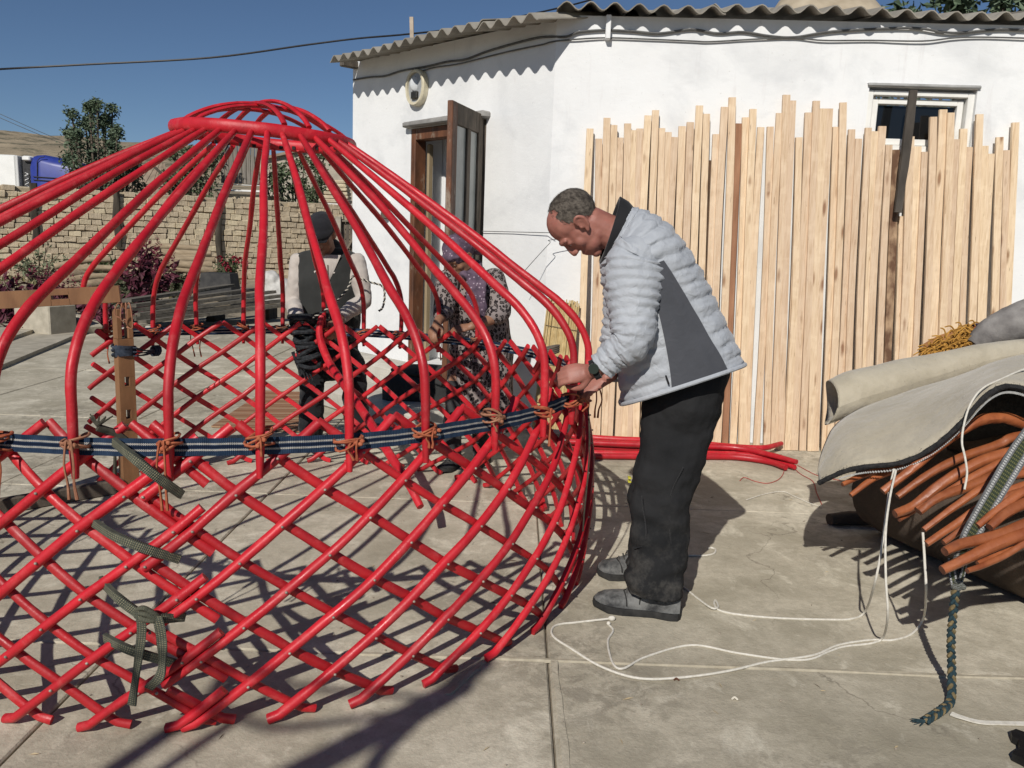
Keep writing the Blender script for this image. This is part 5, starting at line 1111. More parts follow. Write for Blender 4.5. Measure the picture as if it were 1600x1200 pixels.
# ================================================================== PILE AT THE RIGHT
FELT = Mat('grey_white_felt', 1, .05); co = FELT.co(); c = FELT.ramp(FELT.noise(co, 3.2, 7, .65), [(.3, (.33, .29, .215)), (.7, (.455, .41, .32))]); hr = FELT.ramp(FELT.noise(FELT.co((3, 9, 9)), 14, 4, .7), [(.66, 0), (.75, 1)]); c = FELT.mix(FELT.math('MULTIPLY', hr, .5), c, (.17, .145, .11)); wm = FELT.ramp(FELT.noise(co, 11, 6, .75), [(.45, 0), (.8, 1)]); c = FELT.mix(FELT.math('MULTIPLY', wm, .35), c, (.54, .49, .40)); spk = FELT.ramp(FELT.noise(co, 70, 3, .6), [(.66, 0), (.72, 1)]); c = FELT.mix(FELT.math('MULTIPLY', spk, .4), c, (.15, .13, .10)); FELT.col(c)
FELT.bump(FELT.noise(co, 160, 4, .7), .55, .004); FELT.bump(FELT.noise(co, 9, 5), .5, .03); FELT.b.inputs['Sheen Weight'].default_value = .3; FELT = FELT.m
GFELT = simple('dark_grey_felt', (.13, .12, .115), (.27, .255, .24), 14, 1, .6, 120, .005)
DKB = simple('brown_bundle_felt', (.055, .042, .032), (.11, .08, .06), 6, 1, .6, 90, .006); BRD = simple('black_wool_edge_and_shade', (.010, .010, .011), (.035, .034, .034), 90, 1, .9, 200, .004)
dA = V((.37, -.93, 0)).normalized(); nA = V((.93, .37, 0)).normalized(); c0 = G(1318, 838)
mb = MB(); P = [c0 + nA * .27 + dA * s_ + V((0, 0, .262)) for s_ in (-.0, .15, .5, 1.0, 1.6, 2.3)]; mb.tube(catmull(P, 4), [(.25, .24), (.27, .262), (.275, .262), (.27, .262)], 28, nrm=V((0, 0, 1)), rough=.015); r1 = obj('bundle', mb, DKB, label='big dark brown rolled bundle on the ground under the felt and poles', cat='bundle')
mb = MB(); 
for q in range(3): mb.tube(catmull([c0 + nA * .27 + V((0, 0, .262)) - dA * .008 + (nA * math.cos(t) + V((0, 0, 1)) * math.sin(t)) * (.05 + .006 * q + .026 * t) for t in LS(0, 6.28, 10)], 3), .008, 6)
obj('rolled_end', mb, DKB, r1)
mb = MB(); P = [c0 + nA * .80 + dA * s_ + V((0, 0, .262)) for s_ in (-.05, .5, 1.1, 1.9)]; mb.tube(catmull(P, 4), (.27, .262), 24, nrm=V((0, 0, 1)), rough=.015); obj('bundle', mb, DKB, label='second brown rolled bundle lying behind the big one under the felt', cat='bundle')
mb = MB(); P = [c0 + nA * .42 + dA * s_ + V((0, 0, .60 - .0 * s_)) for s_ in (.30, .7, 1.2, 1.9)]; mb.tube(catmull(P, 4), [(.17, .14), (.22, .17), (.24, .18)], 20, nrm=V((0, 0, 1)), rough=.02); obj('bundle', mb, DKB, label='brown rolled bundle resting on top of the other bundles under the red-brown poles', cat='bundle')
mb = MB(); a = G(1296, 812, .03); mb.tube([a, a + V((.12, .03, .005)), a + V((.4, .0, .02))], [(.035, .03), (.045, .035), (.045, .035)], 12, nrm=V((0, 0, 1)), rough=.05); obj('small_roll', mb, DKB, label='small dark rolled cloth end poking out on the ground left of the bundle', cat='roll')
mb = MB(); mb.tube(catmull([W(1500, 655, 3.75), W(1560, 632, 3.6), W(1620, 622, 3.5), W(1720, 622, 3.45)], 4), [(.12, .11), (.17, .15), (.18, .16)], 20, nrm=V((0, 0, 1)), rough=.02); obj('bundle', mb, BRD, label='added black roll standing for the shade in the hollow under the arched felt edge', cat='bundle')  # added roll; its black stands for the shade inside the felt hollow
# felt sheet with black edge
lowE = [(1279, 752, 3.2), (1300, 742, 3.16), (1322, 733, 3.12), (1350, 727, 3.08), (1400, 722, 3.03), (1440, 707, 2.99), (1475, 683, 2.96), (1505, 655, 2.94), (1528, 628, 2.93), (1548, 610, 2.93), (1570, 601, 2.93), (1600, 606, 2.93), (1650, 628, 2.92), (1720, 650, 2.92)]
topE = [(1277, 738, 3.28), (1281, 715, 3.38), (1290, 690, 3.46), (1300, 670, 3.54), (1320, 650, 3.66), (1350, 634, 3.74), (1390, 620, 3.80), (1430, 608, 3.84), (1470, 600, 3.88), (1510, 588, 3.92), (1550, 572, 3.95), (1600, 556, 3.97), (1650, 545, 3.98), (1720, 535, 4.0)]
lo = catmull([W(*p) for p in lowE], 4); hi = catmull([W(*p) for p in topE], 4); rows = []
for k in range(13):
    t = k / 12; rows.append([a.lerp(b, t) + V((0, 0, (.055 * math.sin(math.pi * t) * min(1, (i + 2) / 16) + .010 * nz((a.x * 5, t * 4, 1)) * min(1, k / 3)))) for i, (a, b) in enumerate(zip(lo, hi))])
mb = MB(); mb.slab(rows, .018); fs = obj('felt_sheet', mb, FELT, label='pale grey felt sheet with black edging draped over the bundles', cat='felt', ang=180)
mb = MB(); mb.tube([p + V((0, -.004, -.006)) for p in lo], (.012, .010), 8, rough=.14); 
for q in range(900):
    i = random.randrange(len(lo)); p = lo[i].lerp(lo[min(i + 1, len(lo) - 1)], random.random()) + V((random.uniform(-.01, .01), random.uniform(-.016, .006), random.uniform(-.016, .010))); d = V((random.uniform(-1, 1), random.uniform(-1, .4), random.uniform(-1, .8))).normalized() * random.uniform(.006, .016); sd_ = d.orthogonal().normalized() * .0007; mb.add([p - sd_, p + sd_, p + d], [(0, 1, 2)])
obj('black_edging', mb, BRD, fs)
mb = MB()
for q in range(2600):
    rr_ = random.choice(rows); i = random.randrange(len(rr_) - 1); p = rr_[i].lerp(rr_[i + 1], random.random()); d = V((random.uniform(-1, 1), random.uniform(-1, .3), random.uniform(.2, 1))).normalized() * random.uniform(.003, .009); sd_ = d.orthogonal().normalized() * .0005; mb.add([p - sd_, p + sd_, p + d], [(0, 1, 2)])
obj('felt_fuzz', mb, FELT, fs, kind='stuff')
mb = MB(); Pl = [p + V((.0, -.012, -.026)) for p in lo[6:]]
for i in range(len(Pl) - 1):
    for q in range(3):
        a = Pl[i].lerp(Pl[i + 1], (q + .15) / 3); b = Pl[i].lerp(Pl[i + 1], (q + .85) / 3); mb.tube([a + V((0, 0, .003)), b - V((0, 0, .003))], .0034, 5)
obj('white_stitching', mb, simple('grey_yarn', (.30, .30, .29), (.45, .45, .43), 60, .95), fs, kind='stuff')
mb = MB(); ax = catmull([W(1296, 630, 3.80), W(1330, 615, 3.82), W(1390, 598, 3.86), W(1450, 582, 3.9), W(1520, 562, 3.93), W(1600, 547, 3.96), W(1720, 536, 4.0)], 6); N = len(ax); rows = []
for i, p in enumerate(ax):
    t = i / (N - 1); r = lerp_list([.103, .108, .100, .085, .072, .055, .05], t); rw = []
    for k in range(29): a = 2 * math.pi * k / 28; rr_ = r * (1 + .07 * nz((math.cos(a) * 1.3, math.sin(a) * 1.3, t * 5)) + .03 * nz((a, t * 20, 3))); rw.append(p + V((.015 * math.sin(a * 2 + 1) * (1 - min(1, t * 6)) - (.02 * math.cos(a) * (1 - min(1, t * 8))), -math.cos(a) * rr_ * 1.15, math.sin(a) * rr_)))
    rw[-1] = rw[0]; rows.append(rw)
c_ = sum(rows[0][:-1], V()) / 28; rows.insert(0, [c_ + (q - c_) * .80 + V((.05, 0, 0)) for q in rows[0]]); rows.insert(0, [c_ + V((.10, 0, 0)) + (q - c_) * .1 for q in rows[1]])
mb.grid(rows, flip=True); obj('felt_roll', mb, FELT, label='pale grey felt rolled along the back of the draped felt sheet', cat='felt', ang=180)
mb = MB(); mb.tube(catmull([W(1522, 541, 4.22), W(1545, 522, 4.22), W(1580, 508, 4.2), W(1640, 485, 4.2), W(1720, 470, 4.2)], 5), [.045, .075, .095, .10, .10], 18, rough=.03); obj('felt_roll', mb, GFELT, label='dark grey felt roll at the right edge above the pale felt', cat='felt')
# golden fringe textile
fr_ = thing('fringed_textile', W(1500, 556, 4.3), 'heap of golden fringe with red and navy cloth behind the felt roll', 'textile')
GOLD = simple('golden_fringe', (.30, .145, .025), (.50, .27, .055), 40, .9, .4, 200, .002); mb = MB()
for q in range(420):
    t = random.random(); x = 1446 + 100 * t + random.uniform(-6, 6); ytop = 548 - 42 * min(1, t * 1.7) * (1 - .1 * t); y = random.uniform(ytop, 556 - 12 * t); p = W(x, y, 4.34 - .12 * (y - ytop) / 40 + random.uniform(-.02, .02)); d = V((random.uniform(-1, .5), random.uniform(-.5, .2), random.uniform(-.9, .5))).normalized() * random.uniform(.03, .075)
    mb.tube(catmull([p, p + d * .5 + V((0, -.01, .012)), p + d + V((0, -.01, -.008))], 3), [.0045, .0042, .003], 4)
obj('fringe', mb, GOLD, fr_, kind='stuff')
mb = MB(); rows = []
for j in range(6):
    rows.append([W(1442 + 140 * i / 15, 556 - (40 * math.sin(math.pi * min(1, .15 + i / 15 * .8))) * j / 5 + 2 * nz((i, j, 0)), 4.36 + .02 * j) for i in range(16)])
mb.slab(rows, .02); obj('backing', mb, simple('rust_backing', (.22, .09, .03), (.34, .16, .06), 20), fr_)
for k, (c1, c2) in enumerate((((.02, .015, .05), (.05, .035, .09)), ((.40, .06, .05), (.55, .12, .09)))):
    mb = MB(); mb.tube(catmull([W(1516, 509 + 4 * k, 4.38), W(1530, 507 + 4 * k, 4.38), W(1548, 508 + 4 * k, 4.38), W(1566, 508 + 4 * k, 4.38)], 4), (.02, .007), 8, nrm=V((0, 0, 1))); obj('cloth_fold', mb, simple('fold_cloth%d' % k, c1, c2, 20, .95), fr_)
# red-brown bent poles
BR = Mat('red_brown_varnish', .42, .5); co = BR.co(); c = BR.ramp(BR.noise(BR.co((2, 1, 1)), 10, 6, .6), [(.3, (.20, .052, .018)), (.7, (.33, .105, .038))]); kn = BR.ramp(BR.noise(co, 10, 3), [(.66, 0), (.74, 1)]); c = BR.mix(BR.math('MULTIPLY', kn, .5), c, (.12, .035, .02)); BR.col(BR.vary(c, .14)); BR.bump(BR.noise(co, 30, 4), .4, .004); BR = BR.m
ENDM = simple('sawn_end', (.10, .035, .02), (.2, .08, .045), 60)
BP = [([(1379, 768), (1425, 733), (1470, 695), (1520, 662), (1555, 653), (1600, 662)], 2.98, 20, 'uppermost red-brown bent pole, its bow just under the black felt edge'), ([(1402, 776), (1450, 742), (1500, 716), (1560, 695), (1600, 680)], 2.94, 17, 'red-brown pole second from the top, its tip beside the white cord'),
      ([(1398, 803), (1428, 790), (1470, 757), (1530, 722), (1590, 705), (1640, 700)], 2.88, 21, 'broad red-brown pole with a notched tip, third from the top'), ([(1405, 812), (1424, 800), (1460, 775)], 2.90, 11, 'short thin red-brown stub showing under the notched pole'), ([(1432, 797), (1480, 770), (1540, 735), (1610, 712)], 2.84, 16, 'red-brown pole just below the notched pole'),
      ([(1436, 800), (1468, 777), (1515, 760), (1560, 742), (1615, 728)], 2.80, 19, 'red-brown pole with a stepped end at the middle of the fan'), ([(1443, 828), (1490, 793), (1545, 758), (1615, 738)], 2.75, 15, 'slim red-brown pole with its tip at the hanging white cord'), ([(1447, 850), (1495, 818), (1545, 785), (1615, 755)], 2.70, 17, 'red-brown pole whose square tip just reaches the second white cord'), ([(1474, 848), (1510, 822), (1560, 785), (1615, 765)], 2.66, 15, 'red-brown pole behind the grey-green strap with a blunt tip'),
      ([(1527, 822), (1560, 795), (1600, 768), (1650, 745)], 2.52, 17, 'red-brown pole crossing in front of the strap near the right edge'), ([(1546, 824), (1570, 803), (1605, 785), (1650, 775)], 2.50, 21, 'glossy red-brown pole right of the strap at the edge'), ([(1476, 862), (1500, 851), (1560, 836), (1615, 815), (1660, 800)], 2.46, 23, 'thick red-brown pole with a narrow stepped tip below the strap'), ([(1472, 891), (1520, 868), (1570, 845), (1620, 828), (1660, 820)], 2.44, 24, 'thick red-brown pole with a flat cut tip, lowest of the long ones'),
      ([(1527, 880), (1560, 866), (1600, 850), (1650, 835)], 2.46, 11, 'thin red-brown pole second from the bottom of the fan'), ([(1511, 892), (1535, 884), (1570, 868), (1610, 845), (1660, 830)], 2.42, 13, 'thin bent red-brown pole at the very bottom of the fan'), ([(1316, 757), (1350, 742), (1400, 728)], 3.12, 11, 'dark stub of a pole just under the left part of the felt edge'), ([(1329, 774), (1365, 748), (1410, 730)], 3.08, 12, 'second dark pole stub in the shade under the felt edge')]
for k, (pl, Y0, wd2, lab) in enumerate(BP):
    pts = [W(x, y, Y0 + .10 * i / len(pl)) for i, (x, y) in enumerate(pl)]
    if pl[-1][0] > 1590: e = pts[-1] + (pts[-1] - pts[-2]).normalized() * .5; pts.append(e + V((.05, .02, -.10)))
    P = catmull(pts, 6); r = wd2 / 1289 * Y0 * .5; mb = MB(); r *= .84; mb.tube(P, [(r * .74, r * .8), (r * .95, r * .95), (r * 1.02, r), (r, r)], prof=[(math.copysign(abs(a) ** .75, a), math.copysign(abs(b) ** .75, b)) for a, b in ROUND(12)], nrm=V((.1, -.55, .8)), rough=.025)
    mb.m[-2] = 1
    obj('bent_pole', mb, [BR, ENDM], label=lab, cat='pole', group='red-brown bent poles of the pile', ang=35)
# strap, knot and braided rope
m = Mat('grey_green_strap', .95, .1); sx = m.n('ShaderNodeSeparateXYZ'); m.l(m.tc.outputs['UV'], sx.inputs[0]); u, v = sx.outputs[0], sx.outputs[1]; av = m.math('ABSOLUTE', m.math('SUBTRACT', v, .5)); cen = m.math('LESS_THAN', av, .2); edge = m.math('MULTIPLY', m.math('GREATER_THAN', av, .27), m.math('LESS_THAN', av, .41)); dash = m.math('GREATER_THAN', m.math('SINE', m.math('MULTIPLY', u, 2 * math.pi / .009)), -.25)
base_ = m.ramp(m.noise(m.co(), 60, 3), [(.3, (.09, .092, .095)), (.7, (.17, .172, .175))]); c = m.mix(m.math('MULTIPLY', edge, dash), base_, (.40, .40, .385)); dash2 = m.math('MULTIPLY', m.math('GREATER_THAN', m.math('SINE', m.math('MULTIPLY', u, 2 * math.pi / .013)), .1), m.math('GREATER_THAN', m.math('SINE', m.math('MULTIPLY', v, 2 * math.pi * 11)), -.2)); c = m.mix(cen, c, m.mix(dash2, (.035, .045, .03), (.13, .13, .055))); m.col(c); m.bump(m.math('SINE', m.math('MULTIPLY', u, 2 * math.pi / .0045)), .5, .0012); STRAP = m.m
mb = MB(); P = catmull([W(1640, 640, 2.66), W(1600, 695, 2.62), W(1565, 752, 2.57), (W(1530, 812, 2.53)), W(1506, 858, 2.51), W(1498, 885, 2.54)], 8); ribbon(mb, P, V((1, .25, .55)), .064, .004); st = obj('woven_strap', mb, STRAP, label='grey green woven strap with white edges binding the red-brown poles', cat='strap', ang=80)
mb = MB()
for a in (-8, 9): ribbon(mb, catmull([W(1497 + a * 1.3, 872, 2.56), W(1496 + a, 895, 2.545), W(1495 + a * .4, 914, 2.53)], 5), V((1, .5 * a / 9, 0)), .022, .003)
for q in range(9): mb.ell(W(1495 + random.uniform(-10, 10), 914 + random.uniform(-5, 5), 2.53), (.012, .010, .010), nu=8, nv=6)
obj('strap_knot', mb, STRAP, st)
BLUE = simple('teal_strand', (.010, .026, .033), (.026, .052, .062), 60, .95); OCH = simple('ochre_strand', (.11, .085, .04), (.20, .15, .075), 60, .95)
mb = MB(); P = catmull([W(1494, 915, 2.535), W(1490, 950, 2.53), W(1486, 1000, 2.53), W(1487, 1045, 2.53)] + [G(1486, 1092, .014), G(1476, 1106, .014), G(1462, 1116, .014), G(1446, 1126, .014)], 14)
P2 = P; N = len(P2); L = 0; paths = [[], [], []]
for i in range(N):
    t = (P2[min(i + 1, N - 1)] - P2[max(i - 1, 0)]).normalized(); sd_ = V((1, 0, 0)); sd_ = (sd_ - t * sd_.dot(t)).normalized(); n_ = t.cross(sd_)
    for k in range(3): a = 2 * math.pi * (L / .055 + k / 3); paths[k].append(P2[i] + sd_ * .0085 * math.sin(a) + n_ * .005 * math.sin(2 * a))
    if i < N - 1: L += (P2[i + 1] - P2[i]).length
for k in range(3): mb.tube(paths[k], (.0072, .0065), 6, mi=1 if k == 1 else 0)
e = P2[-1]
for q in range(16): mb.tube([e, e + V((-.03 + random.uniform(-.012, .008), random.uniform(-.02, .012), random.uniform(-.010, .012)))], [.003, .0012], 4, mi=0)
obj('braided_rope', mb, [BLUE, OCH], label='teal and ochre braided rope hanging from the strap knot to the concrete', cat='rope')
# white cords
WC = simple('white_cord', (.52, .49, .42), (.68, .65, .58), 80, .9, .5, 400, .0008)
def cord(pts, r, lab, cat='cord'): mb = MB(); mb.tube(catmull(pts, 7), r * .78, 7, rough=.06); return obj('rope', mb, WC, label=lab, cat='rope')
cord([W(1640, 566, 3.2), W(1600, 577, 3.12), W(1565, 592, 3.02), W(1535, 607, 2.96), W(1517, 630, 2.92), W(1507, 660, 2.90), W(1503, 690, 2.87), W(1508, 715, 2.83), W(1511, 740, 2.80), W(1507, 765, 2.77)], .0048, 'white cord lying over the felt and dropping across the red-brown poles')
z = .0055
cord([W(1397, 733, 3.02), W(1390, 765, 2.98), W(1385, 800, 2.92), W(1377, 860, 2.86), W(1367, 910, 2.82), G(1352, 955, .03), G(1330, 967, z), G(1290, 968, z), G(1220, 966, z), G(1160, 961, z), G(1125, 954, z), G(1116, 944, z), G(1118, 938, z), G(1122, 948, z + .004), G(1112, 950, z + .006), G(1090, 935, z), G(1066, 915, z), G(1045, 895, z)], .0055, 'white cord running flat across the concrete to behind the man')
cord([W(1400, 735, 3.0), W(1391, 775, 2.9), W(1384, 830, 2.8), W(1384, 900, 2.72), W(1387, 960, 2.68), G(1380, 995, .03), G(1362, 1005, z), G(1320, 1010, z), G(1295, 1018, z), G(1265, 1030, z), G(1220, 1030, z), G(1150, 1020, z), G(1080, 1008, z), G(1010, 1026, z), G(975, 1044, z), G(960, 1040, z), G(952, 1020, z), G(950, 1000, z), G(958, 985, z), G(950, 975, z)], .0052, 'white cord hanging from the felt and looping back toward the near boot')
cord([W(1442, 832, 2.72), W(1445, 880, 2.68), W(1447, 925, 2.66), G(1443, 965, .05), G(1425, 990, z), G(1395, 1000, z), G(1360, 1000, z), G(1310, 1008, z), G(1270, 1024, z), G(1200, 1034, z), G(1140, 1048, z), G(1070, 1058, z), G(1000, 1060, z), G(940, 1042, z), G(890, 1012, z), G(866, 996, z), G(862, 984, z), G(872, 976, z), G(905, 972, z), G(940, 968, z + .004), G(957, 966, z + .004)], .0055, 'white cord hanging beside the poles and making the long loop at the seam')
mb = MB(); mb.ell(G(956, 966, .012), (.014, .010, .010)); mb.ell(G(951, 974, .009), (.008, .008, .008)); obj('cord_knot', mb, WC, label='white cord knot on the concrete by the toe of the near boot', cat='knot')
cord([G(1040, 870, z), G(1075, 868, z), G(1100, 868, z), G(1115, 865, z), G(1118, 859, z), G(1112, 856, z), G(1106, 857, z)], .0055, 'short white cord loop on the concrete in the shadow behind the man')
cord([G(1166, 781, .004), G(1195, 772, .004), G(1222, 768, .004), G(1240, 775, .004), G(1262, 785, .004), G(1285, 793, .004)], .0035, 'thin white cord on the concrete left of the small dark roll')
mb = MB(); ribbon(mb, catmull([G(1486, 1115, .006), G(1500, 1120, .008), G(1530, 1128, .006), G(1570, 1130, .006), G(1680, 1132, .006)], 6), V((0, 1, .1)), .016, .004); obj('white_tape', mb, WC, label='white tape lying on the concrete by the frayed end of the braided rope', cat='tape')
mb = MB(); 
pl = [(1578, 1152), (1586, 1149), (1600, 1154), (1660, 1160), (1680, 1215), (1610, 1205), (1596, 1196), (1580, 1188), (1583, 1184), (1592, 1178), (1590, 1166), (1580, 1160)]
low = [G(x, y, .001) for x, y in pl]; up2 = [p + V((0, 0, .022)) for p in low]; N = len(low); mb.add(low + up2, [tuple(range(N, 2 * N))[::-1], tuple(range(N))] + [(i + N, (i + 1) % N + N, (i + 1) % N, i) for i in range(N)]); obj('black_outline', mb, simple('flat_black', (.006, .006, .006), (.015, .015, .015), 30, .5), label='flat black notched shape on the concrete at the lower right corner', cat='object')  # low flat black outline with a notch, only its shape is given
# dark thin cord hanging on the right side of the frame
mb = MB(); mb.tube(catmull([W(915, 612, 3.2), W(920, 650, 3.12), W(921, 700, 3.1), W(917, 760, 3.08), W(913, 800, 3.08), W(911, 830, 3.1)], 5), .003, 5); obj('dangling_cord', mb, TW, label='thin dark cord dangling down the right side of the lattice from the hands', cat='cord')

for (x, y, r, c1, c2, lab) in ((1057, 1062, .007, (.06, .02, .01), (.12, .045, .02), 'tiny brown curled scrap on the concrete below the cord loop'), (1148, 1092, .008, (.5, .46, .38), (.65, .6, .5), 'tiny pale chip on the concrete in front of the cord loop')):
    mb = MB(); c = G(x, y, r * .5); mb.limb([c + V((-r, 0, 0)), c + V((0, r * .4, r * .5)), c + V((r, -r * .2, 0))], r * .45, 7); obj('scrap', mb, simple('scrap_' + str(x), c1, c2, 60), label=lab, cat='scrap')
# ================================================================== BEHIND THE FRAME
# ---- adobe wall
WA, WB = W(0, 440, 20.0), W(548, 441, 25.0); WA.z = WB.z = 0; wdv = (WB - WA).normalized(); WA = WA - wdv * 3.0; wl = (WB - WA).length; wn = V((wdv.y, -wdv.x, 0))
zt = lambda u: (2.38 - .0 * u)
wth = thing('adobe_wall', WA, 'long weathered mud brick yard wall with dark posts at the back left', 'wall')
MUD = simple('mud_joint', (.30, .245, .165), (.44, .37, .26), 12, .95, .7, 30, .01)
rotW = Matrix.Rotation(math.atan2(wdv.y, wdv.x), 3, 'Z')
mb = MB(); mb.bevbox(WA + wdv * wl / 2 - wn * .16 + V((0, 0, 1.15)), (wl, .26, 2.36), .03, rotW); obj('mortar_core', mb, MUD, wth)
m = Mat('adobe', .97, .1); co = m.co(); oi = m.n('ShaderNodeObjectInfo'); c = m.ramp(m.noise(co, 5, 6, .65), [(.3, (.42, .345, .235)), (.7, (.58, .49, .35))]); m.col(m.vary(c, .10, .006)); m.bump(m.noise(co, 14, 5, .65), .7, .03); ADOBE = m.m
variants = []
for q in range(8):
    b = MB(); b.bevbox((0, 0, 0), (.254, .20, .139), .013, jit=.012); variants.append(b.mesh('brick', ADOBE, smooth=False))
CH, CW = .147, .262; cells = []
for r in range(16):
    u = -.13 * (r % 2) + random.uniform(-.03, .03)
    while u < wl:
        w = CW * random.uniform(.82, 1.15)
        if not (r == 15 and random.random() < .25): cells.append((r, u + w / 2, w))
        u += w
def vis(u):  # the nearest stretch that the photograph shows
    return u > 2.6
idx = sorted([c for c in cells if vis(c[1])], key=lambda c: c[1] + (0 if c[0] > 5 else 5))[:298]; idxs = set(idx); rest = MB()
for cc_ in cells:
    r, u, w = cc_; p = WA + wdv * u + wn * (-.022 + random.uniform(-.022, .024)) + V((0, 0, .075 + CH * r + random.uniform(-.012, .012) + .02 * nz((u, r, 0), .7)))
    rz = Matrix.Rotation(math.atan2(wdv.y, wdv.x) + random.uniform(-.05, .05), 4, 'Z') @ Matrix.Rotation(random.uniform(-.03, .03), 4, 'Y')
    sc = (w / CW, 1, random.uniform(.90, 1.08))
    if cc_ in idxs:
        o = bpy.data.objects.new('brick', random.choice(variants)); COL.objects.link(o); o.parent = wth; o.location = p - WA; o.rotation_euler = rz.to_euler(); o.scale = sc
    else:
        me = random.choice(variants); rest.add([p + (rz.to_3x3() @ V((v.co.x * sc[0], v.co.y, v.co.z * sc[2]))) for v in me.vertices], [tuple(f.vertices) for f in me.polygons])
obj('brickwork', rest, ADOBE, wth, smooth=False, kind='stuff')
OLDP = simple('dark_old_post', (.03, .025, .02), (.09, .075, .055), 8, .95, .8, 20, .01, (1, 1, .3))
def wallu(px): d = ray(px, 400); n = V((wdv.y, -wdv.x, 0)); t = (n.dot(WA) - 0) / n.dot(d); return (V((d.x * t, d.y * t, 0)) - WA).dot(wdv)
for px, z0, z1 in ((57, 1.05, 2.42), (184, .95, 2.40), (341, .0, 2.36)):
    mb = MB(); u = wallu(px); P = [WA + wdv * (u + .02 * math.sin(t * 9)) + wn * .13 + V((0, 0, z0 + (z1 - z0) * t)) for t in LS(0, 1, 7)]; mb.tube(P, (.085, .06), 8, nrm=wn, rough=.12); obj('post', mb, OLDP, wth)
# ---- foliage helpers
def leafmat(name, a, b, c_=None):
    m = Mat(name, .6, .3); co = m.co(); c = m.ramp(m.noise(co, 2.2, 4), [(.3, a), (.7, b)]); m.col(c); m.b.inputs['Transmission Weight'].default_value = 0; return m.m
def leaf(mb, p, d, s, w=.45, mi=0):
    d = d.normalized(); a = d.orthogonal().normalized(); a = Matrix.Rotation(random.uniform(0, 6.28), 3, d) @ a; q = d.cross(a)
    mid = p + d * s * .5 + q * s * .10; tip = p + d * s - q * s * .08; mb.add([p, mid + a * s * w * .5, tip, mid - a * s * w * .5], [(0, 1, 2), (0, 2, 3)], mi)
TL = leafmat('tree_leaf', (.055, .088, .055), (.135, .175, .105)); TL2 = leafmat('olive_leaf', (.05, .075, .038), (.125, .155, .08)); BRK = simple('tree_bark', (.07, .055, .04), (.16, .13, .1), 10, .95, .7, 30)
def tree(loc, shoots, lab, mat, leafs=.16, nleaf=42, trunk=.10):
    t = thing('tree', loc, lab, 'tree', 'trees behind the mud brick wall'); cr = MB(); tk = MB(); loc = V(loc)
    tk.tube([loc, loc + V((.05, 0, .7)), loc + V((0, .05, 1.5))], [trunk * 1.2, trunk, trunk * .8], 8, rough=.06)
    for (dx, dy, h, sp) in shoots:
        top = loc + V((dx, dy, h)); mid = loc + V((dx * .55, dy * .55, h * .45)); P = catmull([loc + V((0, 0, .8)), mid, top + V((0, 0, -.2 * h * .3)), top], 6); tk.tube(P, [trunk * .5, trunk * .3, .012], 5)
        for q in range(nleaf):
            k = random.uniform(.22, 1) ** .75; p = lerp_list(P, k); sd_ = sp * (1.05 - k) + .05; o = V((random.gauss(0, 1), random.gauss(0, 1), random.gauss(0, .6))) * sd_ * .55; tw_ = p + o; 
            for z in range(4): leaf(cr, tw_ + V((random.gauss(0, .07), random.gauss(0, .07), random.gauss(0, .07))), V((random.uniform(-1, 1), random.uniform(-1, 1), random.uniform(-.9, .35))), leafs * random.uniform(.7, 1.25), .5)
    obj('trunk', tk, BRK, t); obj('crown', cr, mat, t, smooth=False); return t
def shoots(n, wx, h0, h1, sp, bias=None):
    o = []
    for i in range(n): x = -1 + 2 * (i + .5) / n + random.uniform(-.1, .1); hh = bias(x) if bias else 1; o.append((x * wx, random.uniform(-.7, .7), (h0 + (h1 - h0) * random.random()) * hh, sp))
    return o
def gxy(px, Y): p = W(px, 400, Y); return V((p.x, p.y, 0))
tree(gxy(156, 27), shoots(20, 1.05, 3.9, 5.6, .25, lambda x: 1.0 - .22 * abs(x - .25) ** 1.5), 'tall leafy tree standing against the sky over the left wall', TL, .12, 92, .12)
tree(gxy(196, 27.6), shoots(9, .62, 2.9, 4.2, .32), 'shorter bushy tree right beside the tall one over the wall', TL, .15, 46, .08)
tree(gxy(306, 27), shoots(12, .95, 2.9, 4.15, .55), 'dark bushy tree seen through the roof poles left of the grey boards', TL2, .15, 56)
tree(gxy(462, 28.5), shoots(14, 1.05, 2.7, 4.2, .55), 'broad leafy tree seen through the roof poles behind the cap of the man', TL2, .15, 56)
tree(V((3.1, 13.2, 0)) + V((-.9, 3, 0)), shoots(8, .9, 4.7, 5.4, .5), 'dark tree top just showing over the middle of the house roof', TL, .14, 40)
tree(V((7.0, 16.0, 0)), shoots(14, 2.2, 5.0, 6.2, .8), 'dark tree mass over the right end of the house roof', TL, .2, 60)
# ---- lorry beyond the wall
tk = thing('lorry', gxy(60, 36), 'white trailer lorry with blue cab parked beyond the mud brick wall', 'lorry')
PW = simple('white_trailer', (.70, .70, .67), (.80, .80, .77), 2, .5, .05); PBL = simple('blue_cab_paint', (.022, .035, .20), (.03, .048, .26), 3, .35, .03); DKM = simple('dark_gap', (.02, .02, .022), (.05, .05, .05), 10)
p0 = W(-260, 242, 36); p1 = W(23, 242, 36); zb = .9
def bx(pa, pb, z0, z1, dep, mat, name, par, b=.05, dy=0): 
    mb = MB(); mb.bevbox(((pa.x + pb.x) / 2, pa.y + dep / 2 + dy, (z0 + z1) / 2), (abs(pb.x - pa.x), dep, z1 - z0), b); return obj(name, mb, mat, par)
bx(p0, p1, 1.1, p1.z, 2.4, PW, 'trailer', tk); bx(p1 + V((.01, 0, 0)), W(27, 242, 36), 1.1, p1.z - .02, 2.3, simple('trailer_edge', (.5, .5, .5), (.62, .62, .6), 3), 'corner_post', tk, .02)
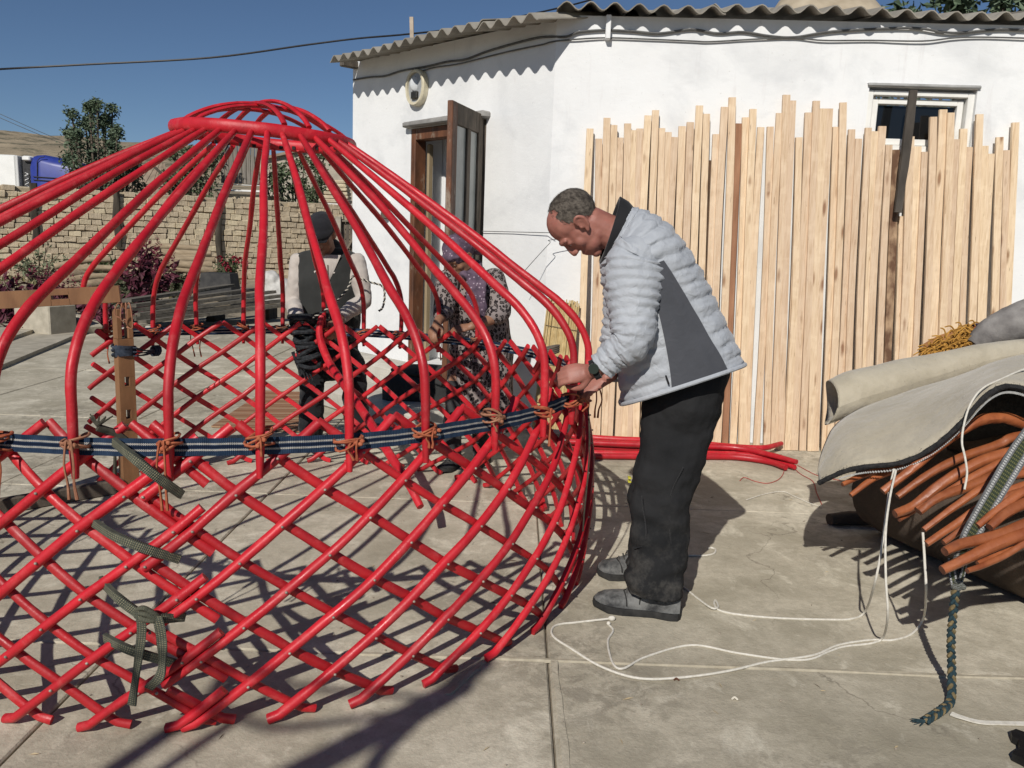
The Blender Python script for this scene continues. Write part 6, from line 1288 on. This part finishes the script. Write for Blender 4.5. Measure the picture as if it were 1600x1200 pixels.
a, b = W(33, 243, 36), W(44, 243, 36); bx(a + V((-.1, 0, 0)), b, 1.0, a.z - .05, 2.0, DKM, 'gap_block', tk, .03, .2); bx(W(33, 243, 36), W(46, 243, 36), W(36, 251, 36).z, W(36, 243, 36).z, 1.9, PW, 'roof_spoiler', tk, .08)  # dark box standing for the dark gap between trailer and cab
mb = MB(); P = [V((a.x + .12 + .06 * math.cos(t), a.y + .1 + .06 * math.sin(t), 1.6 + t * .028)) for t in LS(0, 72, 300)]; mb.tube(P, .018, 5); obj('air_hose', mb, PW, tk)
cx0, cx1 = W(46, 240, 36).x, W(122, 252, 36).x; ztop = W(70, 241, 36).z; cb_ = MB(); rows = []
for x, zz, in ((cx0, ztop - .22), (cx0 + .10, ztop - .03), (cx0 + .45, ztop), (cx0 + .95, ztop - .12), (cx1 - .3, ztop - .24), (cx1, ztop - .34), (cx1 + .45, ztop - 1.1), (cx1 + .5, ztop - 1.6)):
    rows.append([V((x, 36 + .0, .9)), V((x, 36 - .02, 1.6)), V((x, 36, zz - .35)), V((x, 36.12, zz - .08)), V((x, 36.4, zz)), V((x, 38.0, zz)), V((x, 38.3, zz - .3)), V((x, 38.3, .9))])
cb_.grid(rows, flip=True); cb_.add(rows[0], [tuple(range(7, -1, -1))]); cb_.add(rows[-1], [tuple(range(8))]); cab = obj('cab', cb_, PBL, tk, ang=50)
dz = lambda x, y: W(x, y, 35.96)
mb = MB(); mb.tube([dz(58, 282), dz(58, 252), dz(62, 247), dz(70, 245)], .018, 5); mb.tube([dz(52, 276), dz(100, 279)], .02, 5); mb.tube([dz(52, 281), dz(100, 284)], .02, 5); obj('panel_gap', mb, DKM, cab)
for x in (50, 95): 
    mb = MB(); c = gxy(x, 36.3); mb.tube([c + V((0, -.15, .5)), c + V((0, .15, .5))], .5, 24); wl_ = obj('wheel', mb, DKM, tk); mb = MB(); mb.tube([c + V((0, -.17, .5)), c + V((0, .0, .5))], .28, 18); obj('rim', mb, GREYW, wl_)
c = gxy(-90, 36.3); mb = MB(); mb.tube([c + V((0, -.15, .5)), c + V((0, .15, .5))], .5, 24); wl_ = obj('wheel', mb, DKM, tk); mb = MB(); mb.tube([c + V((0, -.17, .5)), c + V((0, .0, .5))], .28, 18); obj('rim', mb, GREYW, wl_)
# ---- sheds and clay house beyond the wall
sd1 = thing('shed', gxy(230, 31), 'low shed with a brown sheet roof sloping left beyond the wall', 'shed')
BRF = simple('brown_roof', (.21, .16, .115), (.33, .26, .19), 4, .9, .5, 30); mb = MB(); A_, B_, C_, D_ = W(172, 318, 30), W(268, 318, 30), W(258, 256, 33), W(236, 256, 33)
for k in range(10):
    t0, t1 = k / 10, (k + 1) / 10 - .008; q = MB(); q.slab([[A_.lerp(B_, t0), A_.lerp(B_, t1)], [D_.lerp(C_, t0), D_.lerp(C_, t1)]], .05); q.v = [p + V((0, 0, .02 * (k % 2))) for p in q.v]; obj('roof_sheet', q, BRF, sd1, smooth=False)
mb = MB(); mb.bevbox(((A_.x + B_.x) / 2, 31.6, A_.z / 2 - .1), (B_.x - A_.x - .2, 2.6, A_.z - .05), .03); obj('wall', mb, ADOBE, sd1)
mb = MB(); mb.tube([D_, D_.lerp(W(286, 302, 30.2), .55), W(286, 302, 30.2)], .05, 6); obj('verge_board', mb, OLDP, sd1)
sh3_ = thing('shed', gxy(378, 27.5), 'grey weathered board shed with a pale door edge seen between the roof poles', 'shed'); sx0, sx1 = W(344, 230, 27.5), W(405, 230, 27.5); zs0 = W(370, 287, 27.5).z
for k in range(9):
    u0 = sx0.x + (sx1.x - sx0.x) * k / 9; mb = MB(); mb.bevbox((u0 + (sx1.x - sx0.x) / 18, 27.5, (sx0.z + .25 + zs0) / 2), ((sx1.x - sx0.x) / 9 - .02, .05, sx0.z + .25 - zs0), .008, jit=.004); obj('board', mb, simple('grey_board%d' % k, (.13, .115, .095), (.26, .235, .20), 5, .9, .6, 30, .01, (6, 6, .4)) if k < 2 else bpy.data.materials['grey_board%d' % (k % 2)], sh3_, smooth=False)
mb = MB(); mb.bevbox((sx1.x + .07, 27.5, (sx0.z + .25 + zs0) / 2), (.09, .10, sx0.z + .25 - zs0), .01); obj('corner_post', mb, simple('pale_timber', (.40, .31, .2), (.52, .42, .29), 8), sh3_)
for y0, y1 in ((287, 291), (295, 301)): 
    a, b = W(338, y0, 27.4), W(416, y1, 27.4); mb = MB(); mb.bevbox(((a.x + b.x) / 2, 27.45, (a.z + b.z) / 2), (b.x - a.x, .12, a.z - b.z), .01); obj('white_rail', mb, PW, sh3_)
mb = MB(); a, b = W(338, 302, 27.5), W(416, 302, 27.5); mb.bevbox(((a.x + b.x) / 2, 28.6, a.z / 2), (b.x - a.x, 2.0, a.z), .02); obj('wall', mb, ADOBE, sh3_)
mb = MB(); a = W(343, 228, 27.35); b = W(372, 246, 27.35); mb.tube([W(405, 215, 27.35), W(420, 240, 27.3)], .025, 5); mb.tube([W(344, 236, 27.35), W(352, 222, 27.35)], .025, 5); obj('brace', mb, OLDP, sh3_)
ch = thing('clay_house', gxy(500, 33), 'beige clay house with a grey gable behind the wall beside the white house', 'house'); CLAY = simple('clay_plaster', (.33, .29, .23), (.46, .41, .33), 2.5, .95, .4, 14, .02)
pl = [W(418, 330, 33), W(620, 330, 33), W(620, 262, 33), W(520, 222, 33), W(418, 244, 33)]; mb = MB(); N = len(pl); bk = [p + V((0, 5, 0)) for p in pl]; 
for p in (pl[0], pl[1], bk[0], bk[1]): p.z = 0
mb.add(pl + bk, [tuple(range(N)), tuple(range(2 * N - 1, N - 1, -1))] + [(i, i + N, (i + 1) % N + N, (i + 1) % N) for i in range(N)]); obj('wall', mb, CLAY, ch, smooth=False)
mb = MB(); mb.slab([[W(410, 245, 32.8), W(520, 220, 32.8), W(630, 264, 32.8)], [W(410, 245, 32.8) + V((0, 5.4, 0)), W(520, 220, 32.8) + V((0, 5.4, 0)), W(630, 264, 32.8) + V((0, 5.4, 0))]], .10); obj('roof', mb, BRF, ch, smooth=False)
a = W(520, 300, 26.5); tn = thing('chimney', V((a.x, 26.8, 0)), 'stepped clay chimney stack beside the corner of the white house', 'chimney'); 
for k in range(6): mb = MB(); w_ = .95 - .10 * k; z0 = W(520, 316 - 6 * k, 26.5).z; mb.bevbox((a.x + .03 * k, 26.9, z0 + .05), (w_, .6, .10), .02, jit=.01); obj('brick', mb, ADOBE, tn, smooth=False)
b = W(520, 318, 26.5); mb = MB(); mb.bevbox((a.x + .1, 26.9, b.z / 2), (.95, .7, b.z), .02); obj('base', mb, WHITE, tn)
# ---- old gate between the wall and the white house
gt = thing('board_gate', gxy(541, 19), 'weathered board gate with a diagonal brace behind the man in the cap', 'gate'); g0, g1 = W(527, 344, 19), W(566, 344, 19); zg = g0.z
for k in range(6):
    mb = MB(); w_ = (g1.x - g0.x) / 6; mb.bevbox((g0.x + w_ * (k + .5), 19, zg / 2 + .05), (w_ - .012, .035, zg - .1), .006, jit=.003); obj('board', mb, GREYW, gt, smooth=False)
for q, (p, r_) in enumerate((((W(527, 345, 18.95), W(566, 345, 18.95)), .05), ((W(527, 420, 18.95), W(566, 420, 18.95)), .05), ((W(529, 415, 18.94), W(564, 350, 18.94)), .05))):
    mb = MB(); mb.tube([p[0], p[1]], (r_, .02), prof=SQ, nrm=V((0, 0, 1))); obj('brace', mb, simple('gate_wood%d' % q, (.12, .1, .075), (.24, .2, .15), 6), gt)
mb = MB(); c = W(529, 345, 18.9); mb.tube([V((c.x, c.y, 0)), V((c.x, c.y, zg + .08))], .06, prof=SQ, nrm=V((0, 1, 0))); obj('post', mb, simple('gate_post', (.26, .23, .18), (.38, .34, .28), 8), gt)
# ---- logs, planks and other things on the earth bed
LOG = simple('peeled_log', (.24, .18, .115), (.42, .33, .22), 5, .85, .5, 20, .008, (.4, 3, 3), .12); LEND = simple('log_end', (.20, .14, .085), (.36, .27, .18), 30)
def log(p, q, r, lab, grp, z=None):
    mb = MB(); P = [p.lerp(q, t) + V((0, 0, .03 * math.sin(t * 4 + r * 90))) for t in LS(0, 1, 6)]; mb.tube(P, [r * 1.05, r, r * .9], 10, rough=.03); mb.m[-1] = 1; mb.m[-2] = 1; obj('log', mb, [LOG, LEND], label=lab, cat='log', group=grp)
L1 = [(85, 415, 172, 405), (95, 424, 180, 418), (105, 432, 150, 427), (90, 440, 178, 431), (130, 446, 190, 440), (88, 452, 160, 447), (120, 464, 192, 455)]
nm = ['topmost', 'second', 'third', 'fourth', 'fifth', 'sixth', 'lowest']
for k, (x0, y0, x1, y1) in enumerate(L1): log(W(x0, y0, 15.6 - .12 * k), W(x1, y1, 16.1 - .12 * k), .062 + .008 * (k % 3), '%s log from the top in the left log pile beside the red plants' % nm[k] if 0 < k < 6 else '%s log of the left log pile beside the red plants' % nm[k], 'logs in the left pile')
L2 = [(232, 388, 312, 386), (238, 397, 330, 394), (262, 404, 306, 400), (236, 408, 336, 404), (240, 416, 305, 413), (258, 413, 332, 412), (236, 422, 310, 421), (300, 424, 338, 420)]
nm = ['topmost', 'second', 'third', 'fourth', 'fifth', 'sixth', 'seventh', 'lowest']
for k, (x0, y0, x1, y1) in enumerate(L2): log(W(x0, y0, 18.6 - .08 * k), W(x1, y1, 18.9 - .08 * k), .075 + .008 * (k % 3), ('%s pole from the top in the log pile at the foot of the mud wall' if 0 < k < 7 else '%s pole of the log pile at the foot of the mud wall') % nm[k], 'logs at the foot of the mud wall')
mb = MB(); mb.bevbox(W(288, 436, 18.2) + V((0, .3, -.15)), (1.6, .6, .3), .03, jit=.02); obj('timber_block', mb, OLDP, label='dark timber block under the poles at the foot of the mud wall', cat='timber')
GPL = simple('grey_plank', (.075, .067, .054), (.175, .158, .13), 5, .9, .6, 30, .006, (.6, 4, 4), .15)
PK = [(196, 470, 360, 446), (205, 478, 395, 452), (200, 486, 425, 456), (212, 492, 440, 462), (206, 499, 438, 470), (222, 503, 442, 477)]
nm = ['topmost', 'second', 'third', 'fourth', 'fifth', 'lowest']
for k, (x0, y0, x1, y1) in enumerate(PK):
    a, b = W(x0, y0, 12.0 - .1 * k), W(x1, y1, 14.2 - .12 * k); mb = MB(); mb.tube([a, a.lerp(b, .5), b], (.11, .024), prof=SQ, nrm=V((0, .15, 1)), rough=.05); obj('plank', mb, GPL, smooth=False, label=('%s grey plank from the top of the plank stack at the yard edge' if 0 < k < 5 else '%s grey plank of the plank stack at the yard edge') % nm[k], cat='plank', group='grey planks stacked at the yard edge')
for k, x in enumerate((235, 330, 415)): 
    a = W(x, 505 - (x - 235) * .13, 12.6 + k * .6); mb = MB(); mb.bevbox((a.x, a.y + .2, a.z / 2 - .02), (.14, .5, max(.08, a.z)), .01); obj('bearer', mb, OLDP, label='short dark bearer block under the %s of the plank stack' % ['left end', 'middle', 'right end'][k], cat='block')
mb = MB(); c = W(72, 508, 10.8); c.z = .19; mb.bevbox(c, (.62, .42, .44), .015, Matrix.Rotation(-.35, 3, 'Z')); obj('planter_block', mb, KERB, smooth=False, label='grey concrete planter block at the edge of the earth bed', cat='planter')
mb = MB(); A2 = G(118, 516, .05); mb.bevbox(A2 + V((0, .3, .06)), (.5, .22, .14), .015, Matrix.Rotation(-.7, 3, 'Z') @ Matrix.Rotation(.3, 3, 'Y')); obj('broken_slab', mb, KERB, smooth=False, label='tilted broken concrete piece beside the planter block', cat='slab')
mb = MB(); a = W(336, 440, 16.0); mb.bevbox(a + V((0, .25, -.05)), (.62, .5, .40), .05, taper=1.0) if False else mb.box(a + V((0, .25, -.05)), (.66, .55, .42), taper=.85); obj('dark_crate', mb, simple('black_crate', (.02, .02, .022), (.05, .048, .045), 8), smooth=False, label='dark tapered box standing behind the grey planks', cat='box')
mb = MB(); a = W(430, 455, 17.0); 
for dx, dz_, r in ((0, 0, .30), (-.1, .28, .22), (.16, .1, .24)): mb.ell(a + V((dx, 0, dz_ - .05)), (r, r * .8, r * .9))
obj('sack', fuse(mb, .03, 3, wr(.03, 6)), simple('pale_sack', (.38, .37, .35), (.55, .54, .51), 8), label='pale lumpy sack against the mud wall left of the man in cap', cat='sack')
STN = simple('pale_stone', (.33, .30, .26), (.52, .49, .44), 10, .9, .5, 30)
for k, (x, y, r) in enumerate(((148, 510, .06), (196, 514, .05), (205, 508, .045), (214, 500, .05), (232, 512, .04))):
    mb = MB(); c = G(x, y, r * .6 + .05); mb.ell(c, (r * 1.25, r, r * .75), nu=9, nv=6); mb.v = [p + V((nz(p, 9), nz(p + V((5, 0, 0)), 9), nz(p + V((0, 5, 0)), 9))) * r * .4 for p in mb.v]; obj('stone', mb, STN, label=['pale round stone in front of the dark plants, left of the timber post', 'pale stone just right of the timber post top', 'small pale stone beside the red head of the post knot', 'grey stone at the left end of the plank stack', 'smallest pale stone below the plank stack'][k], cat='stone', group='stones along the kerb')
# plants
AM = leafmat('amaranth_leaf', (.045, .012, .020), (.13, .03, .05)); AMG = leafmat('amaranth_green', (.03, .045, .022), (.08, .075, .04)); PLM = leafmat('amaranth_plume', (.09, .015, .03), (.20, .04, .06)); GRN = leafmat('shrub_leaf', (.04, .065, .025), (.11, .14, .06)); GRY = leafmat('sage_leaf', (.10, .12, .07), (.20, .22, .13)); STM = simple('stem', (.08, .05, .035), (.16, .11, .07), 20)
def plant(px, py, Y, h, w, n, mat, lab, name='plant', cat='plant', ls=.16, plume=0, up=.6, z=None):
    b = W(px, py, Y); t = thing(name, b, lab, cat); st_ = MB(); fo = MB(); pm = MB()
    for q in range(max(4, n // 22)):
        a = random.uniform(0, 6.28); r = random.uniform(.1, 1) * w; hh = h * random.uniform(.6, 1.0) * (1 - .35 * r / w); tip = b + V((math.cos(a) * r, math.sin(a) * r * .7, hh)); P = catmull([b + V((math.cos(a) * .03, math.sin(a) * .03, -.1)), b.lerp(tip, .5) + V((0, 0, hh * .12)), tip], 5); st_.tube(P, [.014, .010, .005], 5)
        for k in range(22):
            s_ = random.uniform(.15, 1); p = lerp_list(P, s_); d = V((random.uniform(-1, 1), random.uniform(-1, 1), random.uniform(-.9, up))); leaf(fo, p + d * .03, d, ls * random.uniform(.6, 1.2), .42)
        if plume:
            for k in range(26): s_ = k / 26; p = tip + V((.04 * math.sin(s_ * 3), 0, s_ * plume)); leaf(pm, p, V((random.uniform(-1, 1), random.uniform(-1, 1), random.uniform(-.3, .8))), .07 * (1.2 - s_), .5)
    obj('stems', st_, STM, t, kind='stuff'); obj('leaves', fo, mat, t, smooth=False, kind='stuff')
    if plume: obj('plumes', pm, PLM, t, smooth=False, kind='stuff')
    return t
plant(30, 520, 11.4, .95, .62, 420, AM, 'large dark red leafy plant at the left edge behind the head board', ls=.2, plume=.2)
plant(90, 500, 12.6, .75, .40, 200, AM, 'dark red plant with a drooping plume between left logs and the planter', ls=.2, plume=.32)
plant(150, 516, 11.6, .55, .75, 520, AM, 'low dark plant clump spreading below the head board', ls=.16)
plant(40, 522, 10.9, .42, .60, 420, AM, 'low dark red ground plant in front of the planter block', ls=.15)
plant(228, 482, 13.2, 1.05, .52, 420, AM, 'tall dark red plant with upright plumes left of the plank stack', ls=.2, plume=.38)
plant(196, 480, 13.6, .70, .40, 200, AMG, 'greenish red plant beside the tall red one', ls=.17)
plant(275, 462, 14.6, .55, .42, 240, AMG, 'low dark green plant in front of the timber block', ls=.14)
plant(160, 440, 17.0, .50, .75, 300, GRN, 'green weedy plant among the logs of the left pile', ls=.15, up=.9)
plant(62, 450, 18.2, 1.05, .95, 420, GRY, 'sage coloured shrub against the mud wall at left', 'shrub', 'shrub', ls=.12, up=.9)
rs = plant(362, 446, 17.2, .78, .40, 460, GRN, 'rose bush with red blooms in front of the mud wall', 'rose_bush', 'rose bush', ls=.10)
for k, (x, y) in enumerate(((343, 404), (366, 405), (376, 407), (383, 411), (352, 414), (357, 421))):
    mb = MB(); c = W(x, y, 16.9)
    for q in range(26): d = V((random.gauss(0, 1), random.gauss(0, 1), random.gauss(0, 1))).normalized(); leaf(mb, c + d * .03, d + V((0, 0, .4)), .055, .9)
    obj('rose', mb, leafmat('rose_petal%d' % k, (.16, .01, .02), (.30, .03, .045)) if k == 0 else bpy.data.materials['rose_petal0'], rs, smooth=False)
mb = MB()
for q in range(2600):
    x = random.uniform(-15, -6.5); y = random.uniform(13.5, 22); 
    if x > -6.2 - (y - 13) * .1: continue
    p = V((x, y, .06)); leaf(mb, p, V((random.uniform(-.5, .5), random.uniform(-.5, .5), 1)), random.uniform(.08, .28), .16)
obj('dry_weeds', mb, leafmat('weed', (.11, .11, .05), (.26, .23, .12)), smooth=False, kind='stuff')
# ---- things on the yard behind the frame
m = Mat('striped_mat', .95, .1); co = m.co(); sx = m.n('ShaderNodeSeparateXYZ'); m.l(m.co((1, 1, 1), 'Object', (0, 0, R(-8))), sx.inputs[0]); m.col(m.ramp(m.math('FRACT', m.math('MULTIPLY', sx.outputs[1], 5.2)), [(.2, (.30, .17, .10)), (.32, (.20, .095, .055)), (.5, (.34, .215, .13)), (.62, (.25, .12, .07)), (.85, (.38, .26, .17))], 'CONSTANT')); MATM = m.m
mb = MB(); q = [G(330, 668, .004), G(468, 676, .004), G(470, 614, .004), G(415, 612, .004)]; rows = [[q[0].lerp(q[1], t) for t in LS(0, 1, 12)], [q[0].lerp(q[1], t).lerp(q[3].lerp(q[2], t), .5) + V((0, 0, .004)) for t in LS(0, 1, 12)], [q[3].lerp(q[2], t) for t in LS(0, 1, 12)]]; mb.slab([[p + V((0, 0, .012)) for p in r] for r in rows], .010); obj('striped_mat', mb, MATM, smooth=False, label='brown striped mat lying on the concrete inside the back of the frame', cat='mat')
mb = MB(); c = (G(592, 664) + G(700, 655)) / 2; mb.bevbox((c.x + .02, c.y + .22, .18), (.56, .46, .36), .06, jit=.012); dk = simple('charcoal_cloth', (.020, .020, .021), (.045, .044, .043), 6, .95, .5, 30, .01); o = obj('covered_box', mb, dk, label='charcoal cloth covered box on the concrete behind the frame', cat='box', ang=60)
mb = MB(); mb.ell((c.x + .07, c.y + .24, .375), (.30, .22, .045)); obj('cushion_top', mb, dk, o)
# ---- bare tree behind the viewer: its branches shade the foreground
def caster(px, py, t): g = G(px, py); return g - SUN_DIR * t
bt = thing('bare_tree', V((-2.9, -4.4, 0)), 'bare tree behind the viewer whose branches shade the foreground', 'tree'); mb = MB()
fork = caster(60, 1420, 5.6); base = V((-2.9, -4.4, 0)); mb.tube(catmull([base, base.lerp(fork, .5) + V((.15, 0, .2)), fork], 5), [.12, .09, .06], 8); obj('trunk', mb, BRK, bt)
for pl, r in (([(520, 1260), (600, 1170), (692, 1086)], .030), ([(110, 1260), (230, 1165), (318, 1105), (345, 1060)], .032), ([(200, 1240), (300, 1170), (360, 1130), (430, 1080)], .02), ([(330, 1100), (420, 1135), (520, 1128), (650, 1108)], .014), ([(345, 1062), (440, 1068), (560, 1082), (690, 1090)], .013), ([(430, 1080), (470, 1040), (520, 1015)], .012), ([(680, 1095), (720, 1060), (760, 1035)], .05)):
    mb = MB(); mb.tube(catmull([fork] * (1 if r > .025 else 0) + [caster(x, y, 4.9) for x, y in pl], 6), [r, r, r * .7], 7); obj('branch', mb, BRK, bt)
